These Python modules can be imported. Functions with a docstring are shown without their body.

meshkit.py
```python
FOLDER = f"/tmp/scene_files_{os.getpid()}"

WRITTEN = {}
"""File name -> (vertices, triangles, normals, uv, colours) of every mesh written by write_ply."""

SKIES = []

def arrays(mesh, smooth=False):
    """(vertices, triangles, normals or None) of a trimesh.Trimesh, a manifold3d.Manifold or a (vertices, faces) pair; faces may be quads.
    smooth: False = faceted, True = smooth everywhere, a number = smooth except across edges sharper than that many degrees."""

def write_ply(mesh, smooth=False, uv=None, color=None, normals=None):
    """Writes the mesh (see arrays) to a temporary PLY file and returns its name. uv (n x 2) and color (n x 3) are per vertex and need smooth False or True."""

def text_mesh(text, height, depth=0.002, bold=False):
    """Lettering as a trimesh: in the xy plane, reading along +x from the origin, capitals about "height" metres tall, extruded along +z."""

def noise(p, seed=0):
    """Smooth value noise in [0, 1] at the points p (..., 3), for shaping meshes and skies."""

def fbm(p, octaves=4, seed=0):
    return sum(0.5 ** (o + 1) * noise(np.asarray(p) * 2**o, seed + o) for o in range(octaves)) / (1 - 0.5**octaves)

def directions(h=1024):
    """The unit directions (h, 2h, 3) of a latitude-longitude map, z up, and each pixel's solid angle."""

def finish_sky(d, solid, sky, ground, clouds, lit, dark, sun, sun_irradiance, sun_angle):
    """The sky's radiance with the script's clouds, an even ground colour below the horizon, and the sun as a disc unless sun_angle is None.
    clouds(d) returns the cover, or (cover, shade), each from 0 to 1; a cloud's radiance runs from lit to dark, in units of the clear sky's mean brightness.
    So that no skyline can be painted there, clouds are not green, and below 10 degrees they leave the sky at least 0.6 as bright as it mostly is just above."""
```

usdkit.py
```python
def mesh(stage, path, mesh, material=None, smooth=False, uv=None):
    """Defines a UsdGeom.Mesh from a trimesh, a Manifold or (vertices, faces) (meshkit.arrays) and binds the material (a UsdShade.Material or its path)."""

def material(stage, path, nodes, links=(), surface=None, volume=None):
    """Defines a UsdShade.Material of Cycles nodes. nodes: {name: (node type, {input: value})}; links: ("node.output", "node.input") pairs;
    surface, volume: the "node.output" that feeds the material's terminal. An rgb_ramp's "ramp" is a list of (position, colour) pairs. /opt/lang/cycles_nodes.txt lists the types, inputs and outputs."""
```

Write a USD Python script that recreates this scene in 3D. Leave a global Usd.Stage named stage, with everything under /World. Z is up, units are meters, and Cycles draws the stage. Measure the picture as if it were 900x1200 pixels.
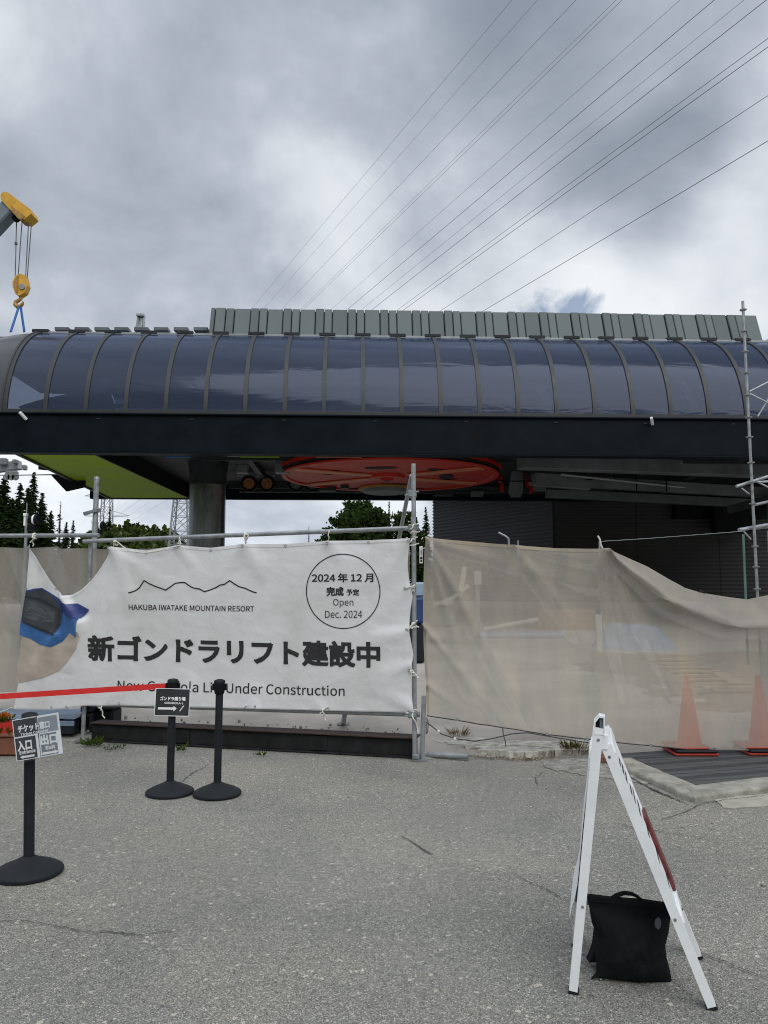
import math, random
import numpy as np, trimesh, shapely, usdkit
from shapely.geometry import Polygon
from meshkit import fbm
from pxr import Gf, Sdf, Usd, UsdGeom, UsdLux, UsdShade

random.seed(7)
RNG = np.random.default_rng(7)
stage = Usd.Stage.CreateInMemory()
UsdGeom.SetStageUpAxis(stage, UsdGeom.Tokens.z)
UsdGeom.SetStageMetersPerUnit(stage, 1.0)
UsdGeom.Xform.Define(stage, '/World')
UsdGeom.Scope.Define(stage, '/World/Looks')

# ------------------------------------------------------------------ camera
CAM_H, PITCH, FOC = 1.70, math.radians(6.0), 900.0
cam = UsdGeom.Camera.Define(stage, '/World/camera')
cam.AddTranslateOp().Set(Gf.Vec3d(0, 0, CAM_H))
cam.AddRotateXOp().Set(90 + math.degrees(PITCH))
cam.CreateFocalLengthAttr(36.0)
cam.CreateHorizontalApertureAttr(36.0)
cam.CreateClippingRangeAttr(Gf.Vec2f(0.05, 5000))
cam.CreateExposureAttr(0.20)

# ------------------------------------------------------------------ from picture to place
EYE = np.array([0.0, 0.0, CAM_H])
CP, SP = math.cos(PITCH), math.sin(PITCH)


def rays(px, py):
    """Directions of the photograph's 900 x 1200 pixels."""
    x, y = (np.asarray(px, float) - 450) / FOC, (600 - np.asarray(py, float)) / FOC
    x, y = np.broadcast_arrays(x, y)
    return np.stack([x, CP - y * SP, SP + y * CP], -1)


def onplane(px, py, p0, n):
    d = rays(px, py)
    t = ((np.asarray(p0) - EYE) @ n) / (d @ n)
    return EYE + d * t[..., None]


def PX(px, py, Y):
    return onplane(px, py, (0, Y, 0), np.array([0, 1.0, 0]))


def PG(px, py, z=0.0):
    return onplane(px, py, (0, 0, z), np.array([0, 0, 1.0]))


def unit(v):
    v = np.asarray(v, float)
    return v / np.linalg.norm(v)


# ------------------------------------------------------------------ sky and sun (bright overcast)
SUN_AZ, SUN_EL = math.radians(152), math.radians(48)      # behind the camera, to the right
sun = UsdLux.DistantLight.Define(stage, '/World/sun')
sun.CreateIntensityAttr(0.40)
sun.CreateAngleAttr(58.0)
sun.CreateColorAttr(Gf.Vec3f(1.0, 0.98, 0.945))
sun.GetPrim().CreateAttribute('inputs:normalize', Sdf.ValueTypeNames.Bool).Set(True)
sdir = np.array([math.sin(SUN_AZ) * math.cos(SUN_EL), math.cos(SUN_AZ) * math.cos(SUN_EL), math.sin(SUN_EL)])
sun.AddRotateZOp().Set(-math.degrees(SUN_AZ))
sun.AddRotateXOp().Set(-(90 - math.degrees(SUN_EL)))


def sky_material():
    """Thick layered cloud over a single-scattering sky, in the direction of view; brighter towards the zenith as an overcast sky is."""
    n = {
        'tc': ('texture_coordinate', {}),
        'sep': ('separate_xyz', {}),
        'zc': ('math', {'math_type': 'add', 'value2': 0.6}),
        'dx': ('math', {'math_type': 'divide'}),
        'dy': ('math', {'math_type': 'divide'}),
        'flat': ('combine_xyz', {'z': 3.7}),
        'big': ('noise_texture', {'scale': 1.25, 'detail': 3.0, 'roughness': 0.50, 'distortion': 0.3}),
        'mid': ('noise_texture', {'scale': 3.6, 'detail': 7.0, 'roughness': 0.55, 'distortion': 0.25}),
        'sum': ('math', {'math_type': 'multiply_add', 'value2': 0.46}),
        'bigs': ('math', {'math_type': 'multiply', 'value2': 0.68}),
        'ramp': ('rgb_ramp', {'ramp': [(0.0, (1.48, 1.72, 2.15)), (0.36, (1.72, 2.0, 2.5)), (0.45, (2.28, 2.62, 3.2)), (0.51, (3.08, 3.45, 4.1)), (0.57, (4.15, 4.55, 5.2)), (0.64, (6.0, 6.4, 6.9)), (0.72, (7.6, 7.9, 8.2)), (1.0, (8.0, 8.2, 8.4))]}),
        'sky': ('sky_texture', {'sky_type': 'single_scattering', 'sun_disc': False, 'sun_elevation': SUN_EL, 'sun_rotation': SUN_AZ, 'altitude': 700.0}),
        'gap': ('noise_texture', {'scale': 17.0, 'detail': 6.0, 'roughness': 0.65, 'distortion': 0.5}),
        'gapm': ('map_range', {'from_min': 0.74, 'from_max': 0.96, 'to_min': 1.0, 'to_max': 0.25, 'clamp': True}),
        'mix': ('mix_color', {'blend_type': 'mix', 'use_clamp': False}),
        'zen': ('map_range', {'from_min': 0.60, 'from_max': 1.0, 'to_min': 1.0, 'to_max': 1.75, 'clamp': True}),
        'hor': ('map_range', {'from_min': 0.0, 'from_max': 0.30, 'to_min': 1.28, 'to_max': 1.0, 'clamp': True}),
        'gain': ('math', {'math_type': 'multiply'}),
        'lift': ('vector_math', {'math_type': 'scale'}),
        'bg': ('background_shader', {'strength': 0.10}),
    }
    L = [('tc.generated', 'sep.vector'), ('sep.z', 'zc.value1'), ('sep.x', 'dx.value1'), ('zc.value', 'dx.value2'), ('sep.y', 'dy.value1'), ('zc.value', 'dy.value2'),
         ('dx.value', 'flat.x'), ('dy.value', 'flat.y'), ('flat.vector', 'big.vector'), ('flat.vector', 'mid.vector'), ('tc.generated', 'gap.vector'),
         ('big.fac', 'bigs.value1'), ('mid.fac', 'sum.value1'), ('bigs.value', 'sum.value3'),
         ('gapm.result', 'mix.fac'), ('sky.color', 'mix.a'), ('ramp.color', 'lift.vector1'), ('lift.vector', 'mix.b'),
         ('sep.z', 'zen.value'), ('sep.z', 'hor.value'), ('zen.result', 'gain.value1'), ('hor.result', 'gain.value2'), ('gain.value', 'lift.scale'),
         ('mix.result', 'bg.color')]
    # the photograph's large cloud masses: lighter and darker banks by direction, their edges broken by the noise
    n['wob'] = ('noise_texture', {'scale': 2.6, 'detail': 4.0, 'roughness': 0.6})
    n['wobs'] = ('vector_math', {'math_type': 'multiply_add', 'vector2': (0.26, 0.26, 0.26), 'vector3': (-0.13, -0.13, -0.13)})
    n['dir'] = ('vector_math', {'math_type': 'add'})
    L += [('tc.generated', 'wob.vector'), ('wob.color', 'wobs.vector1'), ('tc.generated', 'dir.vector1'), ('wobs.vector', 'dir.vector2')]
    banks = [(10, 165, .20, .10), (370, 150, .16, .075), (455, 100, .13, .07), (265, 290, .15, .085), (130, 40, .16, .02), (840, 330, .11, .16), (715, 315, .08, .10), (905, 90, .14, .10), (420, 330, .10, .05),
             (165, 150, .17, -.07), (250, 230, .14, -.05), (560, 110, .15, -.07), (480, 240, .13, -.06), (650, 205, .19, -.13), (850, 230, .17, -.20), (640, 30, .16, -.04), (60, 300, .14, -.02), (320, 20, .14, -.04), (760, 150, .14, -.04)]
    last = 'sum.value'
    for i, (x, y, w, amp) in enumerate(banks):
        d = unit(rays(x, y))
        n[f'bd{i}'] = ('vector_math', {'math_type': 'distance', 'vector2': tuple(d)})
        n[f'bm{i}'] = ('map_range', {'range_type': 'smootherstep', 'from_min': 0.0, 'from_max': w * 1.7, 'to_min': amp * (0.62 if amp > 0 else 0.52), 'to_max': 0.0, 'clamp': True})
        n[f'ba{i}'] = ('math', {'math_type': 'add'})
        L += [('dir.vector', f'bd{i}.vector1'), (f'bd{i}.value', f'bm{i}.value'), (last, f'ba{i}.value1'), (f'bm{i}.result', f'ba{i}.value2')]
        last = f'ba{i}.value'
    L.append((last, 'ramp.fac'))
    lastg = 'gap.fac'
    for i, (x, y, w, amp) in enumerate([(638, 366, .075, .42), (690, 360, .05, .38), (905, 390, .06, .36)]):
        d = unit(rays(x, y))
        n[f'gd{i}'] = ('vector_math', {'math_type': 'distance', 'vector2': tuple(d)})
        n[f'gm{i}'] = ('map_range', {'range_type': 'smootherstep', 'from_min': 0.0, 'from_max': w, 'to_min': amp, 'to_max': 0.0, 'clamp': True})
        n[f'ga{i}'] = ('math', {'math_type': 'add'})
        L += [('tc.generated', f'gd{i}.vector1'), (f'gd{i}.value', f'gm{i}.value'), (lastg, f'ga{i}.value1'), (f'gm{i}.result', f'ga{i}.value2')]
        lastg = f'ga{i}.value'
    L.append((lastg, 'gapm.value'))
    return usdkit.material(stage, '/World/Looks/sky', n, L, surface='bg.background')


dome = UsdLux.DomeLight.Define(stage, '/World/sky')
dome.CreateIntensityAttr(1.0)
UsdShade.MaterialBindingAPI.Apply(dome.GetPrim()).Bind(sky_material())

# ------------------------------------------------------------------ mesh building
class MB:
    def __init__(self):
        self.v, self.f, self.n = [], [], 0

    def add(self, v, f):
        v, f = np.asarray(v, float).reshape(-1, 3), np.asarray(f, int)
        if f.shape[1] == 4:
            f = np.vstack([f[:, [0, 1, 2]], f[:, [0, 2, 3]]])
        self.v.append(v)
        self.f.append(f + self.n)
        self.n += len(v)
        return self

    def mesh(self, m):
        return self.add(m.vertices, m.faces)

    def box(self, lo, hi, c=0.0):
        lo, hi = np.minimum(lo, hi), np.maximum(lo, hi)
        return self.obox((lo + hi) / 2, np.eye(3), (hi - lo) / 2, c)

    def obox(self, centre, axes, half, c=0.0):
        half = np.asarray(half, float)
        axes = np.asarray(axes, float)
        s = np.array([[a, b, d] for a in (-1, 1) for b in (-1, 1) for d in (-1, 1)], float)
        if c > 0:
            pts = []
            for k in range(3):
                h = np.full(3, 0.0) + half - c
                h[k] = half[k]
                pts.append(s * h)
            m = trimesh.convex.convex_hull(np.vstack(pts))
            return self.add(np.asarray(m.vertices) @ axes + centre, m.faces)
        f = [[0, 1, 3, 2], [4, 6, 7, 5], [0, 4, 5, 1], [2, 3, 7, 6], [0, 2, 6, 4], [1, 5, 7, 3]]
        return self.add((s * half) @ axes + centre, f)

    def bar(self, p0, p1, w, h, up=(0, 0, 1), c=0.0):
        p0, p1 = np.asarray(p0, float), np.asarray(p1, float)
        d = unit(p1 - p0)
        a = np.cross(d, up)
        a = unit(a) if np.linalg.norm(a) > 1e-6 else np.array([1.0, 0, 0])
        b = np.cross(a, d)
        return self.obox((p0 + p1) / 2, [d, a, b], [np.linalg.norm(p1 - p0) / 2, w / 2, h / 2], c)

    def path(self, pts, r, n=8, cap=True, ref=None):
        p = np.asarray(pts, float)
        t = np.gradient(p, axis=0)
        t /= np.linalg.norm(t, axis=1, keepdims=True) + 1e-12
        if ref is None:
            ref = np.array([0, 0, 1.0]) if np.abs(t[:, 2]).mean() < 0.8 else np.array([1.0, 0.1, 0])
        a = np.cross(t, ref)
        a /= np.linalg.norm(a, axis=1, keepdims=True) + 1e-12
        b = np.cross(t, a)
        ang = np.arange(n) * 2 * np.pi / n
        R = np.broadcast_to(r, (len(p),))[:, None, None]
        v = p[:, None] + R * (np.cos(ang)[None, :, None] * a[:, None] + np.sin(ang)[None, :, None] * b[:, None])
        i, j = np.meshgrid(np.arange(len(p) - 1), np.arange(n), indexing='ij')
        q = np.stack([i * n + j, i * n + (j + 1) % n, (i + 1) * n + (j + 1) % n, (i + 1) * n + j], -1).reshape(-1, 4)
        self.add(v.reshape(-1, 3), q[:, ::-1])
        if cap:
            for k, fl in ((0, 1), (len(p) - 1, -1)):
                ring = v[k]
                f = [[n, x, (x + 1) % n][::fl] for x in range(n)]
                self.add(np.vstack([ring, p[k]]), f)
        return self

    def tube(self, p0, p1, r, n=12, r1=None):
        return self.path([p0, p1], [r, r if r1 is None else r1], n)

    def lathe(self, prof, n=32, at=(0, 0, 0), axes=None):
        prof = np.asarray(prof, float)
        ang = np.arange(n) * 2 * np.pi / n
        v = np.stack([prof[:, None, 0] * np.cos(ang), prof[:, None, 0] * np.sin(ang), np.broadcast_to(prof[:, None, 1], (len(prof), n))], -1)
        if axes is not None:
            v = v @ np.asarray(axes)
        i, j = np.meshgrid(np.arange(len(prof) - 1), np.arange(n), indexing='ij')
        q = np.stack([i * n + j, i * n + (j + 1) % n, (i + 1) * n + (j + 1) % n, (i + 1) * n + j], -1).reshape(-1, 4)
        return self.add(v.reshape(-1, 3) + at, q)

    def grid(self, P):
        P = np.asarray(P, float)
        m, n = P.shape[:2]
        i, j = np.meshgrid(np.arange(m - 1), np.arange(n - 1), indexing='ij')
        q = np.stack([i * n + j, i * n + j + 1, (i + 1) * n + j + 1, (i + 1) * n + j], -1).reshape(-1, 4)
        return self.add(P.reshape(-1, 3), q)

    def slab(self, P, off):
        """A grid given thickness by the offset vector(s), edges closed."""
        P = np.asarray(P, float)
        Q = P + off
        self.grid(P)
        self.grid(Q[:, ::-1])
        for A, B in ((P[0], Q[0]), (Q[-1], P[-1]), (Q[:, 0], P[:, 0]), (P[:, -1], Q[:, -1])):
            self.grid(np.stack([A, B], 0)[:, ::-1])
        return self

    def prism(self, poly, z0, z1, axes=None, at=(0, 0, 0)):
        m = trimesh.creation.extrude_polygon(poly if isinstance(poly, Polygon) else Polygon(poly), z1 - z0, engine='earcut')
        v = np.asarray(m.vertices) + [0, 0, z0]
        if axes is not None:
            v = v @ np.asarray(axes)
        return self.add(v + np.asarray(at), m.faces)

    def done(self):
        return np.vstack(self.v), np.vstack(self.f)


# ------------------------------------------------------------------ things and parts
COUNT = {}


def numbered(parent, name):
    k = COUNT.get((parent, name), 0)
    COUNT[(parent, name)] = k + 1
    return f'{parent}/{name}' + (f'_{k:03d}' if k else '')


def tag(prim, label=None, cat=None, group=None, kind=None):
    for key, val in (('label', label), ('category', cat), ('group', group), ('kind', kind)):
        if val:
            prim.SetCustomDataByKey(key, val)


class Thing:
    def __init__(self, name, label=None, cat=None, group=None, loc=(0, 0, 0), rotz=0.0, local=False, kind=None):
        self.path = numbered('/World', name)
        self.loc, self.local = np.asarray(loc, float), local
        x = UsdGeom.Xform.Define(stage, self.path)
        x.AddTranslateOp().Set(Gf.Vec3d(*map(float, self.loc)))
        x.AddRotateZOp().Set(math.degrees(rotz))
        self.prim = x.GetPrim()
        tag(self.prim, label, cat, group, kind)

    def part(self, name, mb, mat, parent=None, smooth=False, label=None, kind=None):
        v, f = mb.done() if isinstance(mb, MB) else mb
        p = numbered(parent or self.path, name)
        m = usdkit.mesh(stage, p, (v if self.local else v - self.loc, f), mat, smooth=smooth)
        tag(m.GetPrim(), label, kind=kind)
        return p

    def copy(self, loc, label, rotz=0.0):
        base = self.path.rsplit('/', 1)[1].rstrip('0123456789').rstrip('_')
        p = numbered('/World', base)
        x = UsdGeom.Xform.Define(stage, p)
        prim = x.GetPrim()
        prim.GetReferences().AddInternalReference(self.path)
        x.GetPrim().GetAttribute('xformOp:translate').Set(Gf.Vec3d(*map(float, loc)))
        x.GetPrim().GetAttribute('xformOp:rotateZ').Set(math.degrees(rotz))
        tag(prim, label)
        prim.SetInstanceable(True)
        return prim


def single(name, mb, mat, label=None, cat=None, group=None, kind=None, smooth=False):
    v, f = mb.done() if isinstance(mb, MB) else mb
    p = numbered('/World', name)
    m = usdkit.mesh(stage, p, (v, f), mat, smooth=smooth)
    tag(m.GetPrim(), label, cat, group, kind)
    return p


# ------------------------------------------------------------------ materials
def M(name, col, rough=0.5, metal=0.0, var=0.12, scale=3.0, bump=0.0, bscale=60.0, coat=0.0, stretch=(1, 1, 1), spec=0.5, detail=5.0, col2=None):
    """A principled surface with uneven colour and gloss."""
    c = np.asarray(col, float)
    lo, hi = c * (1 - var), np.minimum(c * (1 + var), 0.95)
    if col2 is not None:
        hi = np.asarray(col2, float)
    n = {'g': ('geometry', {}), 'm': ('mapping', {'scale': stretch}), 'n': ('noise_texture', {'scale': scale, 'detail': detail, 'roughness': 0.6}),
         'r': ('rgb_ramp', {'ramp': [(0.0, lo), (0.35, lo), (0.65, hi), (1.0, hi)]}),
         'q': ('map_range', {'from_min': 0.3, 'from_max': 0.7, 'to_min': max(rough - 0.08, 0.02), 'to_max': min(rough + 0.08, 1)}),
         'p': ('principled_bsdf', {'metallic': metal, 'coat_weight': coat, 'specular_ior_level': spec})}
    L = [('g.position', 'm.vector'), ('m.vector', 'n.vector'), ('n.fac', 'r.fac'), ('r.color', 'p.base_color'), ('n.fac', 'q.value'), ('q.result', 'p.roughness')]
    if bump:
        n['b1'] = ('noise_texture', {'scale': bscale, 'detail': 3.0})
        n['bp'] = ('bump', {'strength': bump, 'distance': 0.01})
        L += [('m.vector', 'b1.vector'), ('b1.fac', 'bp.height'), ('bp.normal', 'p.normal')]
    return usdkit.material(stage, f'/World/Looks/{name}', n, L, surface='p.BSDF')


def asphalt_material():
    n = {'g': ('geometry', {}),
         'v': ('voronoi_texture', {'scale': 225.0, 'randomness': 1.0}),
         'v2': ('voronoi_texture', {'scale': 62.0, 'randomness': 1.0}),
         'sep': ('separate_color', {}), 'sep2': ('separate_color', {}),
         'stone': ('rgb_ramp', {'ramp': [(0.0, (0.062, 0.066, 0.068)), (0.22, (0.140, 0.146, 0.146)), (0.65, (0.207, 0.212, 0.208)), (0.90, (0.285, 0.287, 0.272)), (0.97, (0.43, 0.43, 0.40)), (1.0, (0.56, 0.55, 0.51))]}),
         'fleck': ('map_range', {'from_min': 0.984, 'from_max': 0.992, 'to_min': 0.0, 'to_max': 0.7, 'clamp': True}),
         'mixf': ('mix_color', {'blend_type': 'mix', 'b': (0.50, 0.48, 0.43)}),
         'big': ('noise_texture', {'scale': 0.55, 'detail': 5.0, 'roughness': 0.62, 'distortion': 0.4}),
         'bigr': ('rgb_ramp', {'ramp': [(0.30, (0.78, 0.80, 0.83)), (0.46, (0.96, 0.97, 0.98)), (0.56, (1.04, 1.035, 1.02)), (0.72, (1.24, 1.22, 1.15))]}),
         'fine': ('noise_texture', {'scale': 26.0, 'detail': 5.0, 'roughness': 0.7}),
         'finer': ('map_range', {'from_min': 0.3, 'from_max': 0.7, 'to_min': 0.80, 'to_max': 1.20}),
         'mul': ('mix_color', {'blend_type': 'multiply', 'fac': 1.0, 'use_clamp': False}),
         'mul2': ('vector_math', {'math_type': 'scale'}),
         'huge': ('noise_texture', {'scale': 0.23, 'detail': 3.0, 'roughness': 0.55, 'distortion': 0.8}),
         'hs': ('map_range', {'from_min': 0.32, 'from_max': 0.68, 'to_min': 0.82, 'to_max': 1.13}),
         'mul3': ('vector_math', {'math_type': 'scale'}),
         'bp': ('bump', {'strength': 0.45, 'distance': 0.004}),
         'warm': ('mix_color', {'blend_type': 'multiply', 'fac': 1.0, 'b': (1.19, 1.13, 1.035), 'use_clamp': False}),
         'p': ('principled_bsdf', {'roughness': 0.85, 'specular_ior_level': 0.25})}
    L = [('g.position', 'v.vector'), ('g.position', 'v2.vector'), ('g.position', 'big.vector'), ('g.position', 'fine.vector'), ('v.color', 'sep.color'), ('sep.r', 'stone.fac'),
         ('v2.color', 'sep2.color'), ('sep2.r', 'fleck.value'), ('fleck.result', 'mixf.fac'), ('stone.color', 'mixf.a'),
         ('big.fac', 'bigr.fac'), ('mixf.result', 'mul.a'), ('bigr.color', 'mul.b'), ('fine.fac', 'finer.value'), ('mul.result', 'mul2.vector1'), ('finer.result', 'mul2.scale'),
         ('mul2.vector', 'warm.a'), ('g.position', 'huge.vector'), ('huge.fac', 'hs.value'), ('warm.result', 'mul3.vector1'), ('hs.result', 'mul3.scale'), ('mul3.vector', 'p.base_color'), ('v.distance', 'bp.height'), ('bp.normal', 'p.normal')]
    return usdkit.material(stage, '/World/Looks/asphalt', n, L, surface='p.BSDF')


def sheet_material(name, col, cover, weave=True, glow=0.35):
    """Woven or film sheet: partly see-through, the rest diffuse and a little translucent."""
    c = np.asarray(col, float)
    n = {'g': ('geometry', {}), 'mp': ('mapping', {'scale': (2.2, 2.2, 0.55), 'rotation': (0, 0.22, 0)}), 'no': ('noise_texture', {'scale': 1.6, 'detail': 7.0, 'roughness': 0.62, 'distortion': 0.3}), 'w1': ('wave_texture', {'bands_direction': 'z', 'scale': 26.0, 'distortion': 0.6}), 'w2': ('wave_texture', {'bands_direction': 'x', 'scale': 26.0, 'distortion': 0.6}), 'ws': ('math', {'math_type': 'add'}), 'wm': ('math', {'math_type': 'multiply_add', 'value2': 0.10}), 'n2': ('noise_texture', {'scale': 120.0, 'detail': 1.0}),
         'r': ('rgb_ramp', {'ramp': [(0.28, c * np.array([0.80, 0.83, 0.88])), (0.5, c), (0.72, np.minimum(c * np.array([1.16, 1.12, 1.04]), 0.9))]}),
         'cv': ('map_range', {'from_min': 0.3, 'from_max': 0.7, 'to_min': cover - 0.20, 'to_max': cover, 'clamp': True}),
         'd': ('diffuse_bsdf', {'roughness': 0.5}), 't': ('translucent_bsdf', {}), 'mx': ('mix_closure', {'fac': glow}),
         'tr': ('transparent_bsdf', {'color': (1, 1, 1)}), 'out': ('mix_closure', {})}
    L = [('g.position', 'mp.vector'), ('mp.vector', 'no.vector'), ('g.position', 'n2.vector'), ('g.position', 'w1.vector'), ('g.position', 'w2.vector'), ('w1.fac', 'ws.value1'), ('w2.fac', 'ws.value2'), ('ws.value', 'wm.value1'), ('cv.result', 'wm.value3'), ('no.fac', 'r.fac'), ('r.color', 'd.color'), ('r.color', 't.color'), ('d.BSDF', 'mx.closure1'), ('t.BSDF', 'mx.closure2'),
         ('n2.fac', 'cv.value'), ('wm.value', 'out.fac'), ('tr.BSDF', 'out.closure1'), ('mx.closure', 'out.closure2')]
    return usdkit.material(stage, f'/World/Looks/{name}', n, L, surface='out.closure')


def glazing_material():
    """Dark tinted bent acrylic: glossy outside, faintly see-through."""
    n = {'g': ('geometry', {}), 'm': ('mapping', {'scale': (0.30, 1.1, 1.5)}), 'no': ('noise_texture', {'scale': 1.5, 'detail': 3.0, 'distortion': 0.7}),
         'bp': ('bump', {'strength': 0.07, 'distance': 0.30}),
         'tr': ('transparent_bsdf', {'color': (0.30, 0.34, 0.46)}), 'df': ('diffuse_bsdf', {'color': (0.034, 0.044, 0.074)}), 'in': ('mix_closure', {'fac': 0.66}),
         'gl': ('glossy_bsdf', {'color': (0.54, 0.60, 0.76), 'roughness': 0.12}), 'fr': ('fresnel', {'IOR': 1.5}), 'out': ('mix_closure', {})}
    L = [('g.position', 'm.vector'), ('m.vector', 'no.vector'), ('no.fac', 'bp.height'), ('bp.normal', 'gl.normal'),
         ('tr.BSDF', 'in.closure1'), ('df.BSDF', 'in.closure2'), ('fr.fac', 'out.fac'), ('in.closure', 'out.closure1'), ('gl.BSDF', 'out.closure2')]
    return usdkit.material(stage, '/World/Looks/tinted_glazing', n, L, surface='out.closure')


def clear_film_material():
    n = {'tr': ('transparent_bsdf', {'color': (0.95, 0.96, 0.97)}), 'gl': ('glossy_bsdf', {'color': (1, 1, 1), 'roughness': 0.12}), 'out': ('mix_closure', {'fac': 0.035})}
    return usdkit.material(stage, '/World/Looks/clear_film', n, [('tr.BSDF', 'out.closure1'), ('gl.BSDF', 'out.closure2')], surface='out.closure')


def leaf_material(name, col):
    c = np.asarray(col, float)
    n = {'g': ('geometry', {}), 'r': ('rgb_ramp', {'ramp': [(0.0, c * 0.55), (0.5, c), (1.0, c * 1.5)]}), 'd': ('diffuse_bsdf', {}), 't': ('translucent_bsdf', {}), 'mx': ('mix_closure', {'fac': 0.25})}
    L = [('g.random_per_island', 'r.fac'), ('r.color', 'd.color'), ('r.color', 't.color'), ('d.BSDF', 'mx.closure1'), ('t.BSDF', 'mx.closure2')]
    return usdkit.material(stage, f'/World/Looks/{name}', n, L, surface='mx.closure')


def banner_material():
    n = {'g': ('geometry', {}), 'no': ('noise_texture', {'scale': 1.7, 'detail': 6.0, 'roughness': 0.65, 'distortion': 0.5}),
         'r': ('rgb_ramp', {'ramp': [(0.25, (0.63, 0.615, 0.60)), (0.48, (0.735, 0.735, 0.74)), (0.75, (0.79, 0.80, 0.81))]}),
         'n2': ('noise_texture', {'scale': 9.0, 'detail': 4.0, 'distortion': 1.2}), 'bp': ('bump', {'strength': 0.14, 'distance': 0.03}),
         'p': ('principled_bsdf', {'roughness': 0.42, 'specular_ior_level': 0.4}), 't': ('translucent_bsdf', {'color': (0.7, 0.68, 0.65)}), 'mx': ('mix_closure', {'fac': 0.14})}
    L = [('g.position', 'no.vector'), ('g.position', 'n2.vector'), ('no.fac', 'r.fac'), ('r.color', 'p.base_color'), ('n2.fac', 'bp.height'), ('bp.normal', 'p.normal'), ('p.BSDF', 'mx.closure1'), ('t.BSDF', 'mx.closure2')]
    return usdkit.material(stage, '/World/Looks/white_vinyl', n, L, surface='mx.closure')


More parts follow.
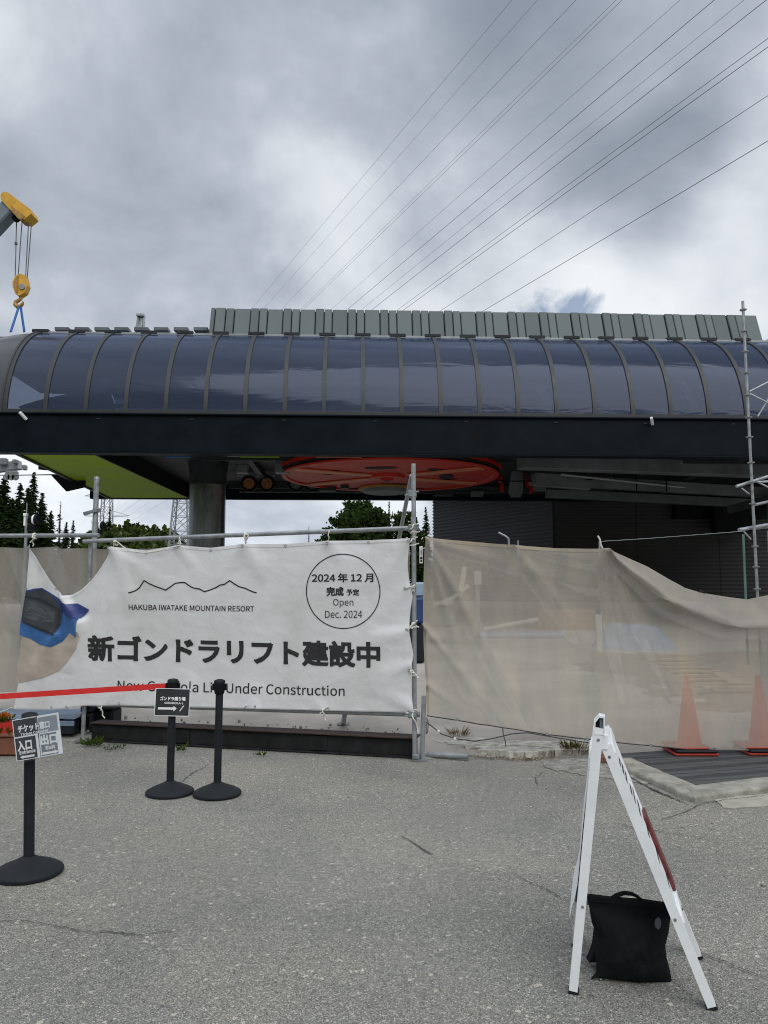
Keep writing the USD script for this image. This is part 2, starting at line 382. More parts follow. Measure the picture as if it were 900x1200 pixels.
K = dict(
    asphalt=asphalt_material(), glazing=glazing_material(), film=clear_film_material(), vinyl=banner_material(),
    mesh=sheet_material('woven_mesh', (0.53, 0.48, 0.415), 0.73), mesh_left=sheet_material('woven_mesh_grey', (0.40, 0.37, 0.325), 0.80),
    mesh_fold=sheet_material('woven_mesh_fold', (0.48, 0.45, 0.41), 0.80),
    black_steel=M('black_steel', (0.0032, 0.0070, 0.0108), 0.5, var=0.3, scale=1.5, spec=0.10),
    rib=M('grey_rib', (0.024, 0.027, 0.029), 0.5, metal=0.0, var=0.15),
    cap_metal=M('dark_metal_skin', (0.055, 0.059, 0.067), 0.30, metal=0.35, var=0.2, scale=0.8),
    trim=M('light_trim', (0.30, 0.315, 0.33), 0.45, metal=0.4),
    clad=M('galvanised_cladding', (0.108, 0.134, 0.136), 0.6, metal=0.1, var=0.14, scale=1.4, stretch=(3, 3, 0.5)),
    clad2=M('galvanised_cladding_dark', (0.088, 0.110, 0.112), 0.6, metal=0.1, var=0.16, scale=1.4, stretch=(3, 3, 0.5)),
    galv=M('galvanised_pipe', (0.34, 0.36, 0.375), 0.42, metal=0.55, var=0.2, scale=9, bump=0.1),
    galv_dark=M('dull_pipe', (0.21, 0.235, 0.24), 0.5, metal=0.35, var=0.25, scale=8),
    column=M('steel_column', (0.19, 0.20, 0.215), 0.30, metal=0.75, var=0.3, scale=3, stretch=(1, 1, 0.3)),
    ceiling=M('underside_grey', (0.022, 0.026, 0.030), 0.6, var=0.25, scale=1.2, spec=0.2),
    girder=M('girder_grey', (0.125, 0.143, 0.157), 0.5, metal=0.2, var=0.25, scale=1.0),
    girder_dark=M('girder_dark', (0.030, 0.034, 0.039), 0.5, var=0.25, spec=0.2),
    lime=M('lime_panel', (0.23, 0.36, 0.006), 0.4, var=0.12, scale=0.8, spec=0.03),
    red=M('red_wheel_paint', (0.40, 0.017, 0.007), 0.42, var=0.12, scale=2, spec=0.2),
    red_light=M('orange_wheel_paint', (0.52, 0.17, 0.09), 0.42, var=0.1, spec=0.2),
    dark=M('near_black', (0.006, 0.007, 0.009), 0.55, var=0.2, spec=0.15),
    rubber=M('black_rubber', (0.014, 0.017, 0.021), 0.62, var=0.2, scale=14, bump=0.15, bscale=90, spec=0.2),
    tyre_grey=M('grey_wheel', (0.11, 0.115, 0.12), 0.55),
    tyre_rust=M('orange_wheel', (0.30, 0.12, 0.035), 0.6, var=0.3, scale=10),
    siding=M('dark_siding', (0.062, 0.058, 0.066), 0.55, var=0.12, scale=0.8, spec=0.3),
    concrete=M('site_concrete', (0.36, 0.335, 0.30), 0.9, var=0.22, scale=0.9, bump=0.3, bscale=30),
    kerb=M('kerb_concrete', (0.30, 0.29, 0.25), 0.92, var=0.28, scale=7, bump=0.8, bscale=55),
    patch=M('cement_patch', (0.36, 0.345, 0.29), 0.9, var=0.15, scale=6, bump=0.4, bscale=70),
    broken=M('broken_concrete', (0.46, 0.44, 0.385), 0.92, var=0.42, scale=11, bump=1.0, bscale=40),
    rough=M('rough_cement', (0.25, 0.245, 0.22), 0.92, var=0.4, scale=13, bump=1.0, bscale=60),
    dirt=M('dry_dirt', (0.235, 0.20, 0.16), 0.95, var=0.3, scale=5, bump=0.8, bscale=40),
    land=M('grassy_land', (0.06, 0.075, 0.03), 0.95, var=0.3, scale=0.15),
    hill=M('wooded_hill', (0.055, 0.085, 0.03), 0.95, var=0.35, scale=0.2),
    crack=M('crack_dark', (0.055, 0.054, 0.052), 0.95, var=0.2),
    deck=M('weathered_deck', (0.074, 0.076, 0.078), 0.75, var=0.35, scale=5, stretch=(0.4, 5, 5), bump=0.6, bscale=30),
    deck2=M('weathered_deck_dark', (0.040, 0.042, 0.045), 0.75, var=0.35, scale=5, stretch=(0.4, 5, 5), bump=0.6, bscale=30),
    rust_beam=M('dark_rusty_beam', (0.019, 0.019, 0.020), 0.7, var=0.35, scale=6, bump=0.3, spec=0.2),
    rust_edge=M('rust_edge', (0.055, 0.034, 0.027), 0.8, var=0.35, scale=9),
    ink=M('black_print', (0.022, 0.021, 0.023), 0.5, var=0.1),
    ink_white=M('white_print', (0.80, 0.80, 0.80), 0.5, var=0.03),
    sign_black=M('black_sign_card', (0.030, 0.032, 0.036), 0.35, var=0.1),
    picture_blue=M('printed_blue', (0.035, 0.12, 0.31), 0.42, var=0.2, scale=4),
    picture_navy=M('printed_navy', (0.030, 0.050, 0.20), 0.42, var=0.2, scale=5),
    picture_cabin=M('printed_charcoal', (0.040, 0.045, 0.052), 0.40, var=0.3, scale=4),
    picture_window=M('printed_window', (0.062, 0.068, 0.076), 0.40, var=0.35, scale=7),
    picture_sand=M('printed_sand', (0.43, 0.37, 0.315), 0.45, var=0.14, scale=5),
    rope=M('white_rope', (0.66, 0.64, 0.58), 0.8, var=0.15, scale=40),
    cord=M('dark_cord', (0.05, 0.048, 0.045), 0.8),
    belt=M('red_belt', (0.62, 0.022, 0.022), 0.55, var=0.08, scale=10),
    white_plastic=M('white_plastic', (0.80, 0.82, 0.84), 0.40, var=0.05, scale=6, bump=0.05),
    dark_red=M('dark_red_board', (0.12, 0.018, 0.018), 0.5, var=0.3, scale=20),
    bag=M('black_canvas', (0.0085, 0.0095, 0.011), 0.8, var=0.25, scale=20, bump=0.35, bscale=260, spec=0.12),
    bag_logo=M('grey_logo', (0.10, 0.10, 0.125), 0.6),
    cone=M('orange_cone', (0.78, 0.085, 0.035), 0.45, var=0.08, scale=6),
    cone_base=M('dull_cone_base', (0.40, 0.035, 0.02), 0.6, var=0.2, scale=12),
    yellow=M('crane_yellow', (0.66, 0.36, 0.035), 0.45, var=0.15, scale=3),
    boom=M('boom_grey', (0.17, 0.20, 0.235), 0.45, var=0.15, scale=2),
    wire=M('wire_grey', (0.085, 0.09, 0.10), 0.5, var=0.1),
    sling=M('blue_sling', (0.02, 0.10, 0.34), 0.7),
    hook=M('hook_ochre', (0.38, 0.21, 0.05), 0.5, var=0.3, scale=12),
    lattice=M('lattice_grey', (0.25, 0.27, 0.29), 0.6, var=0.1),
    crate=M('blue_black_plastic', (0.014, 0.017, 0.024), 0.45, var=0.2),
    tarp=M('blue_grey_tarp', (0.20, 0.27, 0.36), 0.5, var=0.3, scale=6, bump=0.5, bscale=12),
    pale_blue=M('pale_blue_rim', (0.24, 0.32, 0.43), 0.5),
    terracotta=M('brown_planter', (0.17, 0.065, 0.035), 0.7, var=0.2, scale=8),
    red_pot=M('red_plastic', (0.55, 0.03, 0.025), 0.45),
    flower=leaf_material('orange_petals', (0.62, 0.20, 0.03)),
    timber=M('site_timber', (0.38, 0.28, 0.17), 0.8, var=0.25, scale=5, stretch=(1, 6, 6)),
    timber_brown=M('brown_timber_box', (0.22, 0.14, 0.085), 0.8, var=0.25, scale=4),
    pale_wall=M('pale_foundation', (0.55, 0.54, 0.50), 0.85, var=0.15),
    pipe_blue=M('blue_grey_pipe', (0.22, 0.26, 0.34), 0.5, var=0.15),
    blue_panel=M('blue_panel', (0.015, 0.04, 0.13), 0.5, var=0.2),
    site_white=M('site_white', (0.40, 0.39, 0.37), 0.6, var=0.15),
    bark=M('tree_bark', (0.06, 0.042, 0.03), 0.9, var=0.3, scale=4),
    needle=leaf_material('cedar_needles', (0.042, 0.075, 0.027)), needle2=leaf_material('pine_needles', (0.052, 0.085, 0.034)), broad=leaf_material('broad_leaves', (0.066, 0.110, 0.032)),
    weed=leaf_material('weed_leaves', (0.10, 0.155, 0.03)), dry=leaf_material('dry_stalks', (0.26, 0.175, 0.075)),
)

# ================================================================== GROUND
Z = np.array([0, 0, 1.0])
P1 = PG(486, 892)
_far = onplane(0, 630, (0, 0, 2.36), Z)
D1 = unit([_far[0] - P1[0], _far[1] - P1[1], 0])          # left fence, running left and away
N1 = unit([D1[1], -D1[0], 0])
N1 = N1 if N1[1] < 0 else -N1
_r = PG(900, 889)
D2 = unit([_r[0] - P1[0], _r[1] - P1[1], 0])              # right fence, running right
N2 = unit([D2[1], -D2[0], 0])
N2 = N2 if N2[1] < 0 else -N2


def fence_y(x):
    x = np.asarray(x, float)
    return np.where(x < P1[0], P1[1] + (x - P1[0]) * D1[1] / D1[0], P1[1] + (x - P1[0]) * D2[1] / D2[0])


def site_z(x, y):
    t = np.clip(y - fence_y(x) - 0.25, 0, None)
    return -0.030 + 0.065 * np.clip((y - fence_y(x)) / 0.34, 0, 1) + 0.046 * np.minimum(t, 21.0)


def sheet_xy(xs, ys, zf):
    X, Y = np.meshgrid(xs, ys)
    return np.stack([X, Y, zf(X, Y)], -1)


mb = MB()
gx = np.concatenate([np.linspace(-1400, -60, 14), np.linspace(-50, 50, 41), np.linspace(60, 1400, 14)])
gy = np.concatenate([np.linspace(-900, -30, 10), np.linspace(-25, 40, 53), np.linspace(50, 1400, 28)])


def land_z(x, y):
    t = np.clip((y - 8.5) / 21.0, 0, 1)
    far = np.clip((y - 45) / 400.0, 0, 1)
    return -0.16 + 0.93 * t + 6.0 * far ** 2
mb.grid(sheet_xy(gx, gy, land_z))
single('ground', mb, K['land'], 'grassy valley floor behind the building site', 'ground', kind='structure', smooth=True)

# wooded valley sides behind the viewer, well outside the picture
mb = MB()
th_ = np.linspace(math.radians(150), math.radians(390), 120)
rr_ = np.linspace(70, 420, 40)
A_, R2_ = np.meshgrid(th_, rr_)
X, Y = R2_ * np.cos(A_), R2_ * np.sin(A_) - 10
hz = 95 * np.clip((R2_ - 75) / 300, 0, 1) ** 0.9 * (0.65 + 0.7 * fbm(np.stack([X / 90, Y / 90, X * 0], -1), 4, 3)) * np.clip((-Y + 60) / 90, 0, 1)
mb.grid(np.stack([X, Y, hz - 0.4], -1)[:, ::-1])
single('valley_side', mb, K['hill'], 'green wooded valley sides behind the viewer', 'hill', kind='structure', smooth=True)
asph = Thing('asphalt', 'worn grey asphalt forecourt with cracks in front of the fence', 'ground', kind='structure')
mb = MB()
xs, ys = np.linspace(-30, 30, 241), np.linspace(0, 1, 150) ** 1.0
X, T_ = np.meshgrid(xs, ys)
Yf = fence_y(X) + 0.55
Y = -24 + (Yf + 24) * T_
Zz = 0.010 * (fbm(np.stack([X * 0.45, Y * 0.45, X * 0], -1), 3, 5) - 0.5) * np.clip((Y - 0) / 3, 0, 1)
mb.grid(np.stack([X, Y, Zz - 0.002], -1))
asph.part('surface', mb, K['asphalt'], smooth=True)


def crack(pts, w, seed, z=0.007):
    """A thin ragged crack along ground points given in the picture."""
    r = np.random.default_rng(seed)
    p = np.array([PG(*q)[:2] for q in pts])
    seg = np.concatenate([[0], np.cumsum(np.linalg.norm(np.diff(p, axis=0), axis=1))])
    s = np.arange(0, seg[-1], 0.02)
    c = np.stack([np.interp(s, seg, p[:, k]) for k in (0, 1)], -1)
    t = np.gradient(c, axis=0)
    t /= np.linalg.norm(t, axis=1, keepdims=True)
    nrm = np.stack([-t[:, 1], t[:, 0]], -1)
    walk = np.cumsum(r.normal(0, 1, len(s)))
    walk -= np.linspace(walk[0], walk[-1], len(s))
    c = c + nrm * (0.0035 * walk + r.normal(0, 0.003, len(s)))[:, None]
    hw = w * (0.35 + 0.9 * r.random(len(s))) * np.clip(np.minimum(s, s[-1] - s) / 0.1, 0.15, 1)
    hw = np.where(fbm(np.stack([s * 4, s * 0, s * 0], -1), 2, seed) < 0.42, hw * 0.6, hw) * 0.8
    a, b = c + nrm * hw[:, None], c - nrm * hw[:, None]
    zz = np.full(len(s), z)
    m = MB().grid(np.stack([np.c_[a, zz], np.c_[b, zz]], 0))
    asph.part('crack', m, K['crack'])


crack([(-20, 1082), (20, 1080), (60, 1086), (110, 1093), (165, 1096), (215, 1090)], 0.0065, 1)
crack([(470, 979), (500, 998), (515, 1006)], 0.008, 2)
crack([(515, 1006), (560, 1022), (600, 1026)], 0.003, 3)
crack([(598, 1024), (625, 1036), (648, 1047), (664, 1056)], 0.0075, 4)
crack([(780, 1108), (820, 1118), (862, 1134), (910, 1150)], 0.0065, 5)
crack([(715, 963), (745, 972), (790, 978), (840, 985)], 0.0055, 6)
crack([(770, 962), (800, 955), (822, 942)], 0.006, 7)
crack([(872, 966), (880, 965), (886, 967)], 0.012, 8)
crack([(708, 899), (735, 911), (778, 931.5), (806, 943.5)], 0.017, 15, 0.0095)
crack([(818, 944), (850, 938.5), (905, 932)], 0.012, 16, 0.0095)
crack([(655, 905), (690, 899), (722, 910)], 0.006, 17, 0.0105)
crack([(205, 922), (225, 908), (246, 896)], 0.007, 9)
crack([(640, 902), (625, 912), (632, 922)], 0.006, 11)

# site ground behind the fence, rising to the station
mb = MB()
xs = np.concatenate([np.linspace(-30, -6, 40), np.linspace(-5.9, 6, 180), np.linspace(6.2, 30, 40)])
X, T_ = np.meshgrid(xs, np.linspace(0, 1, 130) ** 2.0)
Y = fence_y(X) - 0.02 + T_ * 34
Zz = site_z(X, Y) + 0.06 * (fbm(np.stack([X * 0.5, Y * 0.5, X * 0], -1), 4, 9) - 0.5) * np.clip((Y - fence_y(X)) / 2, 0, 1) + 0.035 * (fbm(np.stack([X * 3.0, Y * 3.0, X * 0], -1), 4, 10) - 0.5)
mb.grid(np.stack([X, Y, Zz], -1))
single('site_ground', mb, K['concrete'], 'pale concrete and earth of the building site behind the fence', 'ground', kind='structure', smooth=True)


def flat_patch(pts, z0, z1, rough, seed, step=0.05):
    """A thin patch with a ragged outline given in the picture's ground points."""
    r = np.random.default_rng(seed)
    p = np.array([PG(*q)[:2] for q in pts])
    out = []
    for a, b in zip(p, np.roll(p, -1, axis=0)):
        k = max(int(np.linalg.norm(b - a) / step), 1)
        for i in range(k):
            out.append(a + (b - a) * i / k + r.normal(0, rough, 2))
    poly = Polygon(out).buffer(0)
    poly = max(poly.geoms, key=lambda g: g.area) if hasattr(poly, 'geoms') else poly
    return MB().prism(poly, z0, z1)


single('concrete_apron', flat_patch([(556, 884), (505, 874), (498, 862), (600, 858), (700, 864), (722, 874), (700, 886), (648, 887), (600, 889)], -0.03, 0.062, 0.028, 21, 0.03), K['broken'], 'broken pale concrete strip along the foot of the mesh fence', 'concrete', kind='structure')
single('cement_patch', flat_patch([(838, 938), (866, 934), (912, 930), (930, 938), (905, 946), (850, 948)], 0.002, 0.009, 0.008, 22), K['patch'], 'smooth pale cement patch beside the kerb', 'concrete', kind='structure')
single('rough_patch', flat_patch([(640, 893), (700, 887), (722, 893), (745, 906), (768, 921), (735, 917), (690, 909), (640, 901)], 0.003, 0.0085, 0.035, 23, 0.03), K['rough'], 'rough crumbling cement patch left of the kerb', 'concrete', kind='structure')

# kerb round the deck: two arms meeting at a corner
kerb = Thing('kerb', 'worn low concrete kerb round the dark deck', 'kerb', kind='structure')


def kerb_arm(pts, w, h, seed):
    r = np.random.default_rng(seed)
    p = np.array([PG(*q)[:2] for q in pts])
    seg = np.concatenate([[0], np.cumsum(np.linalg.norm(np.diff(p, axis=0), axis=1))])
    s = np.linspace(0, seg[-1], int(seg[-1] / 0.035))
    c = np.stack([np.interp(s, seg, p[:, k]) for k in (0, 1)], -1)
    t = np.gradient(c, axis=0)
    t /= np.linalg.norm(t, axis=1, keepdims=True)
    for _ in range(12):
        t[1:-1] = (t[:-2] + t[1:-1] * 2 + t[2:]) / 4
    t /= np.linalg.norm(t, axis=1, keepdims=True)
    nr = np.stack([-t[:, 1], t[:, 0]], -1)
    prof = np.array([[0, -0.03], [0.0, h * 0.55], [0.012, h * 0.85], [0.03, h], [w * 0.5, h * 1.03], [w - 0.02, h], [w, h * 0.8], [w, -0.03]])
    jit = fbm(np.stack([s * 6, s * 0, s * 0], -1), 4, seed) - 0.5
    P = np.stack([np.c_[c + nr * (a + 0.05 * jit * (a < w * 0.4))[:, None] if np.ndim(a) else c + nr * (a + 0.085 * jit * (1 - a / w))[:, None], np.full(len(s), b) + 0.012 * jit * (b > 0)] for a, b in prof], 0)
    m = MB().grid(P)
    return m


kerb.part('kerb_arm', kerb_arm([(712, 896), (735, 907), (780, 928), (805, 939), (814, 941.5), (826, 940), (850, 935), (900, 929), (1000, 918)], 0.27, 0.055, 31), K['kerb'], smooth=40)

# weathered slatted deck inside the kerb
deck = Thing('deck', 'dark weathered slatted deck inside the concrete kerb, under the cones', 'deck')
A, B = PG(735, 897)[:2], PG(806, 929)[:2]
e = unit(np.r_[PG(900, 921)[:2] - B, 0])[:2]
ndk = 15
for k in range(ndk):
    t0 = (k + 0.05) / ndk
    t1 = (k + 0.93) / ndk
    a, b = B + (A - B) * t0 * 1.35, B + (A - B) * t1 * 1.35
    a2, b2 = a + e * 3.4, b + e * 3.4
    poly = Polygon([a, a2, b2, b])
    zt = 0.034 + 0.004 * RNG.random()
    deck.part('plank', MB().prism(poly, 0.012, zt), K['deck'] if k % 3 else K['deck2'])
poly = Polygon([B, B + e * 3.4, B + (A - B) * 1.35 + e * 3.4, B + (A - B) * 1.35])
deck.part('frame', MB().prism(poly, 0.003, 0.011), K['dark'])

# ================================================================== GONDOLA STATION
YAW = math.atan(0.038)
S0 = np.array([0, 20.3, 0])
UX, VX = np.array([math.cos(YAW), math.sin(YAW), 0]), np.array([-math.sin(YAW), math.cos(YAW), 0])
st = Thing('gondola_station', 'long black gondola lift station with arched tinted glass roof', 'gondola station', loc=S0, rotz=YAW, local=True)


def SU(px, py, v=0.0):
    """Station coordinates (u, z) of a pixel on the plane v metres behind the front."""
    p = onplane(px, py, S0 + VX * v, VX) - S0
    return p @ UX, p[..., 2]


BZ0, BZ1 = 5.40, 6.40
EA, EB = 3.2, 3.08
WIDE = 10.5


def arc(t, a=EA, b=EB):
    return a * (1 - np.cos(t)), 6.44 + b * np.sin(t)


T1 = math.radians(68)
ribs_px = [3, 57, 103, 149, 196, 243, 289, 335, 381, 425, 470, 514, 559, 604, 648, 693, 737, 782, 827, 872, 917, 962, 1007, 1052, 1097, 1142, 1187]
us = np.array([float(SU(x, 486)[0]) for x in ribs_px])
k_ = np.arange(len(us))
us = np.polyval(np.polyfit(k_[1:], us[1:], 1), k_)
u_first = us[0]
ts = np.linspace(0, T1, 18)
va, za = arc(ts)
nrm_v, nrm_z = -np.cos(ts) / EA, np.sin(ts) / EB
ln = np.hypot(nrm_v, nrm_z)
nrm_v, nrm_z = nrm_v / ln, nrm_z / ln


def arch_strip(u0, u1, off, mirror=False, nu=2, t_from=0):
    v, z = va[t_from:] + nrm_v[t_from:] * off, za[t_from:] + nrm_z[t_from:] * off
    if mirror:
        v = WIDE - v
    uu = np.linspace(u0, u1, nu)
    P = np.stack([np.stack([np.full(len(v), u), v, z], -1) for u in uu], 0)
    return P[::-1] if not mirror else P


RW = 0.057
for i in range(len(us) - 1):
    st.part('glass_panel', MB().grid(arch_strip(us[i] + RW * 0.6, us[i + 1] - RW * 0.6, 0.0)), K['glazing'], smooth=True)
    st.part('back_glass_panel', MB().grid(arch_strip(us[i], us[i + 1], 0.0, True)), K['glazing'], smooth=True)
for i, u in enumerate(us):
    P = arch_strip(u - RW, u + RW, 0.032)
    inn = np.stack([np.zeros(len(va)), -nrm_v * 0.06, -nrm_z * 0.06], -1)[None]
    st.part('rib', MB().slab(P, inn), K['rib'], smooth=40)
    # bracket at the rib's head
    v1, z1 = va[-1], za[-1]
    st.part('rib_bracket', MB().box((u - 0.24, v1 - 0.04, z1 + 0.02), (u + 0.24, v1 + 0.30, z1 + 0.115), 0.01), K['girder_dark'])
uL, uR = us[0], us[-1]
# glazing frame: sill and head rail
st.part('sill_rail', MB().box((uL - 0.05, -0.035, 6.44), (uR, 0.10, 6.535), 0.006), K['rib'])
st.part('head_rail', MB().box((uL - 0.05, va[-1] - 0.02, za[-1] - 0.01), (uR, va[-1] + 0.12, za[-1] + 0.055), 0.006), K['trim'])
st.part('head_flashing', MB().box((uL - 0.05, va[-1] + 0.12, za[-1] - 0.02), (uR, va[-1] + 0.3, za[-1] + 0.02)), K['dark'])
st.part('roof_deck', MB().box((uL - 2.6, va[-1] + 0.3, za[-1] - 0.12), (uR, WIDE - va[-1], za[-1] - 0.02)), K['girder'])
# dark metal end skin left of the glass
nu = 14
uu = uL - np.linspace(0.03, 3.0, nu)
P = []
for u in uu:
    c = math.sqrt(max(1 - ((uL - u) / 4.2) ** 2, 0.05))
    zc = 6.44 + (za - 6.44) * c
    vc = va + (1 - c) * 3.0
    P.append(np.stack([np.full(len(va), u), vc, zc], -1))
st.part('end_skin', MB().slab(np.array(P)[::-1], np.array([0, 0.05, -0.03])), K['cap_metal'], smooth=40)
P2 = [np.stack([p[:, 0], WIDE - p[:, 1], p[:, 2]], -1) for p in P]
st.part('end_skin', MB().grid(np.array(P2)), K['cap_metal'], smooth=True)
edge = arch_strip(uL - RW - 0.05, uL - RW, 0.05)
st.part('end_trim', MB().slab(edge, np.stack([np.zeros(len(va)), -nrm_v * 0.09, -nrm_z * 0.09], -1)[None]), K['rib'], smooth=40)
# black front beam with a ledge and a lower flange
ub0 = uL - 2.7
st.part('front_beam', MB().box((ub0, 0, BZ0), (uR, 0.28, BZ1), 0.012), K['black_steel'])
st.part('beam_ledge', MB().box((ub0, -0.075, BZ1 + 0.003), (uR, 0.2, BZ1 + 0.042), 0.006), K['black_steel'])
st.part('beam_flange', MB().box((ub0, -0.045, BZ0 - 0.035), (uR, 0.32, BZ0 - 0.003), 0.004), K['black_steel'])
st.part('back_beam', MB().box((uL - 1.2, WIDE - 0.28, BZ0), (uR, WIDE, BZ1)), K['black_steel'])
for x, y in ((27, 488), (764, 494)):
    u, z = SU(x, y, -0.15)
    st.part('lamp', MB().bar((u - 0.05, -0.24, float(z) + 0.09), (u + 0.05, -0.05, float(z) - 0.06), 0.07, 0.07, c=0.01), K['white_plastic'])
for k in range(1, 9):
    u = us[0] + k * 2.45
    st.part('beam_bolt', MB().box((u - 0.05, -0.016, 6.28), (u + 0.05, -0.003, 6.31)), K['girder_dark'])
# roof blocks left of the upper cladding
for k in range(8):
    u, z = SU(76 + 23 * k, 384.5, 3.0)
    st.part('roof_block', MB().box((u - 0.215, 2.75, float(z) - 0.16), (u + 0.215, 3.1, float(z) - 0.05), 0.012), K['girder'])
# upper cladding: leaning panels in a wide, narrow, narrow rhythm
uc0, uc1 = float(SU(244, 392, 2.2)[0]), float(SU(896, 396, 2.2)[0])
zb, zt = za[-1] + 0.03, 10.36
lean = 0.36
def clad(u0, u1, off, thick, mat, name='cladding_panel', top=0.0):
    a = np.array([[u0, 2.28 - off, zb], [u1, 2.28 - off, zb], [u1, 2.28 - off + lean, zt + top], [u0, 2.28 - off + lean, zt + top]])
    c = 0.018
    back = a + [0, thick, 0]
    fr = a.copy()
    fr[[0, 3], 0] += c
    fr[[1, 2], 0] -= c
    mid = a + [0, c, 0]
    v = np.vstack([fr, mid, back])
    f = [[0, 1, 2, 3], [8, 11, 10, 9]]
    for b in (0, 4):
        for k in range(4):
            f.append([b + k, b + 4 + k, b + 4 + (k + 1) % 4, b + (k + 1) % 4])
    st.part(name, MB().add(v, np.array(f)), mat)
mod = 0.995
u = uc0
k = 0
clad(u, u + 0.12, 0.05, 0.25, K['clad2'])
u += 0.15
while u < uc1 - 0.3:
    for w, off, mat in ((0.29, 0.075, K['clad']), (0.235, 0.06, K['clad2']), (0.47, 0.03, K['clad'])) if k == 0 else ((0.24, 0.078, K['clad2']), (0.225, 0.06, K['clad']), (0.45, 0.03, K['clad'] if k % 3 else K['clad2'])):
        w = min(w, uc1 - u)
        if w > 0.08:
            clad(u, u + w, off + RNG.normal(0, 0.004), 0.12 + off, mat, top=RNG.normal(0, 0.006))
        u += w + 0.024
    k += 1
clad(uc0 + 0.02, uc1 - 0.02, -0.10, 0.9, K['dark'], 'cladding_core', top=-0.03)
# small truss standing on the roof
u, z = SU(155, 388, 5.0)
u2, _ = SU(168, 388, 5.0)
ut, zt_ = SU(165, 370, 5.0)
m = MB()
for a, b in ((u - 0.05, ut - 0.08), (u + 0.14, ut + 0.0), (u2 + 0.06, ut + 0.08), (u2 - 0.12, ut + 0.02)):
    m.tube((a, 5.0, za[-1] - 0.03), (b, 5.05, float(zt_)), 0.045, 8)
m.box((ut - 0.13, 4.9, float(zt_) - 0.03), (ut + 0.12, 5.15, float(zt_) + 0.04))
for f_ in (0.35, 0.7):
    zz = za[-1] + (float(zt_) - za[-1]) * f_
    m.box((u + (ut - u) * f_ - 0.02, 4.95, zz - 0.03), (u2 + (ut - u2) * f_ + 0.05, 5.02, zz + 0.02))
st.part('roof_truss', m, K['galv'])

# underside -----------------------------------------------------------
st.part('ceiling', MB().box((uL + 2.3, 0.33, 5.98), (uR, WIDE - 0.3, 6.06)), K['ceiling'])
lu0, lu1 = float(SU(22, 538, 0.4)[0]), float(SU(108, 541, 0.4)[0])
lu2, lu3 = float(SU(127, 583, 9.9)[0]), float(SU(219, 588, 9.9)[0])
P = np.array([[[lu0, 0.36, 5.43], [lu2, WIDE - 0.3, 5.43]], [[lu1, 0.36, 5.43], [lu3, WIDE - 0.3, 5.43]]])
st.part('lime_soffit', MB().slab(P, np.array([0, 0, 0.06])), K['lime'])
m = MB()
m.slab(np.array([[[lu1 + 0.02, 0.36, 5.40], [lu3 + 0.02, WIDE - 0.3, 5.40]], [[lu1 + 0.02, 0.36, 5.98], [lu3 + 0.02, WIDE - 0.3, 5.98]]]), np.array([0.06, 0, 0]))
st.part('soffit_side', m, K['dark'])
m = MB()
m.slab(np.array([[[lu0 - 0.08, 0.36, 5.37], [lu2 - 0.08, WIDE - 0.3, 5.37]], [[lu0 - 0.08, 0.36, 5.52], [lu2 - 0.08, WIDE - 0.3, 5.52]]]), np.array([0.07, 0, 0]))
st.part('soffit_edge', m, K['rib'])
# black fin under the soffit's outer edge
fu = [float(SU(x, y, 5.5)[0]) for x, y in ((60, 558), (78, 576), (100, 571))]
fz = [float(SU(x, y, 5.5)[1]) for x, y in ((60, 558), (78, 576), (100, 571))]
st.part('black_fin', MB().prism([(fu[0], fz[0] + 0.03), (fu[1], fz[1]), (fu[2], fz[2]), (fu[2], fz[0] + 0.1)], -0.03, 0.03, axes=np.array([[1, 0, 0], [0, 0, 1.0], [0, 1.0, 0]]), at=(0, 5.5, 0)), K['dark'])
# coloured strips along the beam's lower edge, inside
def strip(x0, x1, y0, y1, v, mat, name):
    (a, z0), (b, z1) = SU(x0, y1, v), SU(x1, y0, v)
    st.part(name, MB().box((float(a), v, float(z0)), (float(b), v + 0.04, float(z1))), mat)
strip(281, 327, 531, 536, 0.7, K['lime'], 'green_strip')
strip(192, 222, 531, 536, 0.7, K['picture_blue'], 'blue_strip')
strip(370, 424, 532, 536, 0.7, K['red_light'], 'orange_strip')
strip(266, 280, 532, 535, 0.7, K['trim'], 'pale_strip')
# column
cu = float(SU(243, 600, 5.0)[0])
rad = (float(SU(264, 600, 5.0)[0]) - float(SU(222, 600, 5.0)[0])) / 2
st.part('column', MB().lathe([(rad, 0.3), (rad, 5.2)], 48, (cu, 5.0, 0)), K['column'], smooth=40)
st.part('column_collar', MB().lathe([(rad + 0.004, 5.2), (rad + 0.02, 5.22), (rad * 1.02, 5.5), (rad * 1.12, 5.98)], 48, (cu, 5.0, 0)), K['girder_dark'], smooth=40)
# bullwheel seen from below
bu = float(SU(457, 555, 4.45)[0])
BR, BV, BZ = 3.60, 4.45, 5.48
wheel = st.part('bullwheel', MB().lathe([(0.02, 0.0), (BR - 0.28, 0.0), (BR - 0.25, -0.03), (BR - 0.24, 0.16), (0.02, 0.2)], 72, (bu, BV, BZ)), K['red'], smooth=40)
st.part('rim', MB().lathe([(BR - 0.26, 0.05), (BR - 0.24, -0.05), (BR - 0.10, -0.06), (BR - 0.08, -0.01), (BR - 0.14, 0.05), (BR - 0.08, 0.10), (BR, 0.14), (BR, 0.22), (BR - 0.24, 0.22)], 72, (bu, BV, BZ)), K['red'], parent=wheel, smooth=40)
st.part('rope_liner', MB().lathe([(BR - 0.135, 0.03), (BR - 0.05, 0.045), (BR - 0.02, 0.085), (BR - 0.13, 0.075)], 72, (bu, BV, BZ)), K['dark'], parent=wheel, smooth=40)
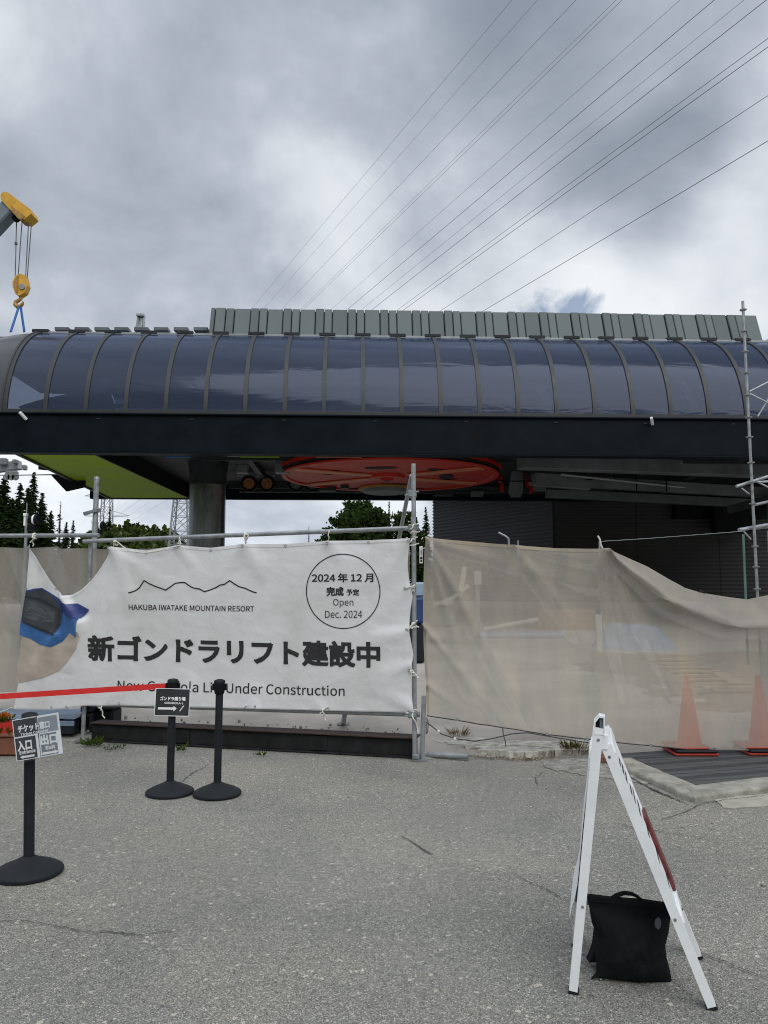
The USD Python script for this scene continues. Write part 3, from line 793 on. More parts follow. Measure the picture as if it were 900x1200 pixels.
for a in (0.45, 0.45 + math.pi / 2 + 0.5, 0.45 + math.pi, 0.45 + 1.5 * math.pi + 0.5):
    d = np.array([math.cos(a), math.sin(a), 0])
    st.part('spoke', MB().bar(np.array([bu, BV, BZ - 0.03]) + d * 0.75, np.array([bu, BV, BZ - 0.03]) + d * (BR - 0.3), 0.40, 0.05, c=0.012), K['red_light'], parent=wheel)
for a, r_ in ((1.45, 1.9), (3.5, 2.0), (5.6, 1.9), (0.0, 1.85), (4.5, 1.7)):
    m = MB()
    c0 = np.array([bu + math.cos(a) * r_, BV + math.sin(a) * r_, BZ - 0.008])
    pts = np.array([[math.cos(t) * 0.52, math.sin(t) * 0.24] for t in np.linspace(0, 2 * math.pi, 20)[:-1]])
    rot = np.array([[math.cos(a + 1.57), math.sin(a + 1.57)], [-math.sin(a + 1.57), math.cos(a + 1.57)]])
    st.part('lightening_hole', m.prism(pts @ rot, -0.004, 0.0, at=c0), K['dark'], parent=wheel)
st.part('hub', MB().lathe([(0.01, -0.16), (0.20, -0.16), (0.22, -0.10), (0.55, -0.09), (0.60, -0.02), (0.62, 0.0)], 40, (bu - 0.1, BV, BZ)), K['red'], parent=wheel, smooth=40)
st.part('hub_hole', MB().lathe([(0.01, -0.165), (0.13, -0.165), (0.13, -0.1)], 24, (bu - 0.1, BV, BZ)), K['dark'], parent=wheel)
du, _ = SU(452, 570, 7.4)
st.part('gear_drum', MB().lathe([(0.02, -0.12), (0.8, -0.12), (0.86, -0.06), (0.9, 0.0), (0.9, 0.05)], 40, (float(du), 7.3, 5.42)), K['girder'], smooth=40)
st.part('gear_ring', MB().lathe([(0.90, -0.02), (1.0, -0.02), (1.0, 0.05), (0.90, 0.05)], 40, (float(du), 7.3, 5.42)), M('ochre_ring', (0.40, 0.20, 0.04), 0.6))
# conveyor tyres and their steel plate
pu0, pu1 = float(SU(268, 567, 7.3)[0]), float(SU(420, 567, 7.3)[0])
st.part('conveyor_plate', MB().box((pu0, 7.35, 5.44), (pu1 + 2.4, 7.42, 5.72), 0.01), K['girder_dark'])
axw = np.array([[1, 0, 0], [0, 0, 1.0], [0, -1.0, 0]])
for x, mat in ((292, 'tyre_rust'), (313, 'tyre_rust'), (347, 'tyre_grey'), (366, 'tyre_grey')):
    u, z = SU(x, 567, 7.2)
    r_ = 0.30
    tyre = st.part('conveyor_tyre', MB().lathe([(r_ * 0.62, -0.07), (r_ * 0.9, -0.075), (r_, -0.04), (r_, 0.04), (r_ * 0.9, 0.07)], 32, (float(u), 7.2, float(z)), axes=axw), K['rubber'], smooth=40)
    st.part('hub', MB().lathe([(0.01, 0.10), (r_ * 0.22, 0.10), (r_ * 0.25, 0.06), (r_ * 0.55, 0.055), (r_ * 0.66, 0.075)], 32, (float(u), 7.2, float(z)), axes=axw), K[mat], parent=tyre, smooth=40)
for x0, x1 in ((278, 286), (300, 306), (316, 322), (341, 358), (364, 373)):
    (a, z0), (b, _) = SU(x0, 558, 7.33), SU(x1, 558, 7.33)
    st.part('pale_clip', MB().box((float(a), 7.28, float(z0) - 0.03), (float(b), 7.34, float(z0) + 0.03)), K['trim'])
m = MB()
(a, z0), (b, z1) = SU(311, 552, 6.6), SU(321, 535, 6.6)
st.part('hanger_plate', MB().box((float(a), 6.6, float(z0) - 0.1), (float(b), 6.68, 5.98)), K['girder'])
(a, z0), (b, z1) = SU(596, 584, 6.4), SU(612, 540, 6.4)
st.part('hanger_plate', MB().prism([(float(a), float(z0) + 0.25), (float(a) + 0.1, float(z0) + 0.04), (float(b) - 0.08, float(z0) + 0.04), (float(b), float(z0) + 0.3), (float(b), 5.98), (float(a) + 0.12, 5.98)], -0.05, 0.05, axes=np.array([[1, 0, 0], [0, 0, 1.0], [0, 1.0, 0]]), at=(0, 6.4, 0)), K['girder'])
for x, y in ((586, 562), (588, 572), (616, 556), (618, 566), (622, 574)):
    u, z = SU(x, y, 6.5)
    st.part('red_fitting', MB().tube((float(u), 6.45, float(z) - 0.12), (float(u), 6.5, float(z) + 0.12), 0.07, 10), K['red'])
# grey girders on the right
def slanted(p0, p1, w, h, mat, name):
    (a, z0), (b, z1) = SU(p0[0], p0[1], p0[2]), SU(p1[0], p1[1], p1[2])
    st.part(name, MB().bar((float(a), p0[2], float(z0)), (float(b), p1[2], float(z1)), w, h, c=0.01), K[mat])
slanted((610, 541, 1.6), (900, 552, 3.8), 0.5, 0.42, 'girder', 'girder')
slanted((625, 561, 5.0), (905, 578, 8.2), 0.3, 0.38, 'girder', 'girder')
slanted((618, 567, 6.5), (690, 573, 7.2), 0.2, 0.10, 'trim', 'pale_rail')
slanted((640, 578, 8.6), (880, 590, 9.8), 0.25, 0.34, 'girder', 'girder')
(a, z0), (b, z1) = SU(657, 556, 4.6), SU(838, 575, 7.4)
st.part('rail_tube', MB().tube((float(a), 4.6, float(z0)), (float(b), 7.4, float(z1)), 0.045, 10), K['trim'])
for x, y in ((670, 564), (686, 565)):
    u, z = SU(x, y, 5.6)
    st.part('rail_bracket', MB().box((float(u) - 0.08, 5.6, float(z) - 0.16), (float(u) + 0.08, 5.7, float(z) + 0.2)), K['dark'])
for x in (719, 745, 780):
    u, z = SU(x, 560, 6.0)
    st.part('girder_joint', MB().box((float(u) - 0.015, 5.93, 5.2), (float(u) + 0.015, 5.97, 5.9)), K['dark'])
u, z = SU(728, 549, 3.4)
st.part('bracket', MB().box((float(u) - 0.12, 3.3, float(z) - 0.05), (float(u) + 0.12, 3.5, float(z) + 0.08)).box((float(u) + 0.02, 3.35, float(z)), (float(u) + 0.1, 3.45, 5.98)), K['girder'])
slanted((850, 598, 7.6), (930, 578, 7.6), 0.3, 0.30, 'girder_dark', 'brace')
r = np.random.default_rng(55)
for k in range(9):                                   # cross beams under the ceiling
    u = float(SU(300 + 66 * k, 560, 5.0)[0])
    st.part('cross_beam', MB().box((u - 0.09, 0.4, 5.74), (u + 0.09, WIDE - 0.35, 5.976)), K['girder_dark'])
for v_, zz, w_ in ((1.2, 5.62, 0.16), (2.7, 5.66, 0.12), (8.4, 5.60, 0.2), (9.3, 5.56, 0.14)):
    st.part('long_beam', MB().box((lu1 + 2.6, v_, zz), (uR, v_ + w_, zz + 0.11)), K['girder_dark'])
for k in range(7):                                   # sagging cables
    u0 = r.uniform(-5, 6)
    t_ = np.linspace(0, 1, 16)
    v0 = r.uniform(1, 8)
    pts = np.stack([u0 + t_ * r.uniform(1.5, 3.2), v0 + t_ * r.uniform(-0.6, 0.6), 5.72 - r.uniform(0.12, 0.3) * 4 * t_ * (1 - t_)], -1)
    st.part('cable', MB().path(pts, 0.022, 6), K['dark'])
for x, y, w_, h_, v_ in ((283, 549, 14, 10, 4.0), (330, 548, 16, 12, 3.4), (384, 571, 20, 8, 7.0), (404, 565, 10, 14, 6.6), (520, 577, 22, 7, 8.2), (560, 578, 14, 6, 8.4), (640, 547, 10, 6, 3.0), (632, 572, 16, 6, 7.4), (700, 580, 18, 6, 8.8)):
    u, z = SU(x, y, v_)
    kk = (S0[1] + v_) / FOC
    st.part('machine_box', MB().box((float(u) - w_ * kk / 2, v_, float(z) - h_ * kk / 2), (float(u) + w_ * kk / 2, v_ + 0.35, float(z) + h_ * kk / 2), 0.02), K['girder_dark'] if (x + y) % 2 else K['girder'])
# machinery behind the glass
for z, v, h in ((7.55, 2.2, 0.12), (7.0, 1.6, 0.10), (8.1, 3.2, 0.16)):
    st.part('inner_beam', MB().box((uL + 0.3, v, z), (uR - 0.1, v + 0.1, z + h)), K['trim'])
for k in range(19):
    u = uL + 10.2 + k * 0.62
    st.part('drive_tyre', MB().lathe([(0.02, -0.1), (0.22, -0.1), (0.27, -0.05), (0.27, 0.05), (0.22, 0.1), (0.02, 0.1)], 20, (u, 0.95, 6.66), axes=axw), K['tyre_grey'], smooth=40)
for x, y, w, h, sl in ((637, 462, 0.28, 0.7, 0.25), (806, 461, 0.25, 0.9, 0.45), (838, 436, 0.55, 0.22, 0.2), (118, 452, 0.35, 0.5, -0.3)):
    u, z = SU(x, y, 1.3)
    u, z = float(u), float(z)
    st.part('pale_plate', MB().prism([(u - w / 2 - sl / 2, z + h / 2), (u + w / 2 - sl / 2, z + h / 2 - 0.05), (u + w / 2 + sl / 2, z - h / 2), (u - w / 2 + sl / 2, z - h / 2)], 0, 0.03, axes=np.array([[1, 0, 0], [0, 0, 1.0], [0, 1.0, 0]]), at=(0, 1.3, 0)), K['white_plastic'])

# ================================================================== DARK SIDED BUILDING
Yb = 32.0
C0 = PX(649, 640, Yb)
L1 = PX(508, 640, 39.5)
R1 = np.array([C0[0] + 15.0, Yb + 0.25, 0])
bld = Thing('dark_building', 'dark building with horizontal ribbed siding behind the mesh fence', 'building', loc=(C0[0], C0[1], 0))


def siding(a, b, z0, z1, pitch=0.165, depth=0.05):
    a, b = np.array([a[0], a[1]]), np.array([b[0], b[1]])
    d = (b - a) / np.linalg.norm(b - a)
    n = np.array([d[1], -d[0]])
    if n[1] > 0:
        n = -n
    prof = []
    z = z0
    while z < z1:
        prof += [(0.0, z), (0.0, z + pitch * 0.42), (depth, z + pitch * 0.50), (depth, z + pitch * 0.92)]
        z += pitch
    prof = np.array(prof)
    P = np.stack([np.stack([np.full(len(prof), q[0]) + n[0] * prof[:, 0], np.full(len(prof), q[1]) + n[1] * prof[:, 0], prof[:, 1]], -1) for q in (a, b)], 0)
    return MB().grid(P)


zb0 = 1.30
bld.part('left_wall', siding(L1, C0, zb0, 6.6), K['siding'])
c = C0.copy()
for q0, q1 in ((0.0, 3.0), (3.02, 6.0), (6.02, 13.0)):
    a, b = C0 + (R1 - C0) * (q0 / 13.0), C0 + (R1 - C0) * (q1 / 13.0)
    bld.part('front_wall', siding(a, b, zb0, 6.6), K['siding'])
bld.part('corner_trim', MB().box((C0[0] - 0.05, C0[1] - 0.09, zb0), (C0[0] + 0.05, C0[1] + 0.02, 6.6)), K['girder_dark'])
m = MB()
m.prism([(L1[0], L1[1]), (C0[0], C0[1]), (R1[0], R1[1]), (R1[0], R1[1] + 9), (L1[0] + 1, L1[1] + 6)], zb0, 6.58)
v_, f_ = m.done()
ctr = np.array([C0[0] + 5, C0[1] + 5, 0])
v_ = (v_ - ctr) * [0.99, 0.99, 1] + ctr
bld.part('core', (v_, f_), K['dark'])
bld.part('foundation', MB().prism([(L1[0] - 0.03, L1[1]), (C0[0], C0[1] - 0.05), (R1[0], R1[1] - 0.05), (R1[0], R1[1] + 9), (L1[0] + 1, L1[1] + 6)], 0.2, zb0 - 0.004), K['pale_wall'])
bld.part('canopy', MB().box((L1[0] - 1.0, Yb - 1.6, 6.62), (R1[0], Yb + 8, 6.75)), K['dark'])
# dark opening under the station at the right
(a, b) = PX([792, 905], [604, 604], Yb - 0.4)
bld.part('dark_recess', MB().box((a[0], Yb - 0.35, 4.75), (a[0] + 3.8, Yb + 0.05, 6.2)), K['dark'])
c0 = PX(838, 615, Yb - 0.9)
bld.part('dark_duct', MB().box((c0[0], Yb - 0.9, 4.15), (c0[0] + 1.6, Yb - 0.36, 5.6), 0.06), K['dark'])

# ================================================================== FENCE, BANNER, MESH
def ridge(px, py, a, b, w, amp, fade=1.0):
    """A soft fold along a line of the sheet, strongest at a."""
    a, b = np.asarray(a, float), np.asarray(b, float)
    d = b - a
    L = np.linalg.norm(d)
    t = np.clip(((px - a[0]) * d[0] + (py - a[1]) * d[1]) / L ** 2, 0, 1)
    dist = np.hypot(px - a[0] - d[0] * t, py - a[1] - d[1] * t)
    ww = w * (0.55 + 0.9 * t)
    return amp * np.exp(-(dist / ww) ** 2) * (1 - t * fade) ** 0.7


BF = [((135, 642), (160, 720), 10, .035), ((135, 642), (190, 690), 9, .02), ((135, 642), (118, 760), 12, .03), ((210, 640), (170, 690), 10, .018), ((210, 640), (245, 690), 10, .018), ((285, 638), (255, 690), 10, .016),
      ((285, 638), (330, 700), 12, .018), ((385, 634), (350, 680), 10, .014), ((385, 634), (425, 690), 12, .016), ((482, 632), (430, 700), 12, .022), ((482, 632), (400, 660), 9, .014), ((478, 690), (420, 740), 12, .016),
      ((480, 740), (400, 760), 12, .018), ((480, 780), (430, 800), 10, .02), ((485, 832), (420, 790), 12, .02), ((120, 828), (160, 780), 12, .018), ((210, 828), (230, 790), 10, .012), ((300, 830), (280, 800), 10, .012),
      ((75, 700), (97, 745), 7, .05), ((97, 730), (80, 790), 12, .045), ((40, 640), (62, 690), 6, .03), ((40, 640), (30, 760), 7, .035), ((66, 745), (30, 800), 9, .025), ((380, 834), (350, 800), 10, .012)]


def banner_disp(px, py):
    px, py = np.asarray(px, float), np.asarray(py, float)
    q = np.stack([px / 55, py / 55, px * 0], -1)
    d = 0.040 * (fbm(q, 3, 41) - 0.5) + 0.012 * (fbm(q * np.array([2.2, 4.5, 1]) + 7, 2, 42) - 0.5)
    for a, b, w, amp in BF:
        d = d + 1.5 * ridge(px, py, a, b, w, amp)
    return d


def BAN(px, py, off=0.0):
    base = onplane(px, py, P1 + N1 * 0.045, N1)
    return base + N1 * (banner_disp(px, py) + off)[..., None]


TOPX = np.array([12, 38, 46, 58, 68, 75, 84, 96, 108, 120, 128, 135, 172, 210, 247, 286, 335, 385, 432, 482])
TOPY = np.array([640, 638, 655, 678, 692, 698, 697, 691, 679, 662, 650, 641, 645, 639, 642, 637.5, 637.5, 634, 633, 631])
BOTX = np.array([15, 60, 100, 140, 215, 300, 390, 487])
BOTY = np.array([831, 832, 827, 826.5, 828.5, 830.5, 833, 835])


def banner_top(x):
    return np.interp(x, TOPX, TOPY)


s = np.linspace(0, 1, 190)
b = np.linspace(0, 1, 90)
xt = 38 + s * (482 - 38)
xb = 17 + s * (486 - 17)
yt, yb = banner_top(xt), np.interp(xb, BOTX, BOTY)
Bq = b[:, None]
right_scallop = 5.0 * np.abs(np.sin(b * math.pi * 3.0)) * np.clip(1 - b * 0.2, 0, 1)
left_curve = np.sin(b * math.pi) * 3.0
px = xt[None] + (xb - xt)[None] * Bq ** 0.85 - (s[None] ** 6) * right_scallop[:, None] + ((1 - s[None]) ** 8) * left_curve[:, None]
py = yt[None] + (yb - yt)[None] * Bq
ban = Thing('banner', 'white vinyl construction banner with black lettering tied to the pipe fence, its left end sagging', 'banner', loc=P1)
sheet = ban.part('sheet', MB().grid(BAN(px, py)), K['vinyl'], smooth=True)
# hem with eyelets
for line in (np.stack([px[0], py[0] + 1.0]), np.stack([px[-1], py[-1] - 1.0])):
    a = BAN(line[0], line[1], 0.004)
    c = BAN(line[0], line[1] + (2.6 if line is not None and line[1].mean() < 700 else -2.6), 0.004)
    ban.part('hem', MB().grid(np.stack([a, c], 0)), K['vinyl'], smooth=True)
eye = [(38.5, 642), (33, 690), (29, 725), (24, 765), (57, 668), (66, 690), (106, 679), (130, 642), (172, 648), (210, 641), (247, 645), (286, 640), (335, 640), (385, 637), (432, 636), (480, 634),
       (60, 829), (78, 829), (140, 824), (215, 826), (300, 828), (385, 831), (480, 833), (475, 690), (477, 738), (480, 785)]
ax = np.stack([D1, np.cross(N1, D1), N1])
for x, y in eye:
    c = BAN(np.array(x), np.array(y), 0.004)
    ban.part('eyelet', MB().lathe([(0.006, 0), (0.010, 0.003), (0.015, 0.002), (0.016, 0)], 12, c, axes=ax), K['galv'])


def decal(poly_px, mat, name, off=0.004, step=5.0, parent=None, label=None):
    """Flat print on the banner: polygons in the picture's pixels laid on the sheet's surface."""
    m = MB()
    geoms = getattr(poly_px, 'geoms', [poly_px])
    for g in geoms:
        v, f = trimesh.creation.triangulate_polygon(g, engine='earcut')
        v = np.c_[v, np.zeros(len(v))]
        v, f = trimesh.remesh.subdivide_to_size(v, f, step, max_iter=12)
        P = BAN(v[:, 0], v[:, 1], off)
        nrm = np.cross(P[f[:, 1]] - P[f[:, 0]], P[f[:, 2]] - P[f[:, 0]]) @ N1
        f = np.where((nrm < 0)[:, None], f[:, ::-1], f)
        m.add(P, f)
    return ban.part(name, m, mat, parent=parent, label=label)


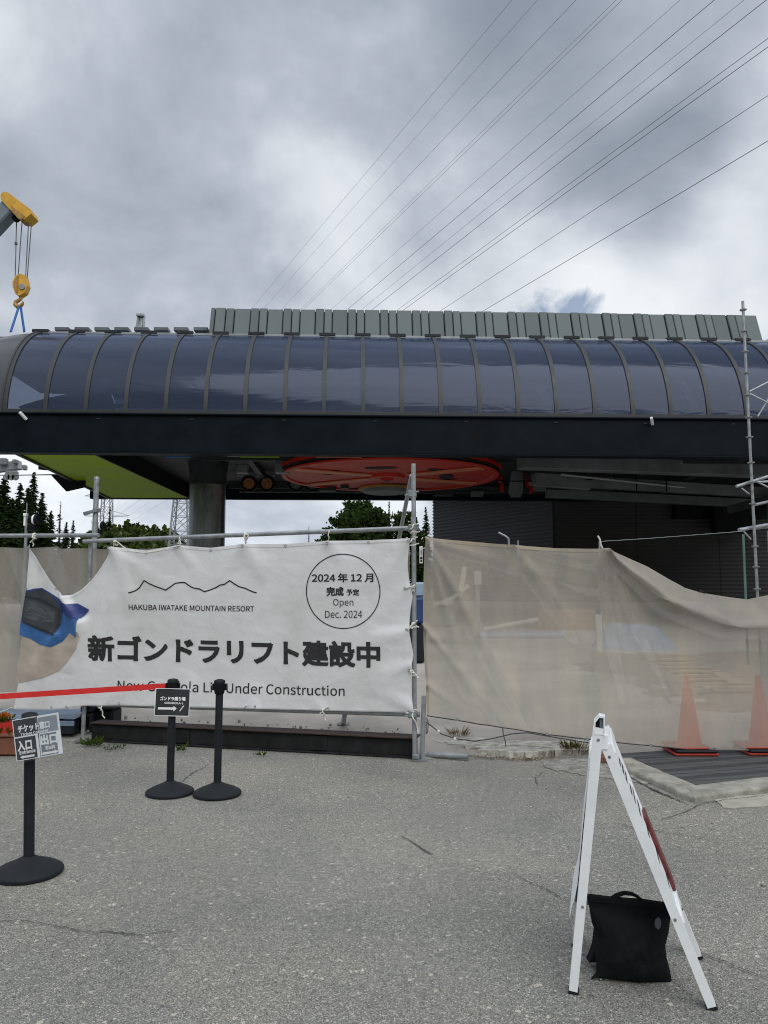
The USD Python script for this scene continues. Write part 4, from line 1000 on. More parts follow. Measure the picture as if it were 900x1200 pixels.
TEXT = {
 'title': '1615 30 0 76 58 0 0 29 13 0 0 -29 58 0 0 -75 -12 0 0 9 -46 0 0 -53 -13 0 0 53 -46 0 0 -10/1686 53 46 -1 0 42 -46 0/1673 93 -46 1 0 -42 46 0;1454 -11 0 55 48 0 0 -45 3 0 1 1 4 0 2 2 3 0 0 1 3 0 0 1 2 0 0 1 6 2 0 1 2 0 0 1 2 0 1 2 4 1 2 3 0 1 -7 6 0 2 -3 2 0 2 -3 2 -1 4 -2 1 -1 4 -2 1 0 2 -1 0 -2 6 -1 0 0 3 3 0 0 2 -10 0 0 11 73 0 0 -1 2 0 3 -2 -1 -4 -1 0 0 -3 -1 0 0 -3 -1 0 0 -2 -1 0 0 -2 -1 0 0 -2 -1 0 0 -2 -1 0 -2 -6 -1 0 0 -2 -2 -1 0 -2 -2 -1 0 -2 -3 -2 0 -2 -9 -8 0 -3 0 -1 2 0 1 -2 2 0 0 -1 2 0 0 -1 2 0 0 -1 2 0 0 -1 6 -2 0 -1 3 0 0 -1 5 -1 0 -1 7 -1 0 -1 4 0 0 -2 -3 -2 0 -2 -2 -1 0 -2 -2 -3 -4 1 0 1 -3 0 0 1 -3 0 0 1 -3 0 -2 2 -3 0 0 1 -10 4 -1 2 -4 1 -6 5 -2 0 -2 -2 -2 0 -4 -4 -6 -2 -1 -2 -2 0 -2 -2 -3 0 -4 -3 -3 0 -2 -2 -3 0 0 -1 -3 0 0 -1 -2 0 -1 4 -2 1 0 2 -2 1 -1 2 -36 0 0 -8/1525 51 1 -1 0 -2 2 -1 2 -6 4 -4 0 -2 5 -4 0 -2 7 -7 1 0 8 7 0 2 5 4 0 2 4 4 0 2 1 0 0 2 1 0 0 2 1 0 2 5 -43 1/1465 8 26 -1 0 27 -26 0;1454 86 1 1 46 0 1 -1 0 -8 3 0 11 10 1 4 2 1 1 5 1 0 0 5 1 1 0 25 49 0 0 -39 1 -1 0 -3 16 0 2 1 0 -2 1 0 0 -9 -25 0 -4 3 0 2 -1 0 0 4 -1 0 -1 33 -26 0 0 -18 -1 0 0 -4 -1 0 -1 -6 -1 0 -2 -6 -2 -1 0 -2 -3 -2 0 -2 -4 -4 -2 0 -2 -3 -2 0 -1 -2 -3 2 0 2 -6 5 -48 0;1448 108 60 0 0 -10 -60 0;1454 65 48 0 0 -9 -48 0;1465 130 1 2 4 1 2 2 3 0 2 -2 0 -2 2 -1 0 -2 2 -1 2 -6 2 -1 2 -5 -3 -2 -2 0 0 -1 -2 0 -1 -2 -2 0 -2 3 0 2 -1 0 0 2 -2 1 -2 6 -2 1 -1 4;1287 -6 0 2 12 11 0 2 3 2 0 2 3 3 0 2 2 2 -1 3 -4 4 0 2 -1 0 -2 6 -1 0 0 3 -3 4 0 3 -1 0 0 3 -1 0 0 4 5 1 0 1 4 0 0 -3 1 0 1 -5 1 0 0 -3 1 0 4 -10 3 -1 1 6 1 0 0 3 1 0 0 4 1 0 0 3 1 0 0 5 1 0 1 10 1 1 -1 4 -19 0 -5 -4 -2 1 0 2 -3 4 0 2 3 1 4 4 0 2 5 5 1 4 2 1 1 4 1 0 0 2 2 1 0 2 1 0 0 2 1 0 0 2 1 0 0 2 1 0 2 6 1 0 0 2 -27 1 0 11 33 0 3 2 1 0 1 -2 2 0 1 -2 2 0 1 -2 -2 -2 0 -3 -1 0 0 -2 -1 0 0 -2 -1 0 0 -2 -1 0 -2 -6 -1 0 0 -2 -2 -1 -3 -8 -2 -1 -1 -4 -2 -1 -1 -4 -2 -1 0 -2 17 -1 0 -1 4 0 0 -8 -1 0 0 -7 -1 0 -1 -11 -1 0 -2 -12 -1 0 0 -3 -1 0 0 -4 -2 -2 0 -3 -1 0 0 -3 -2 -2 0 -2 5 -5 2 0 2 -3 2 0 0 -1 2 0 0 -1 6 -2 0 -1 3 0 0 -1 3 0 0 -1 4 0 0 -1 4 0 0 -1 15 -1 1 -1 65 0 0 -1 -2 -1 0 -3 -1 0 -2 -6 -60 0 -1 1 -16 1 0 1 -5 0 0 1 -4 0 0 1 -6 1 -2 2 -3 0 0 1 -6 2 -1 2 -2 0 -1 2 -2 0 -4 5 -1 0 -2 -4 -4 -4 0 -2 -3 -2 0 -2 -9 -9 -3 -1;1333 90 0 9 40 0 0 13 -30 0 0 10 30 0 0 13 11 0 0 -13 36 0 0 -22 2 -1 9 0 0 -9 -11 0 0 -22 -36 0 0 -12 40 -1 0 -9 -40 0 0 -11 46 -1 0 -10 -46 0 0 -16 -11 0 0 16 -39 0 0 10 39 0 0 12 -32 0 0 9 32 0 0 13 -31 0 0 10 31 0 0 11/1409 89 -25 1 0 -12 25 0/1384 101 2 -2 23 0 0 13 -25 0;1173 -5 0 7 1 1 0 113 -1 1 0 7 15 0 0 -9 -1 -1 0 -33 9 -2 0 -1 3 0 0 -1 3 0 0 -1 3 0 0 -1 3 0 2 -2 6 -1 2 -2 6 -1 2 -2 3 0 0 -1 5 -1 2 -2 3 0 4 -3 3 0 0 -1 8 -3 1 -1 0 -3 -2 -2 0 -3 -2 -2 0 -3 -3 0 0 1 -2 0 0 1 -6 2 0 1 -3 0 0 1 -2 0 0 1 -6 2 0 1 -3 0 -2 2 -3 0 -2 2 -3 0 -2 2 -3 0 -2 2 -3 0 0 1 -3 0 -2 2 -3 0 0 1 -3 0 0 1 -3 0 0 1 -5 1 0 -58 1 -1 0 -13;983 99 0 14 5 0 1 -1 97 0 2 1 0 -1 4 -1 1 -2 2 0 1 -2 2 0 -1 -4 -1 0 0 -4 -1 0 0 -4 -1 0 -2 -12 -1 0 0 -3 -1 0 0 -4 -2 -2 -2 -9 -2 -2 0 -3 -1 0 -4 -10 -2 -1 -1 -4 -2 -1 0 -2 -2 -1 0 -2 -4 -3 0 -2 -14 -14 -2 0 -3 -4 -2 0 -1 -2 -2 0 -1 -2 -2 0 -1 -2 -2 0 -1 -2 -2 0 0 -1 -2 0 0 -1 -2 0 0 -1 -6 -2 0 -1 -3 0 -4 -3 -3 0 0 -1 -6 -1 0 -1 -3 2 0 2 -8 7 0 2 4 0 0 1 7 1 2 2 6 1 0 1 6 2 0 1 2 0 0 1 2 0 0 1 2 0 0 1 2 0 0 1 2 0 1 2 2 0 1 2 2 0 2 3 2 0 4 5 2 0 6 6 0 2 5 4 0 2 2 1 0 2 2 1 0 2 2 1 4 10 1 0 0 2 1 0 0 2 1 0 1 6 1 0 1 5 1 0 1 7 1 0 0 5 1 0 0 5 1 0 0 2;859 4 1 2 4 0 0 1 3 0 0 1 3 0 0 1 2 0 2 2 3 0 3 3 4 1 5 5 2 0 7 7 0 2 3 2 0 2 1 0 0 2 1 0 2 6 1 0 0 3 1 0 1 10 1 1 0 9 1 1 0 52 -1 1 0 4 15 0 0 -50 -1 -1 0 -15 -1 0 0 -7 -1 0 -1 -9 -1 0 -1 -6 -1 0 -2 -6 -2 -1 -1 -4 -3 -2 0 -2 -10 -10 -2 0 -5 -5 -2 0 0 -1 -2 0 0 -1 -2 0 0 -1 -2 0 0 -1 -2 0 0 -1 -6 -2 0 -1 -8 -2 -3 3 0 2;835 46 1 1 0 71 -1 2 1 1 14 0 0 -5 -1 -1 0 -65 1 -1 0 -5 -15 0;663 70 0 13 4 0 1 -1 100 0 1 1 4 0 1 -2 2 0 1 -2 3 -1 -2 -8 -1 0 0 -4 -2 -2 -1 -6 -2 -2 0 -3 -1 0 0 -2 -1 0 0 -2 -1 0 -2 -6 -1 0 0 -2 -2 -1 0 -2 -4 -4 0 -2 -5 -4 0 -2 -6 -6 -2 0 -5 -6 -2 0 -5 -5 -4 -1 -1 -2 -2 0 0 -1 -2 0 0 -1 -2 0 0 -1 -2 0 0 -1 -6 -2 0 -1 -3 0 -2 -2 -3 0 0 -1 -9 -2 0 -1 -1 0 -7 7 0 2 -3 2 0 1 7 1 0 1 4 0 0 1 6 1 2 2 3 0 2 2 3 0 0 1 6 2 1 2 4 1 4 4 2 0 2 3 2 0 13 13 0 2 2 1 0 2 2 1 0 2 2 1 3 8 1 0 0 3 2 2 2 9;677 120 2 0 1 -1 85 0 1 1 3 0 0 -13 -92 0;596 118 1 2 2 0 4 3 2 0 0 -2 3 -2 0 -2 4 -4 1 -4 2 -1 1 -4 2 -1 1 -4 -3 -2 -2 0 0 -1 -2 0 0 -1 -2 0 0 2 -2 1 -3 8 -2 1 0 2 -2 1 0 2 -2 1 0 2;528 -7 0 8 1 1 0 110 -1 1 0 9 15 0 0 -10 -1 -1 0 -32 1 -1 3 0 0 -1 3 0 0 -1 3 0 0 -1 3 0 0 -1 3 0 0 -1 3 0 0 -1 3 0 0 -1 3 0 2 -2 9 -2 2 -2 3 0 0 -1 5 -1 2 -2 3 0 4 -3 3 0 0 -1 6 -2 0 -1 3 0 1 -1 0 -3 -2 -2 0 -3 -2 -2 0 -3 -2 -1 0 1 -2 0 0 1 -2 0 0 1 -2 0 0 1 -2 0 0 1 -6 2 0 1 -3 0 -4 3 -3 0 -2 2 -3 0 -2 2 -3 0 -2 2 -3 0 -2 2 -3 0 0 1 -9 2 -2 2 -7 1 0 -60 1 -1 0 -10;577 109 0 3 8 3 2 -2 0 -2 2 -1 0 -2 2 -1 0 -2 3 -3 1 -4 2 -1 0 -2 2 -2 0 -3 -3 0 -4 -3 -2 0 0 2 -3 3 -3 8 -2 1 0 2 -3 3 0 2;351 -3 -8 13 2 0 0 1 10 1 0 1 12 2 0 1 3 0 0 1 9 2 4 3 3 0 0 1 6 2 0 1 2 0 0 1 2 0 0 1 2 0 0 1 2 0 0 1 2 0 1 2 2 0 3 3 2 0 2 3 2 0 1 2 2 0 3 4 2 0 7 8 2 0 3 3 0 2 8 7 0 2 7 7 0 2 2 1 0 2 2 1 0 2 2 1 2 6 2 1 0 2 2 0 1 -1 2 -6 3 -3 0 -4 -1 0 -1 -4 -2 -1 0 -2 -2 -1 0 -2 -2 -1 0 -2 -2 -1 0 -2 -9 -9 0 -2 -13 -13 -2 0 -9 -9 -2 0 -1 -2 -2 0 -1 -2 -2 0 -1 -2 -2 0 -1 -2 -4 -1 -1 -2 -6 -2 -2 -2 -10 -4 0 -1 -3 0 -2 -2 -3 0 -2 -2 -3 0 0 -1 -6 -1 0 -1 -4 0 0 -1 -8 -1 0 -1 -4 0 -1 -1;347 107 0 1 9 9 1 0 3 -3 2 0 2 -3 2 0 2 -3 2 0 2 -3 2 0 3 -4 2 0 12 -12 2 0 4 -4 0 -1 -9 -9 -2 0 -3 4 -2 0 -8 9 -2 0 -4 5 -2 0 -4 5 -2 0 -2 3 -2 0 -6 6;289 133 0 1 2 0 2 2 5 1 2 -2 0 -2 2 -1 0 -2 2 -1 1 -4 2 -1 1 -4 2 -1 1 -3 -2 0 -2 -2 -3 0 0 -1 -3 0 0 2 -1 0 -1 4 -2 1 -1 4 -2 1 0 2 -3 3 0 2;182 17 5 0 1 -1 91 1 0 75 -95 0 0 13 1 1 2 0 1 -1 104 0 0 -105 1 -1 0 -5 -15 0 0 3 1 1 -1 5 -92 0 -1 -1 -2 0 -1 1;269 128 1 2 2 0 0 1 6 1 2 -2 0 -2 2 -1 1 -4 2 -1 1 -4 2 -1 0 -2 2 -2 0 -2 -4 -1 -2 -2 -3 0 -2 3 0 2 -1 0 0 2 -1 0 0 2 -1 0 0 2 -2 1 -1 4;74 -5 0 2 2 1 0 2 1 0 2 6 1 0 0 3 2 2 0 3 1 0 0 4 1 0 0 3 1 0 0 5 1 0 0 6 1 0 0 8 1 1 0 78 1 1 5 0 0 1 5 0 0 1 5 0 0 1 5 0 0 1 4 0 0 1 12 2 0 1 3 0 0 1 3 0 0 1 8 2 1 -2 2 0 6 -6 0 -1 -5 -1 0 -1 -3 0 0 -1 -4 0 0 -1 -3 0 0 -1 -8 -1 0 -1 -5 0 0 -1 -5 0 0 -1 -11 -1 0 -1 -4 -1 0 -30 53 0 0 -11 -17 0 0 -82 -12 0 -1 82 -23 0 0 -16 -1 -1 0 -14 -1 -1 0 -7 -1 0 0 -7 -1 0 -1 -9 -1 0 0 -3 -1 0 -1 -7 -1 0 -1 -5 -1 0 -3 -8 -2 -1 0 -2 -3 0 -4 5;7 71 0 10 19 0 0 5 -1 1 0 4 -1 0 0 4 -1 0 0 3 -1 0 0 3 -1 0 -1 4 8 1 0 1 0 1 -18 0 0 10 31 0 0 2 -3 4 0 3 -1 0 -1 4 -2 1 0 1 2 0 0 1 4 0 0 1 4 0 0 1 2 -1 0 -2 1 0 0 -2 1 0 0 -2 1 0 0 -2 1 0 0 -2 1 0 0 -2 1 0 0 -2 2 -3 26 0 0 -10 -17 0 0 -2 8 -1 0 -3 -1 0 -1 -6 -2 -2 -1 -6 -3 -4 0 -2 20 -1 0 -10 -32 0 0 -15 30 -1 0 -11 -30 0 0 -47 -2 -2 0 -2 -2 0 -2 -2 -4 0 0 -1 -12 0 0 4 -1 0 -1 5 -1 0 0 1 13 0 1 1 0 43 -32 0 0 11 32 0 0 16/30 83 0 -2 22 0 0 2 1 0 0 3 1 0 0 3 1 0 0 3 2 2 0 4 1 0 1 6 1 0 0 4 -30 0 0 -3 3 -4 0 -3 1 0 0 -3 1 0 0 -4 1 0 0 -4 1 -1 0 -2;58 33 0 2 6 2 0 1 2 0 2 -2 0 -2 2 -1 0 -2 1 0 0 -2 1 0 0 -2 1 0 0 -2 1 0 0 -2 1 0 0 -2 1 0 2 -6 1 0 0 -2 -2 -2 -2 0 -3 -3 -2 0 0 3 -3 4 0 2 -1 0 0 3 -3 3 0 2 -1 0 0 2 -1 0 -2 6;7 10 0 2 3 2 0 2 2 1 0 2 2 1 0 2 2 1 0 3 1 0 2 6 1 0 1 5 2 1 0 -1 8 -1 0 -3 -1 0 0 -3 -2 -2 0 -3 -1 0 -3 -8 -2 -1 -1 -4 -4 -4 0 -2 -1 -1 -2 0 0 1 -2 0 -2 3',
 'resort': '1559 59 0 7 48 0 0 -7 -20 0 0 -59 -8 0 0 59;1508 66 27 0 7 -2 7 -5 3 -9 -1 -10 -6 -8 -7 -4 5 -11 9 -13 1 -4 -10 1 -15 27 -12 0 0 -28 -8 0/1516 36 17 -1 6 2 4 6 0 10 -2 3 -7 3 -18 0;1437 28 0 10 4 15 9 10 6 3 4 1 15 -1 6 -3 6 -6 4 -7 3 -16 -2 -15 -5 -10 -10 -8 -6 -2 -11 0 -10 4 -8 9 -3 6/1446 26 2 -8 3 -5 8 -6 8 -1 5 1 5 3 6 9 2 9 -1 17 -4 8 -4 4 -9 3 -8 -1 -4 -2 -5 -5 -3 -7 -1 -5;1383 8 3 6 2 0 10 -7 11 -1 7 3 3 5 0 7 -3 4 -21 9 -7 6 -3 8 3 11 5 5 8 3 14 -1 9 -5 1 -3 -3 -4 -2 0 -7 5 -9 1 -6 -2 -4 -5 0 -6 4 -5 23 -10 5 -5 2 -6 0 -6 -4 -9 -9 -6 -15 -1 -13 5;1334 66 38 0 0 -7 -30 0 0 -21 25 0 0 -7 -25 0 0 -23 31 -1 0 -7 -39 0;1277 66 27 0 7 -2 7 -5 3 -9 -1 -10 -6 -8 -7 -4 5 -11 9 -13 1 -4 -10 1 -15 27 -12 0 0 -28 -8 0/1285 36 17 -1 6 2 4 6 0 10 -2 3 -7 3 -18 0;1192 0 0 66 9 0 15 -28 5 -6 2 -6 2 -1 5 -12 1 0 0 53 8 0 0 -66 -9 0 -15 28 -2 1 -2 6 -2 1 -2 6 -2 1 -4 10 -1 0 0 -53;1166 66 8 0 0 -66 -8 0;1103 0 0 3 20 60 2 3 9 0 22 -66 -9 0 -2 10 -5 10 -23 0 -6 -20/1127 50 -7 -23 19 0 -9 31 -2 0;1051 59 0 7 48 0 0 -7 -20 0 0 -59 -8 0 0 59;992 0 0 66 9 0 15 -28 5 -6 2 -6 2 -1 5 -12 1 0 0 53 8 0 0 -66 -9 0 -15 28 -2 1 -2 6 -2 1 -2 6 -2 1 -4 10 -1 0 0 -53;927 19 0 47 8 0 0 -44 2 -8 5 -6 7 -2 10 2 6 8 1 5 0 45 8 0 0 -47 -2 -7 -4 -7 -12 -6 -15 1 -8 5 -5 9;856 28 0 10 4 15 9 10 6 3 4 1 15 -1 6 -3 6 -6 4 -7 3 -16 -2 -15 -5 -10 -10 -8 -6 -2 -11 0 -10 4 -8 9 -3 6/865 26 3 -10 6 -7 11 -3 6 1 5 3 6 9 2 9 -1 17 -4 8 -4 4 -9 3 -8 -1 -4 -2 -5 -5 -3 -7;787 66 10 0 1 -1 13 -40 4 -6 1 0 15 46 1 1 10 0 0 -66 -8 0 0 52 -1 0 -2 -9 -2 -2 -2 -9 -6 -13 -3 -12 -7 0 -13 39 -2 2 0 3 -2 0 1 -51 -8 0;714 66 38 0 0 -7 -30 0 0 -21 25 0 0 -7 -25 0 0 -23 31 -1 0 -7 -39 0;656 66 8 0 1 -32 3 2 0 2 5 4 0 2 5 4 0 2 14 16 9 0 -1 -3 -5 -4 0 -2 -5 -4 0 -2 -5 -4 -4 -6 8 -15 2 -1 9 -18 2 -1 2 -6 -9 0 -16 30 -3 3 -12 -12 0 -21 -8 0;593 0 0 3 20 60 2 3 9 0 22 -66 -9 0 -2 10 -5 10 -23 0 -6 -20/617 50 -7 -23 19 0 -9 31 -2 0;541 59 0 7 48 0 0 -7 -20 0 0 -59 -8 0 0 59;484 0 0 3 20 60 2 3 9 0 22 -66 -9 0 -2 10 -5 10 -23 0 -6 -20/508 50 -7 -23 19 0 -9 31 -2 0;409 56 -3 10 9 0 10 -56 1 0 4 19 10 37 8 0 2 -12 2 -3 6 -24 2 -14 2 -1 1 0 2 18 7 35 8 1 0 -5 -13 -61 -10 0 -1 2 -7 32 -2 3 -2 14 -1 0 -2 0 -1 -4 0 -5 -7 -24 -3 -17 -1 -1 -10 0;387 66 8 0 0 -66 -8 0;304 0 0 3 20 60 2 3 9 0 22 -66 -9 0 -2 10 -5 10 -23 0 -6 -20/328 50 -7 -23 19 0 -9 31 -2 0;253 66 26 0 8 -2 6 -5 2 -4 0 -10 -3 -6 -3 -1 -1 -3 6 -3 4 -5 1 -12 -3 -7 -4 -4 -12 -4 -27 0/263 32 -2 -2 0 -23 20 0 5 2 3 3 2 4 0 6 -3 6 -7 3 -8 0 -1 1/276 38 7 2 3 3 1 9 -1 3 -6 4 -19 0 0 -21;188 19 0 47 8 0 0 -44 2 -8 5 -6 7 -2 10 2 6 8 1 5 0 45 8 0 0 -47 -2 -7 -4 -7 -12 -6 -15 1 -8 5 -5 9;130 66 8 0 1 -32 3 2 0 2 5 4 0 2 5 4 0 2 14 16 9 0 -1 -3 -5 -4 0 -2 -5 -4 0 -2 -5 -4 -4 -6 8 -15 2 -1 9 -18 2 -1 2 -6 -9 0 -16 30 -3 3 -12 -12 0 -21 -8 0;67 0 0 3 20 60 2 3 9 0 22 -66 -9 0 -2 10 -5 10 -23 0 -6 -20/91 50 -7 -23 19 0 -9 31 -2 0;9 0 0 66 8 0 1 -28 30 0 0 28 9 0 0 -66 -9 0 -1 31 -30 0 0 -31',
 'sub': '1693 54 8 0 1 -7 8 7 6 2 12 -1 5 -4 3 -7 0 -7 1 -1 0 -36 -9 0 -1 41 -1 3 -6 4 -9 -1 -9 -7 0 -40 -9 0;1628 23 1 14 4 9 6 6 9 4 10 0 8 -3 6 -5 5 -9 1 -4 -1 -19 -5 -9 -10 -7 -14 -1 -9 4 -6 6/1638 21 3 -8 7 -6 10 0 7 5 4 9 0 11 -2 8 -5 6 -4 2 -9 0 -3 -1 -5 -5 -3 -8;1603 74 3 3 7 -1 2 -3 -1 -6 -3 -2 -5 0 -3 3;1604 54 9 0 0 -54 -9 0;1560 47 0 7 8 0 1 15 8 0 0 -15 15 0 0 -7 -15 -1 0 -34 2 -4 5 -2 7 2 2 -4 -1 -4 -13 -1 -5 2 -4 4 -2 5 0 36 -1 1;1511 23 0 9 2 8 4 7 7 6 8 3 10 0 11 -6 -4 -6 -2 0 -5 4 -12 -1 -5 -4 -4 -10 0 -13 3 -7 9 -6 9 0 5 2 1 2 3 0 3 -4 0 -2 -3 -2 -10 -4 -10 0 -6 2 -5 5 -2 0 0 2 -3 2;1453 18 0 36 10 0 0 -39 1 -4 6 -4 7 0 4 2 7 7 0 38 9 0 0 -54 -8 0 0 6 -2 1 -9 -7 -4 -1 -12 1 -5 4 -3 7 0 6;1415 54 8 0 0 -8 1 0 2 3 7 6 3 1 9 -1 -2 -8 -6 1 -4 -1 -4 -3 -4 -6 -1 -4 0 -34 -9 0;1371 47 0 7 8 0 1 15 8 0 0 -15 15 0 0 -7 -15 -1 0 -34 2 -4 5 -2 7 2 2 -4 -1 -4 -13 -1 -5 2 -4 4 -2 5 0 36 -1 1;1324 6 4 6 14 -6 9 1 4 5 0 6 -3 3 -19 8 -4 4 -2 5 0 6 3 6 3 3 8 3 10 0 11 -5 0 -3 -3 -2 0 -2 -10 5 -5 0 -6 -2 -2 -4 0 -5 3 -3 18 -7 6 -6 1 -11 -3 -6 -5 -4 -6 -2 -11 0 -9 3;1269 54 8 0 1 -7 8 7 6 2 12 -1 5 -4 3 -7 0 -7 1 -1 0 -36 -9 0 -1 41 -1 3 -6 4 -9 -1 -9 -7 0 -40 -9 0;1204 23 1 14 4 9 6 6 9 4 10 0 8 -3 6 -5 5 -9 1 -4 -1 -19 -5 -9 -10 -7 -14 -1 -9 4 -6 6/1214 21 3 -8 7 -6 10 0 7 5 4 9 0 11 -2 8 -5 6 -4 2 -9 0 -3 -1 -5 -5 -3 -8;1141 46 2 8 5 9 7 7 8 4 15 1 12 -5 3 -3 0 -2 -4 -5 -6 5 -7 2 -7 0 -9 -4 -4 -4 -4 -8 -2 -16 4 -17 9 -9 6 -2 8 0 6 2 6 6 2 0 4 -6 -8 -7 -9 -3 -11 0 -11 4 -6 5 -7 12 -2 8;1083 54 8 0 0 -8 1 0 2 3 7 6 3 1 9 -1 -2 -8 -6 1 -4 -1 -4 -3 -4 -6 -1 -4 0 -34 -9 0;1024 23 0 9 2 8 4 7 5 5 9 4 9 0 8 -3 5 -5 4 -10 0 -12 -1 -1 -36 -1 3 -10 5 -5 4 -2 8 -1 12 4 3 -5 -3 -3 -9 -3 -11 0 -10 4 -6 6/1034 38 -1 -6 28 0 1 5 -3 8 -2 0 -2 3 -7 1 -7 -2 -5 -5;962 24 2 16 3 6 7 7 7 3 9 0 11 -5 0 29 9 0 0 -80 -8 0 -1 6 -12 -7 -9 0 -6 2 -8 8/972 21 1 -5 2 -4 7 -5 9 0 6 3 4 5 0 27 -4 4 -5 2 -9 0 -4 -2 -5 -6 -2 -6;905 54 8 0 1 -7 8 7 6 2 12 -1 5 -4 3 -7 0 -7 1 -1 0 -36 -9 0 -1 41 -1 3 -6 4 -9 -1 -9 -7 0 -40 -9 0;834 73 9 0 0 -49 2 -8 6 -7 5 -2 7 0 8 3 4 5 3 17 0 41 8 0 0 -53 -4 -11 -6 -6 -10 -4 -12 0 -10 4 -7 8 -3 10;767 47 0 7 8 0 1 15 8 0 0 -15 15 0 0 -7 -15 -1 0 -34 2 -4 5 -2 7 2 2 -4 -1 -4 -13 -1 -5 2 -4 4 -2 5 0 36 -1 1;734 47 1 7 7 0 0 15 2 5 5 5 3 1 14 -1 -1 -7 -9 1 -5 -5 0 -14 11 0 0 -7 -11 0 0 -47 -9 0 0 46 -1 1;711 74 3 3 7 -1 2 -3 -1 -6 -3 -2 -5 0 -3 3;712 54 9 0 0 -54 -9 0;659 73 9 0 0 -65 32 0 0 -8 -41 0;577 10 0 9 7 9 13 5 12 1 1 2 -2 9 -4 3 -11 0 -11 -5 -3 6 9 5 7 2 10 0 6 -2 5 -5 3 -8 0 -41 -7 0 -2 6 -7 -5 -6 -2 -9 0 -5 2 -4 4/586 12 2 -4 7 -2 6 1 7 4 2 3 0 14 -12 -1 -10 -5 -2 -4;552 7 0 73 9 0 0 -70 1 -3 4 0 1 -7 -9 -1 -4 3;487 23 1 14 4 9 6 6 9 4 10 0 8 -3 6 -5 5 -9 1 -4 -1 -19 -5 -9 -10 -7 -14 -1 -9 4 -6 6/498 35 -1 -15 3 -7 5 -5 12 -1 7 5 4 9 0 11 -2 8 -5 6 -5 2 -11 -1 -5 -5;425 24 2 16 3 6 7 7 7 3 9 0 11 -5 0 29 9 0 0 -80 -8 0 -1 6 -12 -7 -9 0 -6 2 -8 8/435 21 3 -9 7 -5 9 0 6 3 4 5 0 27 -4 4 -5 2 -9 0 -4 -2 -5 -6 -2 -6;368 54 8 0 1 -7 8 7 6 2 12 -1 5 -4 3 -7 0 -7 1 -1 0 -36 -9 0 -1 41 -1 3 -6 4 -9 -1 -9 -7 0 -40 -9 0;303 23 1 14 4 9 6 6 9 4 10 0 8 -3 6 -5 5 -9 1 -4 -1 -19 -5 -9 -10 -7 -14 -1 -9 4 -6 6/313 21 3 -8 7 -6 10 0 7 5 4 9 0 11 -2 8 -5 6 -4 2 -9 0 -3 -1 -5 -5 -3 -8;235 28 1 22 4 10 8 9 10 5 16 1 10 -4 5 -4 0 -2 -4 -5 -3 3 -10 4 -8 0 -8 -3 -7 -7 -3 -6 -2 -12 1 -13 3 -8 6 -7 11 -4 12 1 5 4 0 18 -15 0 -1 8 24 0 0 -31 -3 -3 -13 -5 -12 0 -7 2 -6 3 -8 8 -4 8;132 48 -2 6 9 0 9 -33 1 -9 2 -1 1 0 10 42 10 1 11 -44 1 0 3 6 0 5 8 32 9 1 -1 -8 -2 -3 -1 -8 -2 -3 -8 -32 -11 0 -1 1 -11 42 -1 0 -10 -43 -11 0 -10 33 0 4 -2 3;77 23 0 9 2 8 4 7 5 5 9 4 9 0 8 -3 5 -5 4 -10 0 -12 -1 -1 -36 -1 3 -10 5 -5 4 -2 8 -1 12 4 3 -5 -3 -3 -9 -3 -11 0 -10 4 -6 6/86 33 29 -1 0 6 -3 7 -2 0 -2 3 -8 1 -6 -2 -5 -5;10 73 10 0 11 -21 5 -6 2 -6 5 -6 2 -6 2 -1 5 -12 1 0 0 58 9 0 0 -73 -10 0 -2 6 -12 18 -6 13 -5 6 -6 14 -2 1 0 -58 -9 0',
